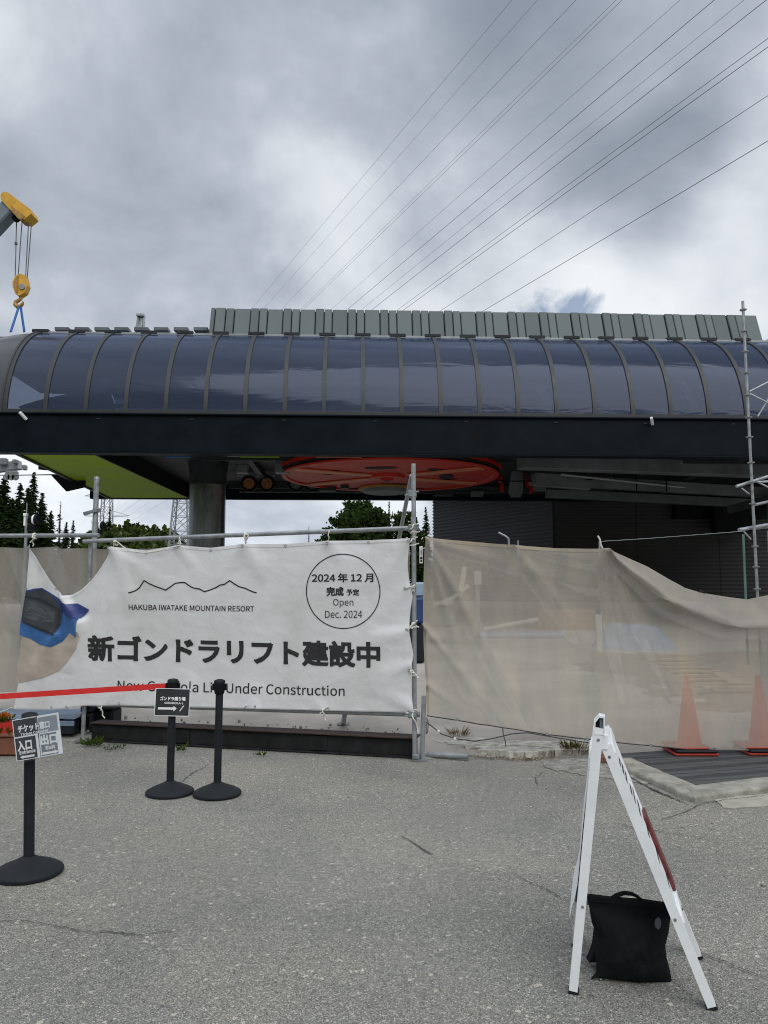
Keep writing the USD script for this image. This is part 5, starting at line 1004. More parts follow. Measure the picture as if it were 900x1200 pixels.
 'date': '505 -3 4 3 0 2 4 3 1 4 2 1 3 11 1 0 0 4 1 0 1 15 1 1 0 38 61 0 0 -81 -1 -2 -4 -3 -5 0 0 -1 -17 0 0 3 -2 3 0 2 19 0 2 1 -1 22 -47 0 -1 -5 -1 0 0 -4 -2 -2 0 -3 -2 -4 -2 -1 -1 -4 -4 -3 0 -2 -3 -3 -2 0/530 34 -1 -1 1 -3 46 0 0 18 -46 0/532 72 -2 -2 0 -15 46 0 0 17;428 5 22 21 0 2 3 2 2 5 2 1 5 13 0 7 -1 1 0 3 -2 4 -5 3 -4 0 -1 1 -6 -1 -4 -2 -5 -6 -1 0 -5 6 4 4 2 0 1 2 6 3 4 0 0 1 10 0 0 -1 3 0 4 -2 1 -2 2 0 1 -3 2 -1 2 -4 0 -3 1 0 0 -11 -1 0 -1 -7 -4 -8 -4 -4 0 -2 -11 -11 0 -2 -6 -6 30 0 0 -8 -46 0;377 8 16 1 0 53 -13 0 0 6 10 2 4 3 8 0 0 -65 15 0 0 -8 -40 0;251 15 0 7 16 0 0 27 30 0 0 16 -24 0 -2 -4 -4 -4 0 -2 -9 -10 -2 0 -2 3 -3 1 8 8 0 2 3 2 2 5 2 1 8 18 7 -2 -2 -7 -2 -2 0 -2 60 0 0 -7 -32 0 0 -16 29 0 0 -7 -29 0 0 -19 36 -1 0 -7 -36 0 0 -23 -8 0 0 23/275 23 22 -1 0 20 -22 0;170 20 0 7 6 7 1 4 2 1 2 5 2 1 0 2 2 1 0 2 2 1 1 4 2 1 0 2 2 1 0 2 2 1 2 5 2 1 0 2 2 1 0 2 11 0 0 -46 9 0 0 -7 -9 0 0 -20 -9 0 0 20/182 32 -2 -3 0 -2 22 0 0 33 -2 0 -4 -9 -2 -1 0 -2 -2 -1 0 -2 -2 -1 0 -2 -2 -1 0 -2 -2 -1 0 -2 -2 -1 0 -2;116 5 22 21 0 2 3 2 2 5 2 1 5 13 0 7 -1 1 0 3 -2 4 -5 3 -4 0 -1 1 -6 -1 -4 -2 -5 -6 -1 0 -5 6 4 4 2 0 1 2 6 3 4 0 0 1 10 0 0 -1 3 0 4 -2 1 -2 2 0 1 -3 2 -1 2 -4 0 -3 1 0 0 -11 -1 0 -1 -7 -4 -8 -4 -4 0 -2 -11 -11 0 -2 -6 -5 0 -2 30 1 0 -8 -46 0;61 27 0 20 1 0 0 6 1 0 0 4 1 0 1 6 3 3 0 2 6 5 5 1 0 1 9 0 0 -1 3 0 4 -2 5 -5 0 -2 3 -3 0 -3 2 -3 0 -5 1 0 0 -9 1 -1 -1 -18 -1 0 -1 -8 -4 -8 -5 -5 -4 -2 -3 0 0 -1 -9 0 0 1 -5 1 -1 2 -2 0 -4 5 -3 6 0 3 -1 0 -1 10/70 27 1 -1 0 -6 1 0 1 -6 6 -7 6 -1 0 1 5 1 3 3 2 4 0 3 1 0 0 4 1 0 1 22 -1 1 0 7 -1 0 -1 7 -2 4 -4 4 -6 1 -1 -1 -3 0 -1 -2 -2 0 0 -2 -2 -1 -2 -4 -1 -9 -1 -1;4 0 0 5 25 25 0 2 2 1 0 2 2 1 3 6 0 3 2 4 0 7 -1 1 0 3 -2 4 -5 3 -4 0 -1 1 -6 -1 -4 -2 -5 -6 -4 3 -2 3 4 4 2 0 1 2 6 3 4 0 0 1 10 0 0 -1 3 0 4 -2 1 -2 2 0 1 -3 2 -1 2 -4 0 -3 1 0 0 -11 -1 0 -1 -7 -4 -8 -4 -4 0 -2 -11 -11 0 -2 -6 -5 0 -2 30 1 0 -8',
 'done': '104 -5 0 2 3 4 0 3 3 5 1 10 1 1 0 8 1 1 0 38 42 0 0 13 -1 1 0 3 8 0 0 -13 1 -1 0 -3 21 0 0 2 -2 0 -2 3 -2 0 -4 4 -4 1 -1 2 -2 0 4 5 2 0 1 -2 6 -2 1 -2 2 0 4 -4 2 0 0 -3 -3 -2 0 -2 9 0 0 -7 -32 -1 1 -13 1 0 1 -12 1 0 0 -5 1 0 0 -3 2 0 1 4 2 1 4 8 2 8 2 2 0 3 8 -1 -1 -5 -2 -2 0 -3 -3 -4 0 -3 -2 -4 -2 -1 -2 -6 -2 -1 0 -2 -3 -4 0 -3 3 -6 5 -6 3 -1 3 0 2 3 1 15 2 0 1 -2 4 -1 -1 -12 -1 0 -1 -6 -4 -4 -7 -1 0 1 -3 0 -4 2 -4 4 0 2 -2 1 0 2 -2 1 -2 3 -9 -9 -2 0 -2 -3 -2 0 -4 -4 -6 5 0 2 7 3 8 8 2 0 5 7 -1 8 -1 0 0 5 -1 0 0 5 -1 0 0 6 -1 0 -1 18 -2 1 -33 0 0 -13 25 0 0 -24 -1 -1 0 -9 -1 0 0 -3 -3 -3 -3 0 0 -1 -13 0 -2 7 13 0 2 3 1 23 -18 1 0 -7 -1 -1 0 -12 -1 0 0 -6 -1 0 0 -5 -1 0 -1 -7 -2 -2 -1 -5 -2 -1 -1 -3 -4 4;5 -4 0 2 4 0 3 2 3 0 8 4 6 7 1 5 1 0 0 5 1 1 0 7 -26 0 0 7 88 0 0 -7 -29 -1 0 -26 3 -2 18 0 2 2 1 11 2 0 5 -3 0 -2 -1 -1 0 -6 -1 0 -1 -5 -2 -2 -3 0 0 -1 -24 0 -5 3 -1 2 -1 31 -17 0 0 -7 -1 0 0 -5 -1 0 -1 -7 -2 -4 -3 -2 0 -2 -5 -4 -2 0 -1 -2 -11 -3 0 -1 -5 0 -1 3;8 73 38 0 0 4 -4 6 1 1 7 1 6 -12 36 0 0 -22 -8 0 -1 15 -67 0 0 -15 -8 0;23 48 0 7 54 0 0 -7',
 'plan': '94 -4 0 2 6 5 0 2 2 1 4 8 0 3 2 3 0 4 1 0 1 10 7 -1 -2 -12 1 -1 0 -3 4 -4 0 -2 6 -5 5 -1 0 36 -22 0 0 7 53 0 0 -6 -1 -1 -23 0 0 -13 1 -2 26 0 0 -6 -27 0 0 -18 4 -1 34 0 -2 -7 -32 0 0 1 -10 1 -12 6 -8 9 -1 0 -1 -5 -2 -1 -1 -4 -8 -9;97 65 35 0 0 3 -3 4 0 3 7 1 4 -11 33 0 0 -19 -7 0 -1 13 -61 0 0 -13 -7 0;5 36 0 6 44 0 0 2 -5 1 -12 7 -5 1 -1 1 1 3 2 2 2 0 9 -5 8 -1 4 4 2 0 2 3 2 0 3 4 -48 1 0 6 59 0 1 -2 2 0 0 -2 -8 -8 -2 0 -6 -6 -5 -2 -1 -3 7 -2 2 -2 0 -2 20 0 0 -1 3 0 -1 -5 -2 -1 0 -2 -4 -4 0 -2 -3 -2 0 -2 -5 -5 -2 0 -1 2 -2 0 -1 2 5 4 0 2 4 4 1 4 -24 0 -1 -2 0 -37 -2 -3 -3 0 0 -1 -9 0 0 -1 -6 0 -3 7 16 0 0 37',
 'open': '200 54 8 0 1 -7 8 7 6 2 12 -1 5 -4 3 -7 0 -7 1 -1 0 -36 -9 0 0 32 -1 1 0 8 -1 3 -6 4 -9 -1 -9 -7 0 -40 -9 0;141 23 0 9 1 0 1 8 4 7 5 5 9 4 9 0 8 -3 5 -5 4 -10 0 -12 -1 -1 -36 -1 3 -10 5 -5 4 -2 8 -1 12 4 3 -5 -3 -3 -9 -3 -11 0 -10 4 -6 6 -3 6 -1 8/151 34 -1 0 0 -2 28 0 1 5 -3 8 -2 0 -2 3 -7 1 -7 -2 -5 -5 -2 -4;83 54 8 0 0 -5 1 0 4 3 9 4 12 -1 4 -2 5 -5 4 -9 0 -6 1 -1 0 -8 -1 0 -1 -9 -3 -6 -7 -7 -7 -3 -9 0 -7 3 -1 2 -3 0 0 -27 -9 0/92 13 4 -4 5 -2 8 0 5 2 5 6 1 7 1 1 0 13 -2 6 -5 5 -3 1 -8 0 -5 -2 -6 -5;6 28 1 23 4 10 8 9 8 4 16 1 12 -5 8 -9 3 -6 1 -8 1 0 0 -20 -5 -14 -8 -9 -12 -5 -16 1 -9 5 -4 4 -6 11 0 4/16 34 0 -7 1 0 1 -7 8 -10 8 -3 7 0 7 3 6 6 3 6 1 9 1 0 0 12 -1 1 0 5 -2 6 -6 8 -9 4 -8 0 -7 -3 -6 -6 -2 -4 -2 -6 0 -7 -1 -1 0 -6',
 'dec': '395 27 6 7 1 4 10 13 1 4 10 13 2 5 11 0 0 -46 9 0 0 -7 -9 0 0 -20 -9 0 0 20 -32 0/411 38 -6 -9 0 -2 22 0 0 33 -2 0 -4 -9 -2 -1 0 -2 -2 -1 0 -2 -2 -1 0 -2 -2 -1 0 -2;341 0 0 5 25 25 7 12 2 7 -1 11 -2 4 -5 3 -4 0 -1 1 -6 -1 -4 -2 -5 -6 -6 6 4 4 9 5 4 0 0 1 13 -1 7 -4 3 -4 3 -7 0 -11 -1 0 -1 -7 -8 -14 -17 -19 30 0 0 -8;286 47 1 0 0 6 1 0 2 10 3 3 0 2 6 5 5 2 9 0 7 -3 5 -5 5 -11 2 -23 -1 0 0 -10 -1 0 -1 -8 -4 -8 -5 -5 -7 -3 -9 0 -5 2 -5 4 -5 9 -1 7 -1 0/295 27 1 -1 0 -6 2 -6 6 -7 6 -1 5 2 3 3 4 11 1 22 -1 1 0 7 -1 0 -1 7 -2 4 -4 4 -6 1 -4 -1 -1 -2 -2 0 -4 -7 -1 -9 -1 -1;229 0 0 5 25 25 7 12 2 7 -1 11 -2 4 -5 3 -4 0 -1 1 -6 -1 -4 -2 -5 -6 -6 6 4 4 9 5 4 0 0 1 13 -1 7 -4 3 -4 3 -7 0 -11 -1 0 -1 -7 -8 -14 -17 -20 30 1 0 -8;182 4 1 6 4 3 6 -1 2 -3 0 -7 -4 -3 -5 0;129 23 0 9 1 0 1 8 4 7 7 6 8 3 10 0 11 -6 -4 -6 -2 0 -5 4 -12 -1 -5 -4 -4 -10 0 -13 3 -7 4 -4 5 -2 9 0 5 2 1 2 3 0 3 -4 0 -2 -2 0 -1 -2 -10 -4 -10 0 -6 2 -5 5 -2 0 0 2 -3 2 -3 8 0 5;74 23 0 9 1 0 1 8 4 7 5 5 9 4 9 0 8 -3 5 -5 4 -10 0 -12 -1 -1 -36 -1 3 -10 5 -5 4 -2 8 -1 12 4 3 -5 -3 -3 -9 -3 -11 0 -10 4 -6 6 -3 6 -1 8/84 34 -1 0 0 -2 28 0 1 5 -3 8 -2 0 -2 3 -7 1 -7 -2 -5 -5 -2 -4;10 73 25 0 0 -1 9 -1 7 -4 6 -6 5 -12 1 -19 -1 0 0 -6 -4 -10 -10 -10 -12 -4 -26 0/35 9 4 0 4 2 8 10 2 8 0 16 -1 1 0 4 -3 6 -6 6 -4 2 -4 1 -16 0 0 -57 15 0',
 'norib': '483 11 1 6 10 4 0 19 -9 1 -1 10 3 3 7 0 0 15 1 1 9 1 3 -2 1 -15 6 0 0 12 3 3 40 0 2 -2 0 -29 4 0 2 -2 0 -9 -2 -1 -3 -29 -5 -7 -15 -1 -3 4 -4 -4 -3 -1 -4 2 -5 5 -2 0 -2 -3 -5 0 -6 6 0 3 3 4 -2 0 -3 4 -4 0 -8 -5 -5 0/545 6 -1 -4 3 0 0 4/507 38 7 0 0 2 -7 0;417 20 1 30 2 8 0 7 2 2 11 0 2 -2 -1 -7 11 5 8 0 7 -3 6 -6 5 -14 0 -18 -5 -13 -7 -8 -10 -6 -14 -4 -3 0 -6 8 0 4 2 2 9 1 8 3 10 10 2 9 0 7 -2 9 -4 5 -8 -1 -8 -9 -3 -9 0 -14 -2 -2 -9 -1 -3 2;323 -2 0 3 2 3 9 2 8 5 -12 1 -2 2 0 9 2 3 -3 0 -2 2 0 10 6 2 -2 2 0 9 2 2 -2 9 2 3 38 2 15 3 7 0 4 -4 2 -3 0 -3 -2 -2 -13 -3 -8 0 0 -1 24 -1 2 -2 0 -8 -2 -4 4 0 2 -3 -1 -9 -4 -2 2 -2 0 -9 -2 -2 -13 -1 0 -1 8 -4 10 -3 1 -5 -6 -7 -3 -1 -6 2 -10 5 -8 6 -1 -1 0 -11 -2 -2 -10 0 -2 2 0 12 -23 -12 -5 0;251 33 0 9 2 2 55 0 3 1 7 -5 0 -5 -2 -2 -2 -9 -8 -13 -14 -12 -17 -7 -4 0 -6 6 -1 2 1 5 10 2 12 6 10 10 2 7 -46 0;258 53 0 6 2 4 51 0 1 -1 0 -12 -1 -1 -51 0;208 53 0 4 2 2 4 2 5 0 5 4 4 0 7 -9 3 -8 -1 -2 -6 -3 -4 0 -1 -2 -5 -2 -4 0 -5 10;184 63 1 1 13 0 2 -3 -1 -19 23 -8 11 -6 0 -5 -3 -7 -2 -1 -4 0 -10 6 -15 5 0 -28 1 -2 -1 -3 -2 -1 -11 0 -2 2;96 -5 -5 11 4 3 16 3 14 7 6 4 13 13 7 13 4 1 3 -2 4 -8 0 -3 -2 -1 -1 -4 -5 -5 0 -2 -13 -13 -2 0 -8 -7 -12 -6 -17 -5;94 51 0 5 6 6 4 0 8 -7 2 0 3 -4 2 0 7 -7 0 -5 -6 -6 -5 0 -5 6 -2 0 -5 6 -2 0;11 -1 0 10 2 2 46 1 0 30 -44 -1 -3 3 0 10 2 2 44 0 -4 8 2 4 5 2 7 0 2 2 5 0 8 -12 0 -5 -9 -4 0 -57 -2 -2 -11 0 -3 5 -44 -1',
 'gond': '351 11 0 3 3 4 3 0 3 -4 5 -2 0 49 8 0 0 -49 2 0 6 6 3 0 3 -4 0 -3 -12 -11 -5 -8 -4 2 -3 6;258 52 10 1 1 -2 0 -43 22 -1 16 46 10 0 15 -45 2 -2 1 -7 -10 -1 -5 16 -15 0 -6 -16 -40 0/308 24 9 -1 -4 14 -2 0;203 20 0 12 2 7 3 6 8 7 6 2 10 0 6 -2 7 -6 4 -7 2 -8 0 -10 -2 -9 -4 -7 -7 -6 -6 -2 -10 0 -6 2 -9 9/215 18 3 -8 5 -3 8 0 4 2 5 10 0 12 -5 11 -4 2 -7 0 -7 -4 -3 -8;158 -1 0 53 21 1 10 -4 6 -6 4 -11 0 -13 -4 -11 -9 -8 -7 -2/169 8 6 -1 8 3 5 8 -1 18 -7 7 -11 1;107 -1 1 54 10 -1 19 -33 0 33 10 1 1 -2 -1 -53 -9 0 -2 2 -15 28 -3 3 -1 -32 -1 -1;52 20 0 12 2 7 3 6 8 7 6 2 10 0 6 -2 7 -6 4 -7 2 -8 0 -10 -2 -9 -4 -7 -7 -6 -6 -2 -10 0 -6 2 -9 9/64 18 3 -8 5 -3 8 0 4 2 5 10 0 12 -5 11 -4 2 -7 0 -7 -4 -3 -8;4 20 0 11 3 10 9 10 8 3 10 0 6 -2 6 -5 0 -3 -3 -4 -4 0 -6 4 -8 0 -4 -2 -3 -3 -3 -8 1 -16 6 -7 4 -1 8 0 3 2 0 10 -10 0 -1 1 1 8 20 0 0 -24 -6 -5 -7 -2 -10 0 -8 3 -8 8',
 'ticket': '410 -7 0 67 1 2 1 1 64 0 2 -2 0 -68 -2 -2 -10 0 -2 2 -1 5 -38 0 -1 -6 -2 -1 -10 0/424 13 40 -1 0 37 -40 0;324 -3 0 4 5 7 3 10 4 2 -2 8 1 2 6 2 0 1 -8 0 -4 5 0 6 -3 2 1 18 28 1 2 5 9 2 3 -2 2 -5 28 0 3 -2 0 -17 -4 -2 -1 -6 -7 -6 7 -7 0 -3 -4 -4 5 -6 5 -9 0 -5 -2 -2 -4 -2 -5 0 -2 4 -2 0 -3 -6 -5 -2 -30 0 -7 3 -2 3 0 4 -2 0 -2 -6 -3 -2/388 52 -2 -2 2 0/370 19 4 -4 0 -2 3 -2 2 1 0 6 3 2 -5 1/368 44 1 -3 3 1 -2 3/363 34 3 -1 0 3 -2 0/362 50 3 -3 0 5 -2 0/356 14 -1 0 0 -11 9 0 -1 4/340 50 3 0 0 2 -3 0;266 -4 1 3 0 60 -1 3 2 3 12 0 2 -2 0 -20 33 -13 1 -5 -3 -7 -2 -2 -4 0 -8 5 -17 6 0 -32 -2 -2 -11 0;184 -3 0 5 15 6 10 8 9 15 2 6 0 6 2 4 4 1 9 -4 1 -3 -5 -16 -7 -13 -9 -10 -2 0 -6 -6 -12 -6 -4 0;193 41 0 5 2 2 6 2 5 -1 7 -18 0 -4 -4 -3 -8 -1 -2 2 -2 9;174 38 1 5 7 3 4 0 6 -11 1 -6 2 -2 0 -5 -4 -3 -8 -1 -2 2 -2 9;85 27 1 4 9 8 6 9 4 11 0 5 2 3 7 0 7 -3 -3 -12 42 0 1 -2 0 -11 -1 -1 -20 0 -4 -20 -4 -8 -6 -8 -12 -10 -4 0 -6 4 -3 6 11 7 6 7 6 13 1 9 -14 0 -2 -5 -8 -8 0 -2 -5 -3 -7 3;7 28 0 10 2 2 29 0 0 7 -21 -1 -4 8 1 5 2 1 22 0 19 3 8 3 6 -5 2 -3 0 -4 -2 -2 -18 -3 0 -9 26 0 2 -2 0 -10 -2 -2 -27 0 -1 -8 -4 -10 -12 -13 -5 -3 -4 0 -6 4 -2 2 0 5 7 3 7 6 4 7 1 7 -28 0',
 'counter': '395 34 6 0 1 -3 5 4 7 -1 0 -5 -7 -1 -5 -6 0 -23 -7 0;359 12 1 12 4 7 3 2 4 2 7 0 8 -5 3 -8 0 -7 -22 -1 0 -3 3 -5 5 -2 10 3 2 -6 -7 -3 -11 1 -6 4/371 28 -4 -8 15 0 -2 7 -4 2;335 28 0 6 5 0 1 9 6 0 0 -9 9 0 0 -6 -9 -1 0 -20 1 -2 8 0 0 -6 -10 -1 -5 4 -2 7 0 19;302 -1 0 35 6 0 1 -3 6 4 7 0 4 -2 3 -5 1 -6 0 -22 -8 -1 0 26 -2 3 -5 0 -6 -4 0 -25;265 7 0 27 8 -1 0 -25 3 -3 5 0 4 4 0 24 8 1 0 -35 -6 0 -2 2 -6 -3 -7 0 -5 4;227 12 0 9 2 6 3 4 7 4 11 -1 6 -5 2 -4 1 -14 -3 -7 -6 -5 -11 -1 -6 3 -4 5/235 12 2 -5 3 -2 7 0 3 3 2 11 -2 6 -3 3 -7 0 -3 -2 -2 -4;190 14 0 16 7 12 9 4 8 0 5 -2 4 -4 -3 -5 -7 4 -9 -1 -5 -5 -2 -8 1 -11 4 -7 4 -2 7 0 8 5 3 -4 -2 -4 -8 -4 -12 1 -8 6;152 28 0 6 5 0 1 9 6 0 0 -9 9 0 0 -6 -9 -1 0 -20 1 -2 8 0 0 -6 -10 -1 -5 4 -2 7 0 19;120 12 1 12 4 7 3 2 4 2 7 0 8 -5 3 -8 0 -7 -22 -1 0 -3 3 -5 5 -2 10 3 2 -6 -7 -3 -11 1 -6 4/132 28 -4 -8 15 0 -2 7 -4 2;90 -1 0 50 7 0 0 -29 3 1 9 13 8 0 -10 -15 10 -15 1 -5 -7 0 -7 13 -2 1 -5 -4 0 -10;56 12 1 12 7 9 5 2 7 0 7 -4 -2 -5 -11 2 -5 -4 -1 -12 5 -7 8 0 4 3 3 -6 -8 -4 -11 1 -5 4;41 41 0 5 2 2 6 -1 1 -5 -2 -3 -5 0;42 -1 0 35 7 0 0 -35;2 38 0 7 34 0 -1 -7 -12 0 -1 -39 -7 0 0 39',
 'iri': '90 60 2 3 64 0 2 -2 0 -68 -2 -2 -10 0 -2 2 -1 5 -38 0 -1 -6 -2 -1 -10 0 -2 2/104 13 40 -1 0 37 -40 0;3 -3 0 3 3 3 7 3 11 11 8 14 4 16 -9 9 -3 1 0 5 5 7 6 -1 12 -12 22 -40 9 -9 7 -4 0 -4 -3 -4 0 -3 -2 -2 -6 1 -6 6 -2 0 -8 9 -12 21 -1 0 -1 -5 -7 -12 -14 -15 -8 -5 -5 0',
 'deg': '90 -7 0 67 1 2 1 1 64 0 2 -2 0 -68 -2 -2 -10 0 -2 2 -1 5 -38 0 -1 -6 -2 -1 -10 0/104 13 40 -1 0 37 -40 0;8 28 4 3 0 31 2 2 10 0 2 -2 1 -20 10 0 0 28 1 1 11 0 2 -2 0 -27 11 0 0 20 2 2 10 0 2 -2 0 -31 3 -1 1 -3 0 -34 -1 -3 -12 -1 -3 5 -54 0 -2 3/52 28 -1 -20 14 0 0 20/37 27 -14 1 0 -20 14 0',
 'ent': '223 12 1 12 4 7 3 2 4 2 7 0 8 -5 3 -8 0 -7 -22 -1 0 -3 3 -5 5 -2 10 3 2 -6 -7 -3 -11 1 -6 4/235 28 -4 -8 15 0 -2 7 -4 2;192 12 1 12 7 9 5 2 7 0 7 -4 -2 -5 -11 2 -5 -4 -1 -12 5 -7 8 0 4 3 3 -6 -8 -4 -11 1 -5 4;158 34 6 0 0 -3 1 0 6 4 7 0 5 -3 3 -10 -1 -23 -7 0 0 25 -3 4 -5 0 -5 -4 0 -25 -7 0;122 4 0 9 4 5 15 5 0 3 -2 2 -8 0 -6 -3 -2 6 9 4 8 0 6 -3 3 -7 0 -26 -6 0 -2 2 -6 -3 -6 0 -3 1/130 6 7 -1 4 2 1 8 -3 1 -7 -2 -3 -3;101 -1 0 35 6 0 0 -3 1 0 5 4 6 0 1 -6 -7 -1 -5 -6 0 -23;74 28 0 6 5 0 1 9 6 0 0 -9 9 0 0 -6 -9 -1 0 -20 1 -2 8 0 0 -6 -10 -1 -5 4 -2 7 0 19;41 -1 0 35 6 0 1 -3 6 4 7 0 4 -2 3 -5 1 -6 0 -22 -8 -1 0 26 -2 3 -5 0 -6 -4 0 -25;6 45 27 0 0 -7 -19 0 0 -11 16 0 0 -7 -16 0 0 -13 19 -1 1 -7 -28 0',
 'exit': '84 28 0 6 5 0 1 9 6 0 0 -9 9 0 0 -6 -9 -1 0 -20 1 -2 8 0 0 -6 -10 -1 -5 4 -2 7 0 19;70 41 0 5 2 2 6 -1 1 -5 -2 -3 -5 0;71 34 7 0 0 -35 -7 0;36 -1 1 4 9 14 -9 14 0 3 7 0 7 -10 7 10 7 0 -9 -18 9 -13 1 -4 -8 0 -5 10 -2 1 -8 -11;6 45 27 0 0 -7 -19 0 0 -11 16 0 0 -7 -16 0 0 -13 19 -1 1 -7 -28 0',
}


def glyphs(key):
    """The stored outlines of a line of lettering, baseline at y = 0, as shapely polygons."""
    out = []
    for p in TEXT[key].split(';'):
        rings = []
        for r in p.split('/'):
            a = np.cumsum(np.array(r.split(), float).reshape(-1, 2), axis=0)
            rings.append(a)
        g = Polygon(rings[0], rings[1:]).buffer(0)
        out.extend(getattr(g, 'geoms', [g]))
    return shapely.MultiPolygon(out)


def fit(key, x0, x1, y0, y1, h=None, bold=0.0):
    """Lettering stretched to run from x0 to x1 with its baseline from y0 to y1, h pixels tall (top to baseline)."""
    g = glyphs(key)
    if bold:
        g = g.buffer(bold, join_style='mitre', mitre_limit=2.0)
    a0, b0, a1, b1 = g.bounds
    sx = (x1 - x0) / (a1 - a0)
    sy = sx if h is None else h / b1

    def f(c):
        t = (c[:, 0] - a0) / (a1 - a0)
        return np.c_[x0 + (c[:, 0] - a0) * sx, y0 + (y1 - y0) * t - c[:, 1] * sy]
    return shapely.transform(g, f)




def clusters(g):
    """Lettering split into its characters: outlines whose x ranges overlap belong together."""
    out = []
    for p in sorted(getattr(g, 'geoms', [g]), key=lambda q: q.bounds[0]):
        if out and p.bounds[0] < max(q.bounds[2] for q in out[-1]):
            out[-1].append(p)
        else:
            out.append([p])
    return [shapely.MultiPolygon(c) for c in out]


for ch in clusters(fit('title', 104, 446, 771, 779, 27.5, bold=6.0)):
    decal(ch, K['ink'], 'letter', step=7)
for ch in clusters(fit('resort', 152.5, 298, 714.5, 716.5, 6.2, bold=1.2)):
    decal(ch, K['ink'], 'letter')
for ch in clusters(fit('sub', 139, 404, 808.5, 815.5, 12.2, bold=0.6)):
    decal(ch, K['ink'], 'letter')
for ch in clusters(fit('date', 366, 438, 681.5, 681.0, 9.6, bold=2.6)):
    decal(ch, K['ink'], 'letter')
for ch in clusters(fit('done', 383, 403, 697.0, 697.0, 9.3, bold=4.0)):
    decal(ch, K['ink'], 'letter')
for ch in clusters(fit('plan', 406, 421, 697.0, 697.0, 6.8, bold=3.2)):
    decal(ch, K['ink'], 'letter')
for ch in clusters(fit('open', 390.5, 414, 709.5, 709.5, 7.6)):
    decal(ch, K['ink'], 'letter')
for ch in clusters(fit('dec', 381, 424.5, 724.0, 724.0, 8.4)):
    decal(ch, K['ink'], 'letter')
th = np.linspace(0, 2 * np.pi, 73)
cx, cy, rx, ry = 402.5, 693, 43.6, 44.0
outer = np.c_[cx + rx * np.cos(th), cy + ry * np.sin(th)]
inner = np.c_[cx + (rx - 1.15) * np.cos(th), cy + (ry - 1.15) * np.sin(th)]
decal(Polygon(outer, [inner]), K['ink'], 'circle_outline')
mt = np.array([(152.5, 694.5), (155, 694.3), (160, 692.3), (164, 689.5), (167, 685), (170.5, 680.3), (177, 684.2), (184, 687.3), (190, 689.5), (195, 691.5), (201, 687.3), (206, 683.6), (212, 682.6), (217, 682.6), (221, 685.5), (224, 687.5), (228, 689.2), (234, 690.2), (240, 693.4), (247, 691), (253, 688.6), (258, 685.7), (264, 684.6), (270, 680.4), (275, 684), (281, 687.5), (288, 689.5), (293, 692), (298, 694), (301, 694.6)])
decal(shapely.LineString(mt).buffer(0.72, cap_style='flat'), K['ink'], 'mountain_line')
# printed picture at the sagging end (plain stand-in for a photographed cabin)
pic = ban.path
decal(Polygon([(26.5, 745), (40, 750), (52, 757), (66, 757), (80, 744), (96, 740), (97, 747), (92, 760), (82, 774), (70, 786), (52, 794), (34, 798), (18.5, 801), (21, 780)]), K['picture_sand'], 'printed_picture')
decal(Polygon([(32.5, 693), (42, 689.5), (50, 689), (66, 700), (76, 707), (85, 709), (96, 722), (94, 746), (84, 741), (74, 752), (62, 758), (48, 755.5), (36, 748), (23.5, 744), (26, 725)]), K['picture_blue'], 'printed_picture', off=0.008)
decal(Polygon([(33, 692), (50, 689), (66, 699), (81, 708), (92, 707), (106, 714.5), (98, 724), (84, 724), (74, 716), (50, 706), (33, 700)]), K['picture_navy'], 'printed_picture', off=0.012)
decal(Polygon([(32, 702), (34, 694), (48, 690), (64, 700), (74, 717), (72, 731), (64, 745), (46, 738), (28, 728), (28, 716)]), K['picture_cabin'], 'printed_picture', off=0.016)
decal(shapely.MultiLineString([[(70, 716), (69, 731), (63, 742)], [(33, 699), (50, 703), (73, 716)], [(29, 728), (46, 736), (64, 743)]]).buffer(0.9), K['girder_dark'], 'printed_picture', off=0.019)
decal(Polygon([(35, 703), (50, 707), (66, 717), (64, 729), (46, 729), (31, 723), (31, 712)]), K['picture_window'], 'printed_picture', off=0.018)
decal(shapely.MultiLineString([[(34, 716), (39, 711.5), (43, 715), (48, 713), (52, 717.5), (56, 720.5)], [(34, 718.5), (46, 721), (56, 724)]]).buffer(0.4), K['girder'], 'printed_picture', off=0.022)

# frame of pipes
fen = Thing('pipe_fence', 'galvanised scaffold pipe fence frame that carries the white banner', 'fence', loc=P1)
R_ = 0.0243


def on_f(x, y, off=0.0):
    return onplane(np.array(float(x)), np.array(float(y)), P1 + N1 * off, N1)


def side_path(pts, off=0.0):
    return np.array([on_f(x, y, off) for x, y in pts])


fen.part('top_rail', MB().tube(on_f(-330, 629.5, -0.01), on_f(116, 627.2, -0.01), R_), K['galv'], smooth=40)
fen.part('top_rail', MB().tube(on_f(98, 634.3, 0.0), on_f(490, 618.5, 0.0), R_), K['galv'], smooth=40)
fen.part('bottom_rail', MB().tube(on_f(84, 824.5, -0.03), on_f(492, 837.5, -0.03), R_), K['galv'], smooth=40)
top = on_f(484.6, 543.5)
foot = P1.copy()
fen.part('post', MB().tube(foot + [0, 0, 0.01], [foot[0], foot[1], top[2]], R_), K['galv'], smooth=40)
br0 = np.array([foot[0] - 0.02, foot[1] + 0.03, top[2] - 0.12])
br1 = PX(462, 660, P1[1] + 1.0)
br2 = br0 + (br1 - br0) * 2.6
fen.part('brace', MB().tube(br0, br0 + (br2 - br0) * min(1.0, (br0[2] - 0.1) / (br0[2] - br2[2])), R_ * 0.95), K['galv'], smooth=40)
l0, l1 = on_f(98, 800, -0.06), on_f(97, 869, -0.06)
fen.part('post', MB().tube((l1[0], l1[1], 0.02), (l1[0], l1[1], 2.30), R_), K['galv'], smooth=40)
for xq in (-95, -320):
    l2 = on_f(xq, 869, -0.06)
    fen.part('post', MB().tube((l2[0], l2[1], 0.02), (l2[0], l2[1], 2.40), R_), K['galv'], smooth=40)
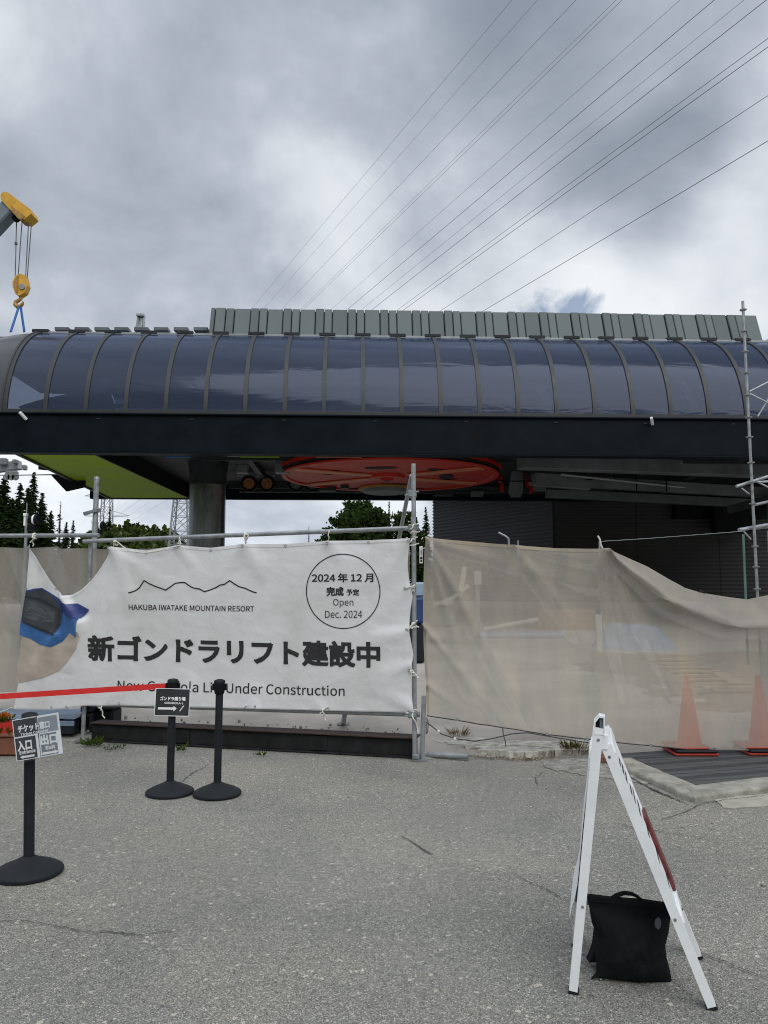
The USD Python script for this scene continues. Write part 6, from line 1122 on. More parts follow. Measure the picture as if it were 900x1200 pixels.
fen.part('base_plate', MB().box((l1[0] - 0.07, l1[1] - 0.07, 0.012), (l1[0] + 0.07, l1[1] + 0.07, 0.03)), K['galv_dark'])
q0 = on_f(406, 826, -0.06)
q1 = PG(401, 852, 0.10)
fen.part('brace', MB().tube(q0, q1 + [0, 0.25, 0], 0.03), K['galv'], smooth=40)
fen.part('base_plate', MB().box(q1 + [-0.07, 0.17, -0.05], q1 + [0.07, 0.33, 0.0]), K['galv_dark'])
for c, r_ in ((on_f(484.6, 836.5, 0.02), 0.045), (on_f(484.6, 619, 0.0), 0.045), (on_f(484.2, 579, -0.02), 0.04)):
    fen.part('clamp', MB().box(c - [0.06, 0.045, 0.04], c + [0.035, 0.045, 0.04], 0.012).tube(c + [-0.09, -0.03, -0.02], c + [0.06, -0.035, 0.025], 0.009, 6), K['galv_dark'])
# upright stub beside the post and a pipe on the ground
ms = Thing('mesh_fence', 'sagging tan woven mesh sheet strung across the right side of the site', 'fence', loc=P1)
st2 = PG(494.5, 892)


def on_m(x, y, off=0.0):
    return onplane(np.array(float(x)), np.array(float(y)), P1 + N2 * off, N2)


t2 = on_m(496.8, 815, 0.02)
ms.part('post', MB().tube((st2[0], st2[1], 0.01), (t2[0], t2[1] - 0.02, t2[2]), R_), K['galv'], smooth=40)
ms.part('base_plate', MB().box((st2[0] - 0.09, st2[1] - 0.05, 0.004), (st2[0] + 0.05, st2[1] + 0.06, 0.022)).box((st2[0] - 0.10, st2[1] - 0.045, 0.022), (st2[0] - 0.03, st2[1] + 0.03, 0.075), 0.01), K['galv_dark'])
p0, p1 = PG(500, 884, 0.03), PG(549, 886.5, 0.045)
gp = single('ground_pipe', MB().tube(p0, p1, 0.028), K['galv'], 'short grey pipe lying on the ground at the foot of the fence post', 'pipe', smooth=40)

# mesh sheet, right
MT = np.array([(497, 629.5), (520, 632), (560, 635.5), (600, 639), (650, 642.5), (704, 643.5), (715, 645), (735, 655), (757, 664.5), (780, 678), (800, 689), (818, 694.5), (850, 699.5), (872, 702.5), (900, 697), (960, 690), (1020, 684), (1290, 655)])
MBt = np.array([(500, 838), (540, 844), (590, 852), (640, 860), (700, 867), (760, 873), (810, 878), (860, 879), (900, 879.5), (960, 882), (1020, 884), (1290, 889)])
MF = [((498, 632), (620, 850), 9, .06), ((498, 632), (560, 845), 8, .05), ((500, 640), (530, 760), 6, .04), ((497, 735), (590, 850), 8, .05), ((500, 634), (700, 690), 8, .025), ((600, 640), (690, 760), 11, .04), ((600, 640), (720, 665), 8, .02),
      ((704, 645), (745, 860), 13, .05), ((706, 645), (800, 830), 11, .04), ((704, 644), (640, 800), 14, .03), ((705, 646), (780, 712), 7, .075), ((770, 705), (860, 735), 11, .075), ((845, 733), (1000, 728), 13, .07), ((872, 703), (870, 760), 10, .02), ((497, 800), (560, 845), 7, .03), ((640, 860), (600, 780), 12, .02), ((800, 800), (900, 790), 12, .015)]


def mesh_disp(px, py):
    q = np.stack([px / 70, py / 70, px * 0], -1)
    d = 0.05 * (fbm(q, 3, 61) - 0.5)
    for a, b, w, amp in MF:
        d = d + 1.6 * ridge(px, py, a, b, w * 0.8, amp, 0.85)
    # the slack top rolls forward along the droop
    fold = np.interp(px, [700, 745, 790, 840, 900, 1020], [645, 680, 714, 733, 738, 735])
    t = np.clip((fold - py) / 26.0, -1, 1)
    slack = np.clip((px - 706) / 40.0, 0, 1)
    d = d + slack * 0.10 * np.where(t > 0, 1 - 0.5 * t, np.clip(1 + t * 2.2, 0, 1))
    return d


def MSH(px, py, off=0.0):
    return onplane(px, py, P1 + N2 * 0.01, N2) + N2 * (mesh_disp(px, py) + off)[..., None]


s = np.linspace(0, 1, 290)
xt, xb = 497 + s * 783, 500 + s * 780
yt, yb = np.interp(xt, MT[:, 0], MT[:, 1]), np.interp(xb, MBt[:, 0], MBt[:, 1])
b = np.linspace(0, 1, 90)[:, None]
left = -4.5 * np.sin(b * math.pi) ** 2 * (1 - s[None]) ** 10
px, py = xt[None] + (xb - xt)[None] * b + left * 0.6, yt[None] + (yb - yt)[None] * b
ms.part('mesh_sheet', MB().grid(MSH(px, py)), K['mesh'], smooth=True)
# the slack top of the sheet folded over towards the street
fs = np.linspace(0, 1, 90)
fx0 = 704 + fs * 316
fy0 = np.interp(fx0, MT[:, 0], MT[:, 1])
fx1 = np.interp(fs, [0, 0.18, 0.42, 1], [705, 762, 845, 1024])
fy1 = np.interp(fx1, [704, 730, 762, 795, 845, 880, 960, 1024], [646, 671, 699, 718, 733, 736, 733, 730])
fb = np.linspace(0, 1, 16)[:, None]
fpx, fpy = fx0[None] + (fx1 - fx0)[None] * fb, fy0[None] + (fy1 - fy0)[None] * fb
fd = 0.012 + 0.10 * np.sin(np.pi * np.clip(fb * 0.62, 0, 1)) * np.clip(fs[None] * 5, 0, 1) + 0.02 * (fbm(np.stack([fpx / 30, fpy / 18, fpx * 0], -1), 3, 65) - 0.5)
ms.part('folded_flap', MB().grid(onplane(fpx, fpy, P1 + N2 * 0.01, N2) + N2 * (np.maximum(mesh_disp(fpx, fpy), 0.0) + fd)[..., None]), K['mesh_fold'], smooth=True)
mesh_hem = sheet_material('mesh_hem', (0.50, 0.44, 0.36), 0.97)
ms.part('hem', MB().grid(np.stack([MSH(px[0], py[0], 0.004), MSH(px[0], py[0] + 4, 0.004)], 0)), mesh_hem, smooth=True)
ms.part('hem', MB().grid(np.stack([MSH(px[:, 0], py[:, 0], 0.004), MSH(px[:, 0] + 3, py[:, 0], 0.004)], 0)), mesh_hem, smooth=True)
ms.part('hem_cord', MB().path(MSH(px[-1], py[-1] + 0.5, 0.006), 0.006, 6), K['cord'])
c2 = np.array([(499, 846), (506, 851), (517, 860), (535, 866), (556, 868.5), (575, 866), (600, 860), (618, 858.5), (650, 864), (680, 869), (702, 872)])
cx_ = np.interp(np.linspace(0, 1, 60), np.linspace(0, 1, len(c2)), c2[:, 0])
cy_ = np.interp(cx_, c2[:, 0], c2[:, 1])
ms.part('cord', MB().path(np.stack([on_m(x, y, 0.04) for x, y in zip(cx_, cy_)]), 0.006, 6), K['cord'])
ms.part('cord', MB().path(np.stack([on_m(x, y, 0.03) for x, y in ((500, 841), (502, 848), (501, 858), (499.5, 860), (499.5, 848))]), 0.005, 6), K['cord'])
ms.part('cord', MB().path(np.stack([on_m(x, y, 0.02) for x, y in ((589, 852), (590, 862), (592, 868), (593, 875))]), 0.005, 6), K['cord'])
for x, y in ((514, 857), (533, 866)):
    c = on_m(x, y, 0.045)
    ms.part('knot', MB().box(c - 0.014, c + 0.014, 0.006), K['rope'])
for x, y in ((536, 843.5), (640, 860), (688, 866), (762, 873.5), (838, 878)):
    c = MSH(np.array(float(x)), np.array(float(y) - 1), 0.01)
    ms.part('eyelet', MB().lathe([(0.006, 0), (0.010, 0.004), (0.017, 0.002), (0.018, 0)], 12, c, axes=np.stack([D2, np.cross(N2, D2), N2])), K['trim'])
lp = np.array([(817, 705), (815, 698), (818, 691), (822, 694), (824, 703), (821, 709), (818, 707), (823, 712), (827, 715)])
ms.part('cord', MB().path(MSH(lp[:, 0], lp[:, 1], 0.012), 0.0045, 6), K['cord'])
# supporting posts behind the mesh, bent pipe ends over its top
for x, y, dy in ((608, 633, 0), (704, 634, 0), (1284, 650, 0)):
    c = on_m(x, y, -0.06)
    ms.part('post' if x > 1000 else 'tie_rod', MB().tube((c[0], c[1] + 0.05, 0.06 if x > 1000 else c[2] - 0.16), (c[0], c[1] + 0.05, c[2]), 0.009, 8), K['galv'], smooth=40)
ms.part('hook_rod', MB().path([on_m(x, y, 0.02) for x, y in ((584, 624), (592, 628), (596, 631), (596.5, 640))], 0.010, 8), K['trim'], smooth=40)
ms.part('hook_rod', MB().path([on_m(x, y, 0.02) for x, y in ((700.5, 628), (703, 632), (704, 638), (707, 645))], 0.010, 8), K['rope'], smooth=40)
ms.part('tie_wire', MB().path([on_m(x, y, -0.03) for x, y in ((704, 634.5), (760, 631), (820, 626.5), (872, 622.5))], 0.0035, 6), K['galv_dark'])
# height tag at the mesh's upper left corner
a = on_m(493.5, 650, 0.03)
tg = Thing('hanging_tag', 'small white tag with a black round mark hanging between banner and mesh', 'tag', loc=a)
tg.part('card', MB().box(a + [-0.018, -0.003, -0.09], a + [0.018, 0.003, 0.09], 0.002), K['white_plastic'])
axf = np.array([[1, 0, 0], [0, 0, 1.0], [0, -1.0, 0]])
tg.part('round_mark', MB().lathe([(0.0005, 0.0), (0.013, 0.0), (0.013, 0.002), (0.0005, 0.002)], 16, a + [0, -0.004, -0.035], axes=axf), K['ink'])
tg.part('bar_mark', MB().box(a + [-0.004, -0.0055, 0.0], a + [0.004, -0.0035, 0.05]), K['ink'])
tg.part('bar_mark', MB().box(a + [-0.010, -0.0055, -0.075], a + [0.010, -0.0035, -0.055]), K['ink'])

# grey mesh on the left, behind the banner
ml = Thing('left_mesh', 'greyish mesh sheet hanging behind the banner at its left end', 'mesh sheet', loc=P1)
s = np.linspace(0, 1, 170)
xt = -330 + s * 810
px = np.broadcast_to(xt[None], (40, 170))
yt = 641 + 3 * np.sin(xt / 19.0) * 0.4 + np.where(xt > 70, (xt - 70) * -0.012 + 3, 0)
py = yt[None] + (811 + np.maximum(xt - 130, 0) * 0.02 - yt)[None] * np.linspace(0, 1, 40)[:, None]
dd = 0.05 * (fbm(np.stack([px / 40, py / 90, px * 0], -1), 3, 77) - 0.5)
ml.part('mesh_sheet', MB().grid(onplane(px, py, P1 - N1 * 0.09, N1) + N1 * dd[..., None]), K['mesh_left'], smooth=True)

# rope ties
ties = [((38, 627), (39, 640)), ((42, 627), (36, 636)), ((135, 634), (133, 643)), ((287, 627), (286.5, 640)), ((290, 627), (288, 636)), ((385, 623), (384.5, 637)), ((210, 630), (210, 641)), ((478, 634), (489, 630)),
        ((480, 621), (489, 612)), ((481, 624), (491, 622)), ((480, 640), (490, 638)), ((476, 690), (489, 684)), ((477, 738), (490, 728)), ((479, 736), (491, 734)), ((480, 785), (489, 792)), ((481, 787), (490, 796)),
        ((118, 826), (121, 841)), ((118, 832), (115, 828)), ((287, 829), (292, 822)), ((377, 830), (382, 845)), ((384, 828), (376, 836)), ((484, 834), (490, 858)), ((476, 836), (488, 832))]
rt = Thing('rope_ties', 'short white rope ties that lash the banner to the pipes', 'rope', loc=P1)
for i, (a, b_) in enumerate(ties):
    r = np.random.default_rng(500 + i)
    t = np.linspace(0, 1, 7)[:, None]
    q = np.array(a) * (1 - t) + np.array(b_) * t + r.normal(0, 0.9, (7, 2))
    P = np.array([on_f(x, y, 0.055 + 0.02 * math.sin(k)) for k, (x, y) in enumerate(q)])
    rt.part('rope', MB().path(P, 0.0075, 6), K['rope'], smooth=60)
drape = np.array([(136, 634), (140, 637), (146, 642), (156, 646), (168, 648), (184, 646), (200, 642), (212, 639)])
rt.part('rope', MB().path([on_f(x, y, 0.10) for x, y in drape], 0.006, 6), K['rope'], smooth=60)
rt.part('rope', MB().path([on_f(x, y, 0.06) for x, y in ((0, 834), (5, 833), (14, 829))], 0.006, 6), K['rope'], smooth=60)
for x, y in ((38.5, 628), (134, 636), (287, 628), (485, 620), (485, 627), (484, 690), (484, 733)):
    c = on_f(x, y, 0.035)
    m = MB()
    for k in range(3):
        dz = (k - 1) * 0.012
        th_ = np.linspace(0, 2 * np.pi, 13)
        m.path(np.stack([c + D1 * 0.010 * (k - 1) + np.array([0, 0, 1]) * 0.032 * np.cos(t) + N1 * (0.032 * np.sin(t) - 0.03) for t in th_]), 0.0075, 6, cap=False)
    rt.part('rope_wrap', m, K['rope'], smooth=60)

# steel beam along the banner's foot
a, b = PG(104, 869, 0.0), PG(488, 890, 0.0)
d = unit(np.r_[(b - a)[:2], 0])
n_ = np.array([-d[1], d[0], 0])
H = 0.215
bm = Thing('ground_beam', 'long dark rusty steel beam lying on the ground below the banner', 'steel beam', loc=a)


def bbox(lo, hi, off0, off1, trim=0.0):
    m = MB()
    c = (a + b) / 2 + n_ * (off0 + off1) / 2
    c[2] = (lo + hi) / 2
    return m.obox(c, [d, n_, Z], [np.linalg.norm((b - a)[:2]) / 2 - trim, (off1 - off0) / 2, (hi - lo) / 2], 0.004)


bm.part('bottom_flange', bbox(0.006, 0.022, 0.0, 0.22), K['rust_beam'])
bm.part('web', bbox(0.0225, H - 0.0165, 0.045, 0.06), K['rust_beam'])
bm.part('top_flange', bbox(H - 0.016, H, 0.0, 0.22), K['rust_edge'])
for k in range(2):
    c = a + (b - a) * (0.30 + k * 0.42) + n_ * 0.035
    bm.part('joint_plate', MB().obox(np.array([c[0], c[1], H / 2]), [d, n_, Z], [0.10, 0.006, H / 2 - 0.035]), K['rust_beam'])

# ================================================================== STANCHIONS, BELTS, SIGNS
sp = [PG(33, 1024), PG(199, 930), PG(254.5, 931.5)]
GS = 'black belt barrier posts on the asphalt'
lab = ['nearest black barrier post, carrying the tilted entrance sign', 'black barrier post carrying the arrow sign and red belt', 'black barrier post with no sign, right of the arrow sign post']
def at(m, p, tilt=0.0):
    v, f = m.done()
    v = np.array(v)
    v[:, 0] += tilt * np.clip(v[:, 2] - 0.1, 0, None)
    return v + p, f


def barrier_post(label, p, tilt):
    """Weighted low base, tube, belt head with clips, cap; the tube may lean a little."""
    T = Thing('barrier_post', label, 'barrier post', GS, loc=p)
    T.part('base', at(MB().lathe([(0.0, 0.0), (0.185, 0.0), (0.20, 0.006), (0.203, 0.02), (0.197, 0.030), (0.160, 0.050), (0.110, 0.071), (0.070, 0.087), (0.050, 0.098), (0.034, 0.106)], 48), p), K['rubber'], smooth=45)
    T.part('tube', at(MB().lathe([(0.034, 0.10), (0.0335, 0.105), (0.0315, 0.11), (0.0315, 0.845)], 32), p, tilt), K['rubber'], smooth=40)
    T.part('belt_head', at(MB().lathe([(0.0315, 0.835), (0.038, 0.84), (0.0445, 0.862), (0.045, 0.92), (0.043, 0.926)], 32), p, tilt), K['dark'], smooth=40)
    T.part('cap', at(MB().lathe([(0.043, 0.926), (0.0475, 0.93), (0.048, 0.945), (0.042, 0.955), (0.02, 0.962), (0.0, 0.963)], 32), p, tilt), K['rubber'], smooth=40)
    for sx in (-1, 1):
        T.part('belt_clip', at(MB().box((sx * 0.04, -0.014, 0.87), (sx * 0.062, 0.014, 0.925), 0.004), p, tilt), K['dark'])
    return T


barrier_post(lab[0], sp[0], -0.042)
stn = barrier_post(lab[1], sp[1], 0.0)
stn.copy(sp[2], lab[2])


def belt(p0, p1, sag, w, name, label, twist=0.0):
    t = np.linspace(0, 1, 40)[:, None]
    c = np.asarray(p0) * (1 - t) + np.asarray(p1) * t - np.array([0, 0, 1]) * sag * 4 * t * (1 - t)
    d = unit((np.asarray(p1) - np.asarray(p0)) * [1, 1, 0])
    side = np.array([-d[1], d[0], 0])
    up = np.array([0, 0, 1.0])
    ang = twist * t
    o = up * np.cos(ang) + side * np.sin(ang)
    P = np.stack([c - o * w / 2, c + o * w / 2], 0)
    single(name, MB().slab(P, side * 0.0015), K['belt'], label, 'belt', smooth=40)


b1 = sp[1] + [-0.06, 0, 0.90]
far_end = PX(-420, 843, sp[1][1] - 0.55)
belt(b1, far_end, 0.0, 0.047, 'barrier_belt', 'long red barrier belt stretched in front of the banner to the arrow sign post', 0.12)

# arrow sign card on the second post
def card(name, label, centre, w, h, roll, yaw, cat='sign', parts=()):
    """A flat card facing the camera; parts are (polygons in card units metres, material, name, lift)."""
    r = np.array([math.cos(yaw), math.sin(yaw), 0])
    u = np.array([0, 0, 1.0])
    rr = r * math.cos(roll) + u * math.sin(roll)
    uu = -r * math.sin(roll) + u * math.cos(roll)
    nn = np.cross(rr, uu)
    A = np.stack([rr, uu, nn])
    T = Thing(name, label, cat, loc=centre)
    for poly, mat, pn, z0, z1 in parts:
        for c in (clusters(poly) if pn == 'lettering' else [poly]):
            m = MB()
            for g in getattr(c, 'geoms', [c]):
                m.prism(g, z0, z1, axes=A, at=centre)
            T.part('letter' if pn == 'lettering' else pn, m, mat)
    return T, A


def rect(x0, y0, x1, y1):
    return shapely.box(x0, y0, x1, y1)


def line_of(key, x0, x1, y, h=None, bold=0.0):
    g = fit(key, x0, x1, 0, 0, h, bold)
    return shapely.transform(g, lambda c: np.c_[c[:, 0], y - c[:, 1]])


k = sp[1][1] / FOC * 1.03                                      # metres per picture pixel there
W, Hh = 38.0 * k * 0.5, 30.0 * k * 0.5
c = PX(202.0, 823, sp[1][1] - 0.068)
arrow = Polygon([(-0.118, -0.062), (0.012, -0.062), (0.012, -0.075), (0.040, -0.052), (0.012, -0.029), (0.012, -0.042), (-0.118, -0.042)])
slash = Polygon([(0.062, -0.072), (0.071, -0.072), (0.103, -0.024), (0.094, -0.024)])
card('arrow_sign', 'black gondola direction sign with white arrow hung on a barrier post', c, 0, 0, -0.03, 0.05, parts=[
    (rect(-W, -Hh, W, Hh), K['white_plastic'], 'card', -0.003, 0.0),
    (rect(-W + 0.005, -Hh + 0.006, W - 0.005, Hh - 0.005), K['sign_black'], 'black_print', 0.0003, 0.0008),
    (line_of('norib', -0.105, 0.110, 0.018, 0.030), K['ink_white'], 'lettering', 0.0012, 0.0016),
    (line_of('gond', -0.066, 0.092, -0.014, 0.019), K['ink_white'], 'lettering', 0.0012, 0.0016),
    (arrow, K['ink_white'], 'arrow', 0.0012, 0.0016), (slash, K['ink_white'], 'slash_mark', 0.0012, 0.0016)])
# entrance sign in a clear sleeve on the nearest post
k = sp[0][1] / FOC * 1.04
c = PX(46, 862, sp[0][1] - 0.085)
def pxr(x0, y0, x1, y1):
    return rect((x0 - 46) * k, (862 - y1) * k, (x1 - 46) * k, (862 - y0) * k)
def pxl(key, x0, x1, y, h, bold=0.0):
    g = fit(key, (x0 - 46) * k, (x1 - 46) * k, 0, 0, h * k, bold)
    return shapely.transform(g, lambda q: np.c_[q[:, 0], (862 - y) * k - q[:, 1]])
def pxa(pts):
    return Polygon([((x - 46) * k, (862 - y) * k) for x, y in pts])
lean = 0.155
T, A = card('entrance_sign', 'tilted entrance and exit sign in a clear sleeve on the nearest barrier post', c, 0, 0, lean, 0.12, parts=[
    (pxr(20, 841, 44.5, 885), K['white_plastic'], 'left_card', -0.004, -0.001),
    (pxr(45.5, 841, 68, 885), K['white_plastic'], 'right_card', -0.006, -0.003),
    (pxr(20.8, 841.8, 44.5, 859.5), K['sign_black'], 'black_print', -0.0005, 0.0),
    (pxr(21, 861, 42, 884.2), K['sign_black'], 'black_print', -0.0005, 0.0),
    (pxr(46, 843, 66, 859.5), M('grey_print', (0.28, 0.30, 0.33), 0.5), 'grey_print', -0.0025, -0.002),
    (pxr(46.5, 861, 63.5, 884), M('grey_print_b', (0.20, 0.215, 0.24), 0.5), 'grey_print', -0.0025, -0.002),
    (pxl('ticket', 25, 58, 854.5, 7.0), K['ink_white'], 'lettering', 0.0004, 0.0008),
    (pxl('counter', 27, 56, 859.2, 3.0, 1.0), K['ink_white'], 'lettering', 0.0004, 0.0008),
    (pxl('iri', 22.5, 37.5, 873.5, 9.5), K['ink_white'], 'lettering', 0.0004, 0.0008),
    (pxl('ent', 24, 40.5, 878.2, 3.4, 1.5), K['ink_white'], 'lettering', 0.0004, 0.0008),
    (pxa([(24, 881.5), (27.5, 879.5), (27.5, 880.5), (39, 880.5), (39, 882.7), (27.5, 882.7), (27.5, 883.5)]), K['ink_white'], 'arrow', 0.0004, 0.0008),
    (pxl('deg', 46.5, 64, 871.5, 9.5), K['ink_white'], 'lettering', -0.0015, -0.001),
    (pxl('exit', 51, 61, 878.0, 4.0, 1.5), K['ink_white'], 'lettering', -0.0015, -0.001),
    (pxa([(47, 880.5), (60, 880.5), (60, 879.5), (64, 881.7), (60, 883.8), (60, 882.9), (47, 882.9)]), K['ink_white'], 'arrow', -0.0015, -0.001),
    (pxr(19, 838.5, 69, 887), K['film'], 'clear_sleeve', 0.0022, 0.0026)])

# ================================================================== A-FRAME SIGN AND SANDBAG
fL, fR, fR2 = PG(670, 1165), PG(836.5, 1184), PG(819, 1121)
wv = np.r_[(fR2 - fR)[:2], 0]
mid = (fL + fR) / 2
apx = PX(703.5, 846, mid[1] + 0.0)
wd = unit(wv)
wlen = min(max(np.linalg.norm(wv), 0.5), 0.62)
wv = wd * wlen
af = Thing('sandwich_board', 'white folding plastic A-frame sign board seen edge on', 'sign board', loc=np.r_[mid[:2], 0])
topL = PX(699, 853, mid[1] - 0.02)
topR = PX(712, 873, mid[1])


def leaf(foot_, top_, far_cut, pan_cut):
    """One leaf of the board: two side legs, a recessed panel with a raised border, and a rail."""
    ax_ = unit(top_ - foot_)
    nn = unit(np.cross(ax_, wd)) * 1.0
    if nn[2] < 0:
        nn = -nn
    L = np.linalg.norm(top_ - foot_)

    def P(a, w, n):
        return foot_ + ax_ * a + wd * w + nn * n
    dep = 0.048
    Lfull = L
    for w0 in (0.0, wlen - 0.045):
        # tapered leg
        L = Lfull - (far_cut if w0 > 0 else 0.0)
        v = np.array([P(0.0, w0, -dep * 0.5), P(0.0, w0 + 0.045, -dep * 0.5), P(0.0, w0 + 0.045, 0.012), P(0.0, w0, 0.012),
                      P(L, w0, -dep * 0.62), P(L, w0 + 0.045, -dep * 0.62), P(L, w0 + 0.045, 0.014), P(L, w0, 0.014)])
        hull = trimesh.convex.convex_hull(v)
        af.part('leg', (np.asarray(hull.vertices), np.asarray(hull.faces)), K['white_plastic'])
        af.part('rubber_foot', MB().obox(P(-0.004, w0 + 0.0225, -0.008), [ax_, wd, nn], [0.006, 0.024, 0.022]), K['rubber'])
        for a_ in (0.36, L - 0.05):
            af.part('rivet', MB().lathe([(0.0, 0.003), (0.006, 0.002), (0.007, 0.0)], 10, P(a_, w0 - 0.0003, -0.012), axes=np.stack([ax_, nn, -wd])), K['galv_dark'])
    L = Lfull - pan_cut
    af.part('panel', MB().obox(P((0.34 + L) / 2, wlen / 2, -0.004), [ax_, wd, nn], [(L - 0.36) / 2, wlen / 2 - 0.046, 0.012], 0.004), K['white_plastic'])
    af.part('panel_border', MB().obox(P(0.335, wlen / 2, 0.004), [ax_, wd, nn], [0.02, wlen / 2 - 0.046, 0.016], 0.005), K['white_plastic'])
    af.part('panel_border', MB().obox(P(L - 0.03, wlen / 2, 0.004), [ax_, wd, nn], [0.025, wlen / 2 - 0.046, 0.016], 0.005), K['white_plastic'])
    return P, Lfull, ax_, nn


PL, LL, axl, nl = leaf(fL + [0, 0, 0.01], topL, 0.13, 0.13)
PR, LR, axr, nr = leaf(fR + [0, 0, 0.01], topR, 0.0, 0.0)
# poster that bows off the left leaf
uu_ = np.linspace(0, 1, 14)
P = np.stack([np.stack([PL(0.30 + a * (LL - 0.50), w, 0.014 + 0.004 * math.sin(math.pi * a) ** 2 + 0.022 * math.exp(-(a / 0.14) ** 2)) for a in uu_], 0) for w in np.linspace(0.02, wlen - 0.02, 8)], 0)
af.part('poster', MB().slab(P, nl * 0.002), K['white_plastic'], smooth=30)
# print on the right leaf's face and the dark red board fixed to it
r = np.random.default_rng(3)
a_ = LR - 0.13
while a_ > 0.42:
    if not (LR * 0.40 < a_ < LR * 0.68 and r.random() < 0.3):
        for w0, w1 in ((0.055, 0.055 + r.uniform(0.05, 0.09)), (0.17, 0.17 + r.uniform(0.1, 0.3))):
            af.part('print_mark', MB().obox(PR(a_, (w0 + min(w1, wlen - 0.07)) / 2, 0.0085), [axr, wd, nr], [r.uniform(0.006, 0.012), (min(w1, wlen - 0.07) - w0) / 2, 0.0006]), K['ink'])
    a_ -= r.uniform(0.035, 0.06)
brd = af.part('red_board', MB().obox(PR(LR * 0.475, wlen * 0.80, 0.016), [axr, wd, nr], [LR * 0.155, wlen * 0.17, 0.008], 0.004), K['dark_red'])
# moulded handle at the head of the left leaf, hinge to the right leaf
hc = PL(LL + 0.012, 0.03, -0.012)
hexo = 0.78 * np.array([(-0.028, -0.05), (0.026, -0.05), (0.030, 0.048), (-0.002, 0.052), (-0.030, 0.020), (-0.033, -0.030)])
hexi = 0.80 * np.array([(-0.019, -0.040), (0.019, -0.040), (0.021, 0.039), (0.0, 0.041), (-0.021, 0.014), (-0.023, -0.024)])
xa = np.array([0.985, -0.05, 0.0])
xa = unit(np.cross(wd, Z)) * (1 if np.cross(wd, Z)[0] > 0 else -1)
A = np.stack([xa, Z, wd])
af.part('handle', MB().prism(Polygon(hexo, [hexi]), -0.03, 0.05, axes=A, at=hc), K['white_plastic'])
af.part('handle_core', MB().prism(Polygon(hexi * 0.99), -0.012, 0.045, axes=A, at=hc), K['dark'])
af.part('handle_strip', MB().box(hc + xa * 0.008 - wd * 0.016 + [-0.008, -0.004, -0.032], hc + xa * 0.008 - wd * 0.016 + [0.008, 0.004, 0.03]), K['girder'])
hg = (PL(LL - 0.03, 0.0, -0.03) + PR(LR - 0.01, 0.0, -0.03)) / 2
af.part('hinge', MB().obox(hg + wd * 0.06 + [0.002, 0, 0.0], [xa, wd, Z], [0.022, 0.05, 0.035], 0.006), K['white_plastic'])
# cross rod that carries the bag
ry = mid + wd * 0.22
z0 = float(PX(684, 1057, ry[1])[2])
pa, pb = PX(676, 1056, ry[1] + 0.0), PX(800, 1064, ry[1] + 0.0)
af.part('cross_rod', MB().tube(pa, pb, 0.011, 10), K['galv_dark'], smooth=40)

# sandbag: two stitched panels stuffed with sand, a strap handle
bagY = ry[1] - 0.02
bg = Thing('sandbag', 'black canvas sandbag with strap handle hanging inside the A-frame sign', 'bag', loc=PX(740, 1152, bagY) * [1, 1, 0])
n_s, n_t = 41, 41
S, Tt = np.meshgrid(np.linspace(0, 1, n_s), np.linspace(0, 1, n_t))
# outline in picture pixels: left and right edges from top to bottom
Lx = np.interp(Tt, [0, .12, .3, .45, .6, .8, .92, 1.0], [690, 691, 694, 699.5, 698, 699, 699, 693])
Rx = np.interp(Tt, [0, .12, .3, .45, .6, .8, .92, 1.0], [785, 785, 783, 779, 780.5, 785, 787, 789])
Ty = np.interp(S, [0, .3, .7, 1], [1054.5, 1058, 1061, 1065])
By = np.interp(S, [0, .05, .2, .5, .8, .95, 1], [1147, 1145, 1146, 1149, 1150, 1154, 1157])
px, py = Lx + (Rx - Lx) * S, Ty + (By - Ty) * Tt
base = PX(px, py, bagY)
fat = np.clip(np.sin(np.pi * np.clip(S, 0.0, 1)), 0, 1) ** 0.55 * np.clip(np.sin(np.pi * np.clip((Tt - 0.10) / 0.9, 0, 1)), 0, 1) ** 0.5
wr = fbm(np.stack([px / 9, py / 16, px * 0], -1), 4, 15) - 0.5
front = base + np.array([0, -1, 0]) * (0.085 * fat + 0.006 + 0.045 * wr * fat)[..., None]
back = base + np.array([0, 1, 0]) * (0.085 * fat + 0.006 - 0.02 * wr * fat)[..., None]
m = MB().grid(front[:, ::-1]).grid(back)
for A_, B_ in ((front[0], back[0]), (front[-1], back[-1]), (front[:, 0], back[:, 0]), (front[:, -1], back[:, -1])):
    m.grid(np.stack([A_, B_], 0))
bg.part('body', m, K['bag'], smooth=True)
# second lobe behind, its corner shows at the left
base2 = PX(np.interp(Tt, [0, .5, .9, 1], [699, 697, 692, 690]) + (40 * S), 1093 + (1128 - 1093) * Tt, bagY + 0.10)
m = MB().slab(base2 + np.array([0, -1, 0]) * (0.03 * fat)[..., None], np.array([0, 0.05, 0]))
bg.part('rear_pouch', m, K['bag'], smooth=True)
hp = np.array([(702, 1057), (716, 1055), (723, 1050.5), (732, 1047.5), (742, 1048.5), (750, 1053), (757, 1059), (768, 1063)])
hs = np.linspace(0, 1, 30)
hx, hy = np.interp(hs, np.linspace(0, 1, 8), hp[:, 0]), np.interp(hs, np.linspace(0, 1, 8), hp[:, 1])
hc_ = PX(hx, hy, bagY - 0.008)
bg.part('handle', MB().slab(np.stack([hc_ + [0, 0, -0.006], hc_ + [0, 0, 0.006]], 0), np.array([0, 0.022, 0])), K['bag'], smooth=30)
top0 = PX(np.linspace(690, 785, 20), np.interp(np.linspace(0, 1, 20), [0, .3, .7, 1], [1056, 1059.5, 1062.5, 1066.5]), bagY - 0.014)
bg.part('top_seam', MB().slab(np.stack([top0, top0 + [0, 0, 0.022]], 0), np.array([0, 0.03, 0])), K['bag'])
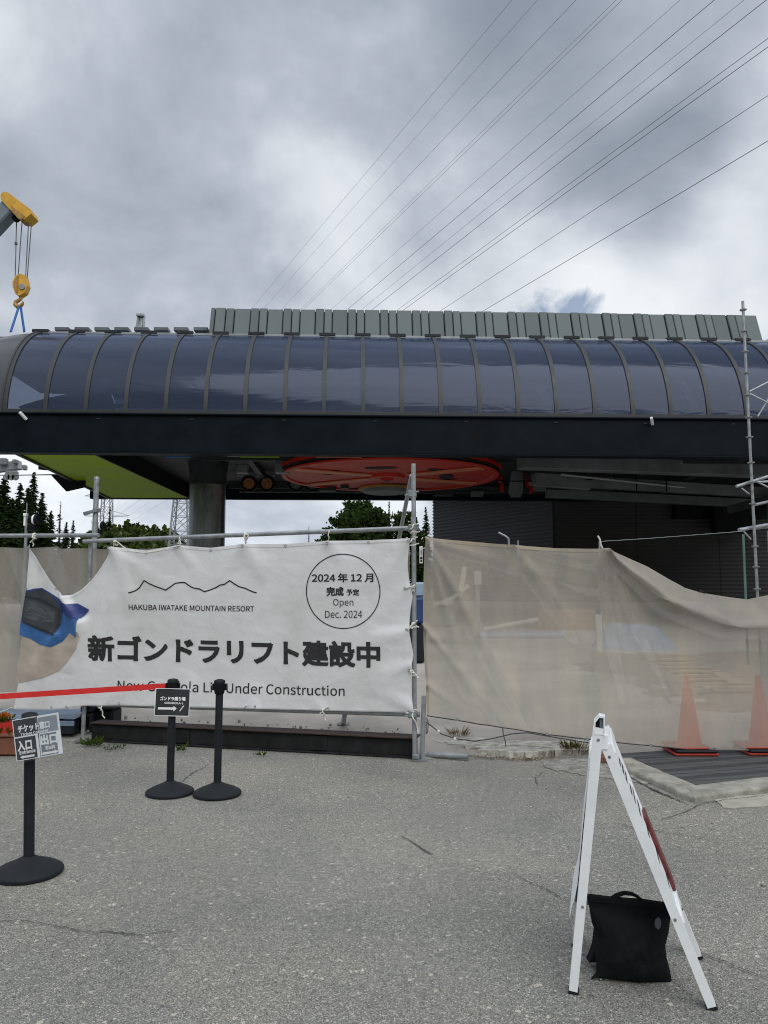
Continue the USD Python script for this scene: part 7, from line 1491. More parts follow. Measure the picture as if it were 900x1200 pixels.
lg = np.array([(771 + 3.9 * math.cos(t) * (1.0 if abs(math.sin(t)) < 0.75 else 0.45), 1082 + 7.5 * math.sin(t)) for t in np.linspace(0, 2 * math.pi, 24)[:-1]])
fi = np.clip(((lg[:, 1] - 1063) / 88 * 40).round().astype(int), 0, 40), np.clip(((lg[:, 0] - 691) / 93 * 40).round().astype(int), 0, 40)
yl = front[fi][:, 1].min() - 0.004
lgp = PX(lg[:, 0], lg[:, 1], yl)
cc = lgp.mean(0)
f_ = [[i, (i + 1) % len(lgp), len(lgp)] for i in range(len(lgp))]
bg.part('printed_mark', MB().add(np.vstack([lgp, cc]), np.array(f_)), K['bag_logo'])

# ================================================================== CONES
cb = []
for x in (808.5, 893):
    c = on_m(x, 886)
    cb.append(np.array([c[0] * (c[1] + 0.15) / c[1], c[1] + 0.15, 0.038]))
cn = Thing('traffic_cone', 'orange traffic cone behind the mesh, the one fully in view', 'traffic cone', 'orange cones on the deck behind the mesh', loc=cb[0])
hC = 0.80
cn.part('cone_body', at(MB().lathe([(0.135, 0.03), (0.128, 0.05), (0.028, hC - 0.02), (0.022, hC), (0.0, hC + 0.002)], 40), cb[0]), K['cone'], smooth=40)
cn.part('base', at(MB().box((-0.225, -0.20, 0.0), (0.225, 0.20, 0.028), 0.012), cb[0]), K['cone_base'])
cn.part('weight', at(MB().box((-0.215, -0.21, 0.03), (0.215, 0.17, 0.06), 0.014), cb[0]), K['rubber'])
cn.part('base_lip', at(MB().box((-0.235, -0.17, 0.064), (0.14, 0.20, 0.078), 0.006), cb[0]), K['cone_base'])
cn.copy(cb[1], 'orange traffic cone behind the mesh at the right edge, partly out of view')

# ================================================================== CRANE
CY = 25.0
cr = Thing('crane', 'mobile crane boom with yellow head and hook above the station roof', 'crane', loc=PX(20, 245, CY))
hd = [(5, 233), (9, 229.5), (14, 230.5), (40, 250), (41, 255), (33, 261.5), (29, 260.5), (14, 248), (6, 239)]
hdp = np.array([PX(x, y, CY) for x, y in hd])
poly = Polygon(np.c_[hdp[:, 0], hdp[:, 2]])
AXZ = np.array([[1, 0, 0], [0, 0, 1.0], [0, -1.0, 0]])
cr.part('boom_head', MB().prism(poly, -0.28, 0.28, axes=AXZ, at=(0, CY, 0)), K['yellow'])
lo = np.array([PX(x, y, CY) for x, y in ((18, 246), (34, 258.5), (30, 262), (26, 261), (18, 252))])
cr.part('sheave_guard', MB().prism(Polygon(np.c_[lo[:, 0], lo[:, 2]]), -0.22, 0.30, axes=AXZ, at=(0, CY, 0)), K['hook'])
h0, h1 = PX(14, 243, CY + 0.05), PX(-10, 268.5, CY + 0.05)
dirb = unit((h1 - h0) + np.array([0, 0.0, 0]))
e1 = h0 + dirb * 9.0
cr.part('boom', MB().bar(h0, e1, 0.50, 0.56, up=(0, 1, 0), c=0.05), K['boom'])
cr.part('boom', MB().bar(h0 + dirb * 8.5, h0 + dirb * 16.5, 0.66, 0.72, up=(0, 1, 0), c=0.05), K['boom'])
for (x0, y0), (x1, y1) in (((19.5, 255), (17.8, 327)), ((26, 258), (21, 327)), ((33.5, 261), (30, 325)), ((37, 260), (32, 325))):
    cr.part('hoist_rope', MB().tube(PX(x0, y0, CY), PX(x1, y1, CY), 0.016, 6), K['wire'])
cr.part('limit_weight', MB().tube(PX(18.8, 286.5, CY), PX(18.7, 284, CY), 0.05, 8), K['wire'])
cr.part('head_pulley', MB().lathe([(0.02, -0.06), (0.12, -0.06), (0.10, 0), (0.12, 0.06), (0.02, 0.06)], 16, PX(19, 256, CY), axes=AXZ), K['dark'])
blk = np.array([PX(x, y, CY) for x, y in ((20, 325), (25, 322.5), (31, 324), (34, 336), (31, 344), (25, 348), (20, 346), (17, 338), (16.5, 332))])
hb = cr.part('hook_block', MB().prism(Polygon(np.c_[blk[:, 0], blk[:, 2]]), -0.13, 0.13, axes=AXZ, at=(0, CY, 0)), K['yellow'])
cr.part('side_plate', MB().prism(Polygon(np.c_[blk[:, 0], blk[:, 2]]).buffer(-0.06).intersection(shapely.box(blk[:, 0].min(), blk[:, 2].min(), blk[:, 0].mean() - 0.02, blk[:, 2].max())), 0.135, 0.16, axes=AXZ, at=(0, CY, 0)), K['hook'], parent=hb)
cr.part('sheave', MB().lathe([(0.0, 0.0), (0.10, 0.0), (0.10, 0.03), (0.0, 0.03)], 18, PX(26, 336, CY - 0.14), axes=AXZ), K['trim'], parent=hb)
hk = np.array([PX(x, y, CY) for x, y in ((24, 347), (24.5, 350), (22, 352), (18.5, 354), (18, 357), (20.5, 359.5), (24, 359), (26.5, 356), (27, 353.5))])
cr.part('hook', MB().path(hk, np.array([.06, .06, .06, .07, .075, .075, .065, .05, .03]), 10, ref=np.array([0, 1.0, 0])), K['hook'], parent=hb, smooth=60)
sl = Thing('lifting_sling', 'blue lifting sling hanging in two legs from the crane hook', 'sling', loc=PX(22, 358, CY))
for x1, y1, yy in ((12.5, 389, CY - 1.2), (28.5, 389, CY - 0.6)):
    a_, b_ = PX(22.5 if x1 < 20 else 24, 358, CY), PX(x1, y1, yy)
    sl.part('sling_leg', MB().bar(a_, b_, 0.07, 0.03, up=(0, 1, 0)), K['sling'])

# ================================================================== SCAFFOLD AT THE RIGHT
SY = 13.2
sc = Thing('scaffold', 'tall grey scaffold standard with braces at the right edge of the site', 'scaffold', loc=PX(887, 700, SY) * [1, 1, 0])
pt, pb_ = PX(871, 353, SY), PX(887, 697, SY)
foot_s = np.array([pb_[0], SY, 0.2])
xs_ = (pt[0] + pb_[0]) / 2
sc.part('standard', MB().tube((xs_, SY, 0.2), (xs_, SY, pt[2]), 0.0243, 12), K['galv'], smooth=40)
zc = float(PX(880, 630, SY)[2])
k = 0
for y in (363, 388, 412, 437, 463, 489, 512, 542, 565, 590, 640, 664, 690):
    z = float(PX(880, y, SY)[2])
    sc.part('collar', MB().lathe([(0.026, -0.012), (0.058, -0.010), (0.060, 0.006), (0.026, 0.010)], 12, (xs_, SY, z)), K['galv'])
def sbar(x0, y0, x1, y1, r=0.021, Y0=SY, Y1=SY, mat='galv', name='ledger'):
    sc.part(name, MB().tube(PX(x0, y0, Y0), PX(x1, y1, Y1), r, 10), K[mat], smooth=40)
sbar(863, 570, 930, 549, 0.028, Y1=SY + 0.4)
sbar(869, 572, 878, 579, 0.014, name='knee_brace')
sbar(886, 564, 935, 588, 0.016, name='diagonal')
sbar(882, 592, 935, 580, 0.024, Y1=SY + 0.4)
sbar(866, 621, 930, 610, 0.034, Y1=SY + 0.4)
sbar(872, 623, 880, 632, 0.014, name='knee_brace')
sbar(878, 459, 930, 433, 0.018, name='diagonal')
sbar(878, 461, 930, 488, 0.018, name='diagonal')
sbar(888, 488, 930, 420, 0.016, name='diagonal')
sbar(888, 565, 935, 562, 0.020, name='ledger')
sc.part('green_standard', MB().tube((PX(871, 660, SY + 1.4)[0], SY + 1.4, 0.25), PX(871, 626, SY + 1.4) * [1, 1, 1], 0.022, 10), M('green_pipe', (0.10, 0.19, 0.16), 0.5), smooth=40)
sc.part('green_standard', MB().tube((PX(900, 660, SY + 1.4)[0], SY + 1.4, 0.25), PX(900, 622, SY + 1.4), 0.018, 10), K['galv_dark'], smooth=40)
sc.part('board', MB().bar(PX(890, 619, SY + 0.3), PX(940, 609, SY + 0.5), 0.25, 0.04), K['galv_dark'])
sc.part('base_plate', MB().box((xs_ - 0.08, SY - 0.08, 0.19), (xs_ + 0.08, SY + 0.08, 0.21)), K['galv_dark'])

# ================================================================== POWER LINES AND PYLONS
dW = unit([(16 - 450) / FOC, 1.0 / 1.0, 0])
PYL_Y = 305.0
anchors = [(600, 0), (630, 0), (675, 0), (722, 0), (729, 0), (797, 0), (837, 0), (872, 0), (898, 0), (900, 45), (900, 55), (900, 112), (900, 165)]
wl = ['farthest left overhead power line', 'second overhead power line from the left', 'third overhead power line from the left', 'left line of the close left pair of power lines', 'right line of the close left pair of power lines',
      'sixth overhead power line, alone right of the left pair', 'seventh overhead power line, darker, from the top edge', 'eighth overhead power line, faint, from the top edge', 'ninth overhead power line, leaving at the top right corner', 'upper line of the close right pair of power lines',
      'lower line of the close right pair of power lines', 'second lowest overhead power line at the right edge', 'lowest and farthest right overhead power line']
arms = []
for i, ((x, y), lb) in enumerate(zip(anchors, wl)):
    kk = (x - 16) / (700 - y)
    Lat = 33.0 if i % 2 == 0 else 40.0
    Hh_ = Lat / kk
    p = PG(x, y, CAM_H + Hh_)
    t_end = (PYL_Y - p[1]) / dW[1]
    q0, q1 = p - dW * 70, p + dW * t_end
    arms.append((q1[0], q1[2]))
    s_ = np.linspace(0, 1, 30)
    P = q0[None] * (1 - s_[:, None]) + q1[None] * s_[:, None]
    rr = 0.015 if i in (6, 8, 9, 10, 11, 12) else 0.0105
    single('power_line', MB().path(P, rr, 6), K['wire'], lb + ', thin grey cable against the clouds', 'power line', 'overhead power lines crossing the sky')
arms = np.array(arms)


def pylon(x0, y0, Y, w0, w1, H, label, arm_z=(), arm_w=8.0, zb=3.0):
    base_ = PX(x0, y0, Y) * [1, 1, 0]
    T = Thing('pylon', label, 'pylon', loc=base_ + [0, 0, zb])
    cor = [(-1, -1), (1, -1), (1, 1), (-1, 1)]

    def c(i, t):
        w = w0 + (w1 - w0) * t
        return base_ + np.array([cor[i % 4][0] * w / 2, cor[i % 4][1] * w / 2, zb + (H - zb) * t])
    for i in range(4):
        T.part('leg', MB().bar(c(i, 0), c(i, 1), 0.30, 0.30), K['lattice'])
    m = MB()
    n = 11
    ts_ = 1 - (1 - np.linspace(0, 1, n)) ** 1.0
    for a_, b_ in zip(ts_[:-1], ts_[1:]):
        for i in range(4):
            m.bar(c(i, a_), c(i + 1, b_), 0.14, 0.14).bar(c(i + 1, a_), c(i, b_), 0.14, 0.14).bar(c(i, b_), c(i + 1, b_), 0.14, 0.14)
    T.part('lattice', m, K['lattice'])
    for z in arm_z:
        t = (z - zb) / (H - zb)
        m = MB()
        for sx in (-1, 1):
            for i in ((0, 3) if sx < 0 else (1, 2)):
                m.bar(c(i, t), base_ + np.array([sx * arm_w, 0, z + 0.2]), 0.16, 0.16)
                m.bar(c(i, min(t + 0.05, 1)), base_ + np.array([sx * arm_w, 0, z + 0.25]), 0.13, 0.13)
        T.part('crossarm', m, K['lattice'])


pylon(124, 630, PYL_Y, 5.5, 2.6, 50, 'distant lattice pylon left of the lone conifer', (24, 32, 40), 9)
pylon(212, 632, 190, 6.0, 1.6, 38, 'lattice pylon beside the round steel column', (26, 33), 6)

# lift tower at the far left with its cable
lt = Thing('lift_tower', 'grey chairlift tower head with sheaves at the left edge', 'lift tower', loc=PX(6, 600, 46) * [1, 1, 0] + [0, 0, 0.8])
b_ = PX(-16, 560, 46)
lt.part('mast', MB().tube((b_[0], 46, 0.8), (b_[0], 46, b_[2] + 1.5), 0.42, 16, 0.34), K['galv'], smooth=40)
a0, a1 = PX(-30, 552, 46), PX(24, 545, 46)
lt.part('crossarm', MB().bar(a0, a1, 0.5, 0.55, c=0.04), K['galv'])
for x, y, w, h in ((14, 555, 13, 6), (4, 541, 9, 8), (18, 541, 5, 5), (29, 548, 4, 6)):
    c_ = PX(x, y, 45.6)
    kx = 46 / FOC
    lt.part('sheave_box', MB().box(c_ - [w * kx / 2, 0.2, h * kx / 2], c_ + [w * kx / 2, 0.2, h * kx / 2], 0.05), K['galv_dark'])
for x in (8, 13, 18):
    lt.part('sheave', MB().lathe([(0.02, -0.06), (0.2, -0.06), (0.17, 0), (0.2, 0.06), (0.02, 0.06)], 18, PX(x, 559, 45.3), axes=AXZ), K['galv_dark'], smooth=40)
single('haul_cable', MB().path([PX(-40, 556.5, 45.3), PX(16, 557, 45.3), PX(70, 556, 34), PX(110, 551, 30)], 0.03, 8), K['wire'], 'thin steel haul cable running from the lift tower under the station', 'cable')

# pole with bracket in front of the soffit, and two small lamp heads on poles
vp = Thing('pipe_pole', 'grey pipe pole with a bracket standing below the lime soffit', 'pole', loc=PX(112.5, 640, 16) * [1, 1, 0] + [0, 0, 0.35])
a_ = PX(113.5, 562, 16)
vp.part('pole', MB().tube((a_[0], 16, 0.3), a_, 0.055, 14), K['galv'], smooth=40)
vp.part('cap', MB().tube(a_, a_ + [0, 0, 0.06], 0.062, 14, 0.05), K['trim'], smooth=40)
c_ = PX(106, 601, 15.9)
vp.part('bracket_arm', MB().bar(PX(98, 602, 15.9), PX(115, 597.5, 15.9), 0.05, 0.06), K['galv_dark'])
vp.part('collar', MB().lathe([(0.057, -0.04), (0.08, -0.04), (0.08, 0.04), (0.057, 0.04)], 14, PX(113.3, 598, 16)), K['trim'])


def lamp_head(x, y, s, label, drum=True):
    Yl = 18.0
    kx = Yl / FOC * s
    c_ = PX(x, y, Yl)
    T = Thing('floodlight', label, 'floodlight', loc=[c_[0] - 8 * kx, Yl, 0.4])
    ax_ = np.array([c_[0] - 7 * kx, Yl, 0])
    T.part('pole', MB().tube(ax_ + [0, 0, 0.4], ax_ + [0, 0, c_[2] + 8 * kx], 0.035, 10), K['trim'], smooth=40)
    T.part('antenna', MB().tube(ax_ + [-0.5 * kx, 0, c_[2] + 6 * kx], ax_ + [-0.8 * kx, 0, c_[2] + 21 * kx], 0.012, 6), K['trim'])
    T.part('bracket', MB().box(ax_ + [-3 * kx, -0.05, c_[2] - 8 * kx], ax_ + [-0.5 * kx, 0.05, c_[2] + 7 * kx], 0.01).box(ax_ + [-3.5 * kx, -0.07, c_[2] + 4 * kx], ax_ + [0.5 * kx, 0.07, c_[2] + 8 * kx], 0.01), K['white_plastic'])
    axx = np.array([[0, 1, 0], [0, 0, 1.0], [1.0, 0, 0]])
    T.part('housing', MB().lathe([(0.0, -6 * kx), (4.5 * kx, -6 * kx), (6.5 * kx, 3 * kx), (6.5 * kx, 5 * kx), (5 * kx, 5 * kx), (0, 3.5 * kx)], 24, c_ + [2 * kx, 0, 0], axes=axx), K['dark'], smooth=40)
    T.part('band', MB().lathe([(5.9 * kx, -1 * kx), (6.25 * kx, 0.2 * kx), (6.4 * kx, 1.5 * kx), (6.1 * kx, 1.6 * kx)], 24, c_ + [2 * kx, 0, 0], axes=axx), K['white_plastic'], smooth=40)
    T.part('lower_box', MB().box(c_ + [-4 * kx, -0.1, -14 * kx], c_ + [4 * kx, 0.1, -7 * kx], 0.01), K['dark'])


lamp_head(38, 609, 0.95, 'black drum shaped floodlight on a white bracketed pole above the left rail')
lamp_head(116, 616, 0.8, 'small dark floodlight behind the pipe pole, near the lone conifer')

# ================================================================== TREES AND HILL
def conifer_crown(base_, h, rad, seed, dens=1.0, low=0.12, gap=0.0, power=0.85):
    r = np.random.default_rng(seed)
    nb = int(150 * dens)
    V, F = [], []
    zz = low + (1 - low) * r.random(nb) ** 1.15
    zz.sort()
    tris = []
    nsp = 14
    for z in zz:
        a = r.random() * 2 * np.pi
        Lb = rad * max((1 - z), 0.02) ** power * r.uniform(0.62, 1.12) + 0.12 * rad * 0.3
        if gap and math.sin(z * 42 + seed) < gap - 0.6:
            Lb *= 0.45
        d = np.array([math.cos(a), math.sin(a), 0])
        sd = np.array([-d[1], d[0], 0])
        n = nsp
        for k in range(n):
            t = (k + r.random()) / n
            c = base_ + np.array([0, 0, z * h]) + d * Lb * t + np.array([0, 0, -0.22 * Lb * t * t + 0.05 * Lb]) + sd * r.normal(0, 0.16 * Lb * (1.1 - t * 0.6))
            s = Lb * r.uniform(0.11, 0.22) * (1.15 - 0.5 * t) + 0.035 * rad
            o = d * r.uniform(0.3, 1) + sd * r.normal(0, 0.8) + np.array([0, 0, r.normal(-0.25, 0.3)])
            o = o / np.linalg.norm(o) * s
            w = np.cross(o, r.normal(0, 1, 3))
            w = w / (np.linalg.norm(w) + 1e-9) * s * 0.42
            tris.append(np.array([c - o * 0.7 - w, c - o * 0.7 + w, c + o + w * 0.25, c + o - w * 0.25]))
    tris = np.array(tris)
    f = np.arange(len(tris) * 4).reshape(-1, 4)
    return MB().add(tris.reshape(-1, 3), f)


def broad_crown(base_, h, rad, seed, dens=1.0):
    r = np.random.default_rng(seed)
    quads = []
    nc = int(42 * dens)
    for _ in range(nc):
        z = r.uniform(0.28, 0.98)
        w = rad * math.sin(math.pi * min(max((z - 0.15) / 0.9, 0.05), 0.97)) ** 0.6
        a, q = r.random() * 2 * np.pi, r.random() ** 0.5
        c0 = base_ + np.array([math.cos(a) * w * q, math.sin(a) * w * q, z * h])
        cr_ = rad * r.uniform(0.18, 0.34)
        for _ in range(70):
            c = c0 + r.normal(0, 0.5, 3) * cr_ * [1, 1, 0.75]
            s = rad * r.uniform(0.05, 0.10)
            o, w_ = r.normal(0, 1, 3), r.normal(0, 1, 3)
            o = o / np.linalg.norm(o) * s
            w_ = np.cross(o, w_)
            w_ = w_ / np.linalg.norm(w_) * s * 0.6
            quads.append(np.array([c - o - w_, c - o + w_, c + o + w_, c + o - w_]))
    q = np.array(quads)
    return MB().add(q.reshape(-1, 3), np.arange(len(q) * 4).reshape(-1, 4))


def tree(x, ytop, Y, widthpx, seed, label, kind='cedar', dens=1.0, zb=1.2, group=None, **kw):
    top_ = PX(x, ytop, Y)
    base_ = np.array([top_[0], Y, zb])
    h = top_[2] - zb
    rad = widthpx * Y / FOC / 2
    nm, cat = {'cedar': ('cedar_tree', 'tree'), 'pine': ('pine_tree', 'tree'), 'broad': ('broadleaf_tree', 'tree')}[kind]
    T = Thing(nm, label, cat, group, loc=base_)
    T.part('trunk', MB().path([base_ + [0, 0, -0.5], base_ + [0.05 * rad, 0, h * 0.5], base_ + [0, 0, h * 0.96]], [0.022 * h, 0.014 * h, 0.003 * h], 8), K['bark'], smooth=60)
    if kind == 'broad':
        r = np.random.default_rng(seed)
        for _ in range(5):
            a = r.random() * 6.28
            z = r.uniform(0.3, 0.6) * h
            T.part('limb', MB().path([base_ + [0, 0, z], base_ + [math.cos(a) * rad * 0.4, math.sin(a) * rad * 0.4, z + 0.15 * h], base_ + [math.cos(a) * rad * 0.7, math.sin(a) * rad * 0.7, z + 0.34 * h]], [0.010 * h, 0.007 * h, 0.002 * h], 6), K['bark'])
        T.part('crown', broad_crown(base_, h, rad, seed, dens), K['broad'])
    else:
        T.part('crown', conifer_crown(base_, h, rad, seed, dens, **kw), K['needle' if kind == 'cedar' else 'needle2'])


GL = 'dark cedars at the left edge behind the fence'
lefts = [(-14, 545, 84, 60, 'tall dark cedar cut by the left edge'), (6, 560, 88, 46, 'tall dark cedar close to the left edge'), (24, 566, 92, 34, 'dark cedar right of the left edge trees, rounded head'), (40, 553, 95, 34, 'tallest pointed cedar of the left group'),
         (33, 572, 80, 36, 'dark cedar low in the middle of the left group'), (50, 578, 85, 34, 'dense cedar just right of the tallest pointed one'), (14, 585, 76, 44, 'low dense cedar at the front of the left group'), (60, 598, 84, 26, 'small cedar toward the right of the left group'), (86, 610, 100, 16, 'smallest spiky cedar at the right end of the left group'), (78, 612, 96, 20, 'low cedar under the ragged pine')]
for i, (x, y, Y, w, lb) in enumerate(lefts):
    tree(x, y, Y, w * 1.15, 100 + i, lb, 'cedar', dens=4.0, low=0.03, power=0.62, group=GL)
tree(71, 588, 92, 26, 130, 'ragged open pine right of the dark cedars', 'pine', dens=1.3, low=0.2, gap=0.5)
tree(129, 594, 105, 26, 131, 'lone layered conifer beside the pipe pole', 'pine', dens=3.2, low=0.06, gap=0.7, power=0.72)
rights = [(402, 602, 78, 42, 'broad', 'small broadleaf tree at the left end of the right clump'), (411, 594, 84, 38, 'broad', 'broadleaf tree tucked left of the largest tree in the clump'), (447, 602, 84, 36, 'broad', 'low rounded tree under the open branched pine'), (420, 586, 82, 52, 'broad', 'largest broadleaf tree of the clump beside the dark building'), (438, 594, 80, 40, 'broad', 'broadleaf tree between the largest tree and the open pine'), (456, 588, 84, 28, 'pine', 'open branched pine left of the fence post'), (474, 600, 80, 42, 'broad', 'rounded tree directly behind the fence post brace'), (499, 594, 86, 30, 'cedar', 'pointed cedar touching the dark building'), (488, 606, 84, 34, 'cedar', 'low cedar right of the fence post'), (388, 618, 90, 36, 'broad', 'low bush like tree left of the right clump')]
for i, (x, y, Y, w, kd, lb) in enumerate(rights):
    tree(x, y, Y, w, 150 + i, lb, kd, dens=(1.6 if kd == 'broad' else 2.6), group='trees seen through the gap beside the dark building', **({} if kd == 'broad' else dict(low=0.1, gap=0.4 if kd == 'pine' else 0.0)))
tree(362, 614, 120, 9, 171, 'thin spire of a conifer left of the right clump', 'cedar', dens=0.6, group='trees seen through the gap beside the dark building')
# wooded hill in the gap
hx0 = PX(165, 640, 240)
mb = MB()
X, Y = np.meshgrid(np.linspace(hx0[0] - 120, hx0[0] + 160, 90), np.linspace(180, 330, 50))
def hill_z(X, Y):
    g = 18.0 * np.exp(-((X - hx0[0] + 5) / 15) ** 2 - ((Y - 245) / 40) ** 2) + 9.5 * np.exp(-((X - hx0[0] - 20) / 45) ** 2 - ((Y - 262) / 45) ** 2)
    g = np.minimum(g, 19.5)
    return g + 2.5 * (fbm(np.stack([X / 18, Y / 18, X * 0], -1), 3, 91) - 0.5) * np.clip(g / 8, 0, 1) + 0.3
mb.grid(np.stack([X, Y, hill_z(X, Y)], -1))
single('hill', mb, K['hill'], 'low wooded hill in the gap left of the steel column', 'hill', kind='structure', smooth=True)
r = np.random.default_rng(77)
m = MB()
for i in range(1100):
    x, y = r.uniform(hx0[0] - 70, hx0[0] + 110), r.uniform(195, 262)
    z = float(hill_z(np.array(x), np.array(y)))
    if z < 3:
        continue
    hh = r.uniform(1.8, 3.6)
    q = []
    for _ in range(34):
        t = r.random()
        w = hh * 0.42 * (1 - t) ** 0.7 + 0.15
        c = np.array([x + r.normal(0, w * 0.55), y + r.normal(0, w * 0.55), z + t * hh])
        o, s_ = r.normal(0, 1, 3), r.uniform(0.35, 0.7)
        o = o / np.linalg.norm(o) * s_
        w_ = np.cross(o, r.normal(0, 1, 3))
        w_ = w_ / np.linalg.norm(w_) * s_ * 0.7
        q.append([c - o - w_, c - o + w_, c + o + w_, c + o - w_])
    q = np.array(q)
    m.add(q.reshape(-1, 3), np.arange(len(q) * 4).reshape(-1, 4))
single('hillside_wood', m, leaf_material('hill_leaves', (0.11, 0.155, 0.04)), 'far green wood covering the low hill', 'wood', kind='stuff')
tree(160, 611, 225, 8, 181, 'thin conifer spire on top of the wooded hill', 'cedar', dens=0.7, zb=16, group='conifers standing up from the hill')
tree(191, 627, 235, 7, 182, 'small conifer on the right slope of the wooded hill', 'cedar', dens=0.6, zb=12, group='conifers standing up from the hill')

# ================================================================== LEFT CORNER: CRATES, PLANTER
lc = Thing('black_crates', 'blue black plastic bin with open side pockets behind the nearest post', 'bin', loc=PX(60, 872, 9.15) * [1, 1, 0])
zt0 = 0.06
yF, yBk = 9.18, 9.95
xl, xr = float(PX(-40, 860, yF)[0]), float(PX(86, 860, yF)[0])
ztop = float(PX(60, 845, yF)[2])
lc.part('tub', MB().box((xl, yF, zt0), (xr, yBk, ztop), 0.012), K['crate'])
lc.part('rim', MB().box((xl - 0.01, yF - 0.022, ztop - 0.055), (xr + 0.01, yF - 0.002, ztop + 0.004), 0.005), K['pale_blue'])
lc.part('cover', MB().slab(np.stack([np.stack([np.linspace(xl, xr, 30), np.full(30, y), ztop + 0.006 + 0.03 * fbm(np.stack([np.linspace(xl, xr, 30) * 5, np.full(30, y * 5), np.zeros(30)], -1), 3, 5)], -1) for y in np.linspace(yF, yBk, 12)], 0), np.array([0, 0, 0.006])), K['tarp'], smooth=30)
xr2 = float(PX(107, 860, 9.35)[0])
for z0_, z1_ in ((zt0, 0.27), (0.28, 0.47)):
    lc.part('side_pocket', MB().box((xr + 0.004, yF + 0.16, z0_), (xr2, yBk - 0.05, z1_), 0.015), K['crate'])
    lc.part('pocket_hole', MB().box((xr + 0.03, yF + 0.152, z0_ + 0.035), (xr2 - 0.03, yF + 0.159, z1_ - 0.035), 0.002), K['dark'])
bp = Thing('black_block', 'dark block on the ground behind the short fence leg', 'block', loc=PX(116, 855, 9.5) * [1, 1, 0])
c_ = PX(114, 848, 9.45)
bp.part('body', MB().box((c_[0] - 0.12, 9.45, 0.04), (c_[0] + 0.18, 9.8, float(PX(114, 832, 9.45)[2])), 0.03), K['rubber'])
bp.part('lid', MB().box((c_[0] - 0.13, 9.44, float(PX(114, 832, 9.45)[2]) + 0.002), (c_[0] + 0.19, 9.81, float(PX(114, 832, 9.45)[2]) + 0.03), 0.01), K['rubber'])
pY = 8.25
pl = Thing('planter', 'brown rectangular planter at the left edge behind the nearest post', 'planter', loc=PG(0, 886))
p_l, p_r = float(PX(-60, 885, pY)[0]), float(PX(23, 885, pY)[0])
zp = float(PX(10, 864, pY)[2])
pl.part('box', MB().box((p_l, pY, 0.006), (p_r, pY + 0.32, zp), 0.015), K['terracotta'])
pl.part('rim', MB().box((p_l - 0.012, pY - 0.012, zp + 0.001), (p_r + 0.012, pY + 0.332, zp + 0.03), 0.008), K['terracotta'])
rp = Thing('flower_pot', 'red flower pot with orange flowers standing in the brown planter', 'flower pot', loc=PX(0, 858, pY + 0.12))
r0, r1, r2, r3 = PX(-10, 858, pY + 0.1), PX(12, 858, pY + 0.1), PX(15, 847, pY + 0.1), PX(-12, 847, pY + 0.1)
cxp = (r0[0] + r1[0]) / 2
wb, wt_ = (r1[0] - r0[0]) / 2, (r2[0] - r3[0]) / 2
rp.part('pot', MB().lathe([(0.0, r0[2] - 0.04), (wb, r0[2] - 0.04), (wt_, r2[2]), (wt_ - 0.01, r2[2]), (wt_ - 0.015, r2[2] - 0.02), (0, r2[2] - 0.02)], 28, (cxp, pY + 0.16, 0)), K['red_pot'], smooth=40)


def leaves(centre, n, spread, hgt, size, seed, up=1.0, slim=0.35):
    r = np.random.default_rng(seed)
    q = []
    for _ in range(n):
        a = r.random() * 6.283
        d = np.array([math.cos(a), math.sin(a), 0])
        b0 = np.asarray(centre) + d * spread * r.random() ** 0.7 * 0.6 + [0, 0, r.random() * hgt * 0.55]
        ln_ = size * r.uniform(0.5, 1.2)
        t = b0 + d * ln_ * r.uniform(0.2, 0.9) + np.array([0, 0, ln_ * up * r.uniform(0.1, 1.0)])
        w = np.cross(t - b0, r.normal(0, 1, 3))
        w = w / np.linalg.norm(w) * ln_ * slim * 0.5
        mid_ = (b0 + t) / 2
        q.append([b0, mid_ + w, t, mid_ - w])
    q = np.array(q)
    return MB().add(q.reshape(-1, 3), np.arange(len(q) * 4).reshape(-1, 4))


rp.part('leaves', leaves((cxp, pY + 0.16, r2[2] - 0.01), 60, 0.14, 0.06, 0.08, 8), K['weed'])
rp.part('flowers', leaves((cxp - 0.02, pY + 0.14, r2[2] + 0.03), 70, 0.15, 0.08, 0.045, 9, slim=0.9), K['flower'])
pl.part('plants', leaves((cxp - 0.05, pY + 0.1, zp + 0.02), 90, 0.4, 0.05, 0.08, 10), K['weed'])

# ================================================================== WEEDS
def weed(x, y, n, spread, hgt, size, seed, label, mat='weed', z=0.005, slim=0.3):
    c = PG(x, y, z)
    T = Thing('weed', label, 'weed', loc=c)
    T.part('leaves', leaves(c, n, spread, hgt, size, seed, slim=slim), K[mat])


weed(108, 874, 160, 0.17, 0.08, 0.07, 61, 'green leafy weed at the foot of the short fence leg')
weed(135, 878, 40, 0.2, 0.03, 0.06, 62, 'low weed along the steel beam, right of the leafy weed')
weed(210, 880, 45, 0.12, 0.05, 0.07, 63, 'small weed at the beam behind the arrow sign post')
weed(306, 886, 20, 0.14, 0.04, 0.06, 67, 'tiny weed at the beam right of the barrier posts')
weed(537, 868, 260, 0.16, 0.10, 0.15, 64, 'dry brown weed tuft by the cord under the mesh', 'dry', slim=0.035)
weed(668, 882, 120, 0.14, 0.12, 0.085, 65, 'green weed growing on the concrete left of the A-frame sign', 'weed', slim=0.22)
weed(676, 884, 320, 0.24, 0.08, 0.15, 66, 'dry brown weed mixed behind the A-frame sign head', 'dry', slim=0.035)
weed(146, 861, 40, 0.15, 0.05, 0.08, 69, 'dead weed on the site ground behind the beam', 'dry', z=0.05, slim=0.1)
c0, c1 = PG(545, 886, 0.004), PG(648, 890, 0.006)
r = np.random.default_rng(88)
m = MB()
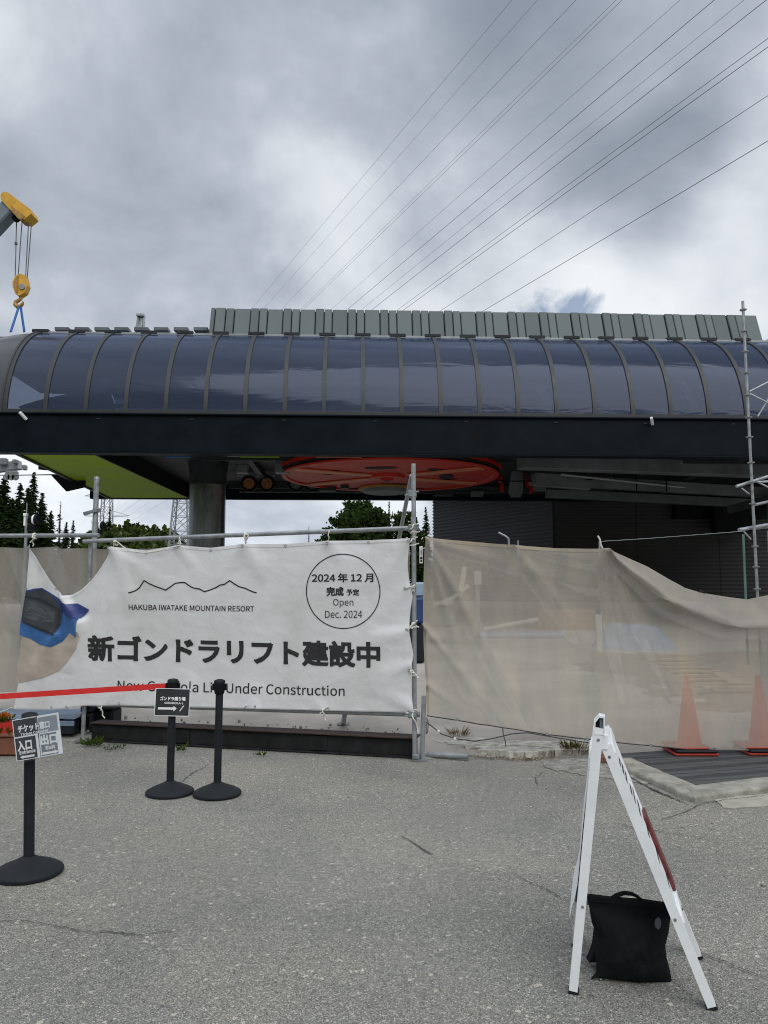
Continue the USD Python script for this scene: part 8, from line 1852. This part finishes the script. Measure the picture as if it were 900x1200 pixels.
for k in range(120):
    t = r.random()
    c = c0 + (c1 - c0) * t + np.array([r.normal(0, 0.02), 0.10 * math.sin(3.1 * t) * -1 + r.normal(0, 0.045), 0])
    q = leaves(c, 5, 0.03, 0.01, r.uniform(0.03, 0.075), int(r.integers(1e6)), up=0.55, slim=0.08)
    m.add(*q.done())
single('dry_grass', m, K['dry'], 'strip of dry brown grass along the concrete strip', 'grass', kind='stuff')
# red brown brick end by the kerb
bk = PG(706, 889, 0.04)
single('brick', MB().box(bk + [-0.10, -0.05, -0.035], bk + [0.10, 0.06, 0.035], 0.012), K['terracotta'], 'reddish brown brick lying behind the head of the A-frame sign', 'brick')
# pebbles on the asphalt
r = np.random.default_rng(99)
m = MB()
ico = trimesh.creation.icosphere(1)
for k in range(260):
    x, y = r.uniform(-4.2, 4.6), r.uniform(2.7, 8.6)
    if y > float(fence_y(x)) - 0.05:
        continue
    s_ = r.uniform(0.003, 0.0075) * (1.5 if r.random() < 0.08 else 1)
    m.add(np.asarray(ico.vertices) * s_ * r.uniform(0.7, 1.2, 3) + [x, y, s_ * 0.5 + 0.003], ico.faces)
single('pebbles', m, M('pale_pebble', (0.33, 0.32, 0.29), 0.85, var=0.35, scale=20), 'scattered small loose pebbles on the asphalt', 'pebbles', kind='stuff')
m = MB()
for k in range(170):
    x = r.uniform(-4.0, 0.2)
    y = float(fence_y(x)) + r.uniform(0.25, 1.3)
    s_ = r.uniform(0.006, 0.022)
    m.add(np.asarray(ico.vertices) * s_ * r.uniform(0.6, 1.2, 3) + [x, y, 0.045 + s_ * 0.3 + 0.046 * (y - float(fence_y(x)))], ico.faces)
single('rubble', m, M('grey_rubble', (0.24, 0.225, 0.20), 0.9, var=0.4, scale=15), 'loose rubble on the site ground behind the steel beam', 'rubble', kind='stuff')

# ================================================================== THINGS ON THE SITE, SEEN THROUGH THE MESH
ps = Thing('pipe_stack', 'stack of blue grey pipes lying on the site behind the mesh', 'pipes', loc=PX(615, 760, 19.5) * [1, 1, 0] + [0, 0, 0.55])
a_, b_ = PX(562, 758, 19.5), PX(662, 757, 19.7)
for dy, dz in ((0, 0), (0.27, 0), (0.54, 0), (0.13, 0.24), (0.40, 0.24)):
    ps.part('pipe', MB().tube(a_ + [0, dy, dz], b_ + [0, dy, dz], 0.125, 14), K['pipe_blue'], smooth=40)
for x in (575, 600, 648):
    c_ = PX(x, 765, 19.6)
    ps.part('bearer', MB().box(c_ + [-0.05, -0.2, -0.1], c_ + [0.05, 0.8, 0.06]), K['timber'])
tb = Thing('timber_box', 'brown timber crate on the site behind the mesh', 'crate', loc=PX(660, 750, 22.0) * [1, 1, 0] + [0, 0, 0.65])
a_, b_ = PX(631, 745, 22.0), PX(697, 714, 22.0)
for k in range(5):
    z0_ = a_[2] + (b_[2] - a_[2]) * k / 5
    tb.part('board', MB().box((a_[0], 22.0, z0_ + 0.008), (b_[0], 22.03, z0_ + (b_[2] - a_[2]) / 5)), K['timber_brown'])
tb.part('body', MB().box((a_[0] + 0.02, 22.032, a_[2] - 0.25), (b_[0] - 0.02, 23.2, b_[2] - 0.01)), K['timber_brown'])
pw = Thing('white_pole', 'long white pole lying slantwise in front of the dark building', 'pole', loc=PX(597, 732, 21.0))
pw.part('pole', MB().tube(PX(566, 738, 20.6), PX(629, 726.5, 21.4), 0.07, 12), K['site_white'], smooth=40)
pw.part('support', MB().tube(PX(597, 733, 21.0), PX(597, 748, 21.0), 0.04, 8), K['galv_dark'])
tm = Thing('tarp_heap', 'heap covered by a blue grey tarpaulin on the site behind the mesh', 'tarpaulin', loc=PX(735, 768, 17.5) * [1, 1, 0] + [0, 0, 0.45])
X, Y = np.meshgrid(np.linspace(-1.3, 1.3, 40), np.linspace(-0.8, 0.8, 30))
c_ = PX(742, 768, 17.8)
g = 0.75 * np.exp(-(X / 0.85) ** 4 - (Y / 0.6) ** 4) * (0.75 + 0.5 * fbm(np.stack([X * 1.5, Y * 1.5, X * 0], -1), 4, 19))
tm.part('tarp', MB().grid(np.stack([X + c_[0], Y + c_[1], g + c_[2] - 0.03], -1)), K['tarp'], smooth=True)
tm.part('support', MB().box(c_ + [-1.05, -0.85, 0.02], c_ + [-0.93, -0.75, 0.95]), K['pale_wall'])
ld = Thing('timber_rack', 'row of pale timber slats like a ladder on the earth behind the cones', 'timber', loc=PX(820, 790, 13) * [1, 1, 0] + [0, 0, 0.2])
n = 9
for k in range(n):
    t = k / (n - 1)
    c_ = PX(775 + (858 - 775) * t, 768 + (806 - 768) * t, 15.5 - 4.0 * t)
    ld.part('slat', MB().bar(c_ + [-0.42, 0.05, 0.0], c_ + [0.42, -0.05, 0.01], 0.10, 0.035, c=0.004), K['timber'])
s0, s1 = PX(768, 772, 15.5), PX(852, 809, 11.5)
ld.part('side_rail', MB().bar(s0 + [-0.1, 0, -0.05], s1 + [-0.1, 0, -0.05], 0.05, 0.06), K['timber'])
ld.part('side_rail', MB().bar(s0 + [0.5, 0, -0.05], s1 + [0.5, 0, -0.05], 0.05, 0.06), K['timber'])
wp = Thing('plank', 'short pale plank lying on the earth near the right cone', 'plank', loc=PX(853, 795, 12.5))
wp.part('board', MB().bar(PX(843, 789, 12.9), PX(866, 803, 12.1), 0.22, 0.04, c=0.004), K['timber'])
ew = Thing('earth_bank', 'bank of brown earth behind the cones', 'earth', loc=PX(840, 800, 12) * [1, 1, 0], kind='structure')
X, Y = np.meshgrid(np.linspace(2.6, 14, 90), np.linspace(9.0, 19, 80))
g = 0.50 * np.clip((X - 2.6) / 2.5, 0, 1) * np.clip((Y - 9.0) / 2.0, 0, 1) * np.clip((19 - Y) / 5.0, 0, 1) * (0.5 + fbm(np.stack([X * 0.9, Y * 0.9, X * 0], -1), 5, 29))
ew.part('surface', MB().grid(np.stack([X, Y, site_z(X, Y) - 0.05 + g * 0.22], -1)), K['dirt'], smooth=True)
bl = Thing('blue_machine', 'blue and pale site machine glimpsed in the gap beside the fence post', 'machine', loc=PX(494, 745, 15) * [1, 1, 0] + [0, 0, 0.3])
a_, b_ = PX(482, 731, 15), PX(497, 700, 15)
bl.part('hood', MB().box((a_[0], 15, a_[2]), (b_[0], 16.2, b_[2]), 0.05), K['blue_panel'])
a2, b2 = PX(486, 700, 15), PX(499, 682, 15)
bl.part('cab', MB().box((a_[0], 15.1, b_[2] + 0.003), (b2[0], 16.1, b2[2]), 0.04), K['pale_blue'])
bl.part('undercarriage', MB().box((a_[0] - 0.5, 15.0, 0.32), (b_[0] + 0.02, 16.3, a_[2] - 0.003), 0.08), K['rubber'])
mw = Thing('white_machine', 'white bent machine arm standing behind the mesh near the dark building', 'machine', loc=PX(535, 720, 18) * [1, 1, 0] + [0, 0, 0.5])
mw.part('arm', MB().bar(PX(540, 692, 18), PX(544.5, 664, 18), 0.08, 0.10).bar(PX(540, 692, 18), PX(549, 686, 18), 0.07, 0.1), K['site_white'])
mw.part('hopper', MB().prism([(q[0], q[2]) for q in (PX(510, 708, 18), PX(536, 696, 18), PX(526, 708, 18))], -0.4, 0.4, axes=AXZ, at=(0, 18, 0)), K['site_white'])
mw.part('box', MB().box(PX(505, 735, 18.0), PX(530, 709, 18.8), 0.05), K['galv_dark'])
mw.part('notice', MB().box(PX(556, 685, 18.0), PX(564, 669, 18.04), 0.004), K['site_white'])
mw.part('stand', MB().box(PX(558.5, 745, 18.06), PX(561.5, 669, 18.10)), K['galv_dark'])
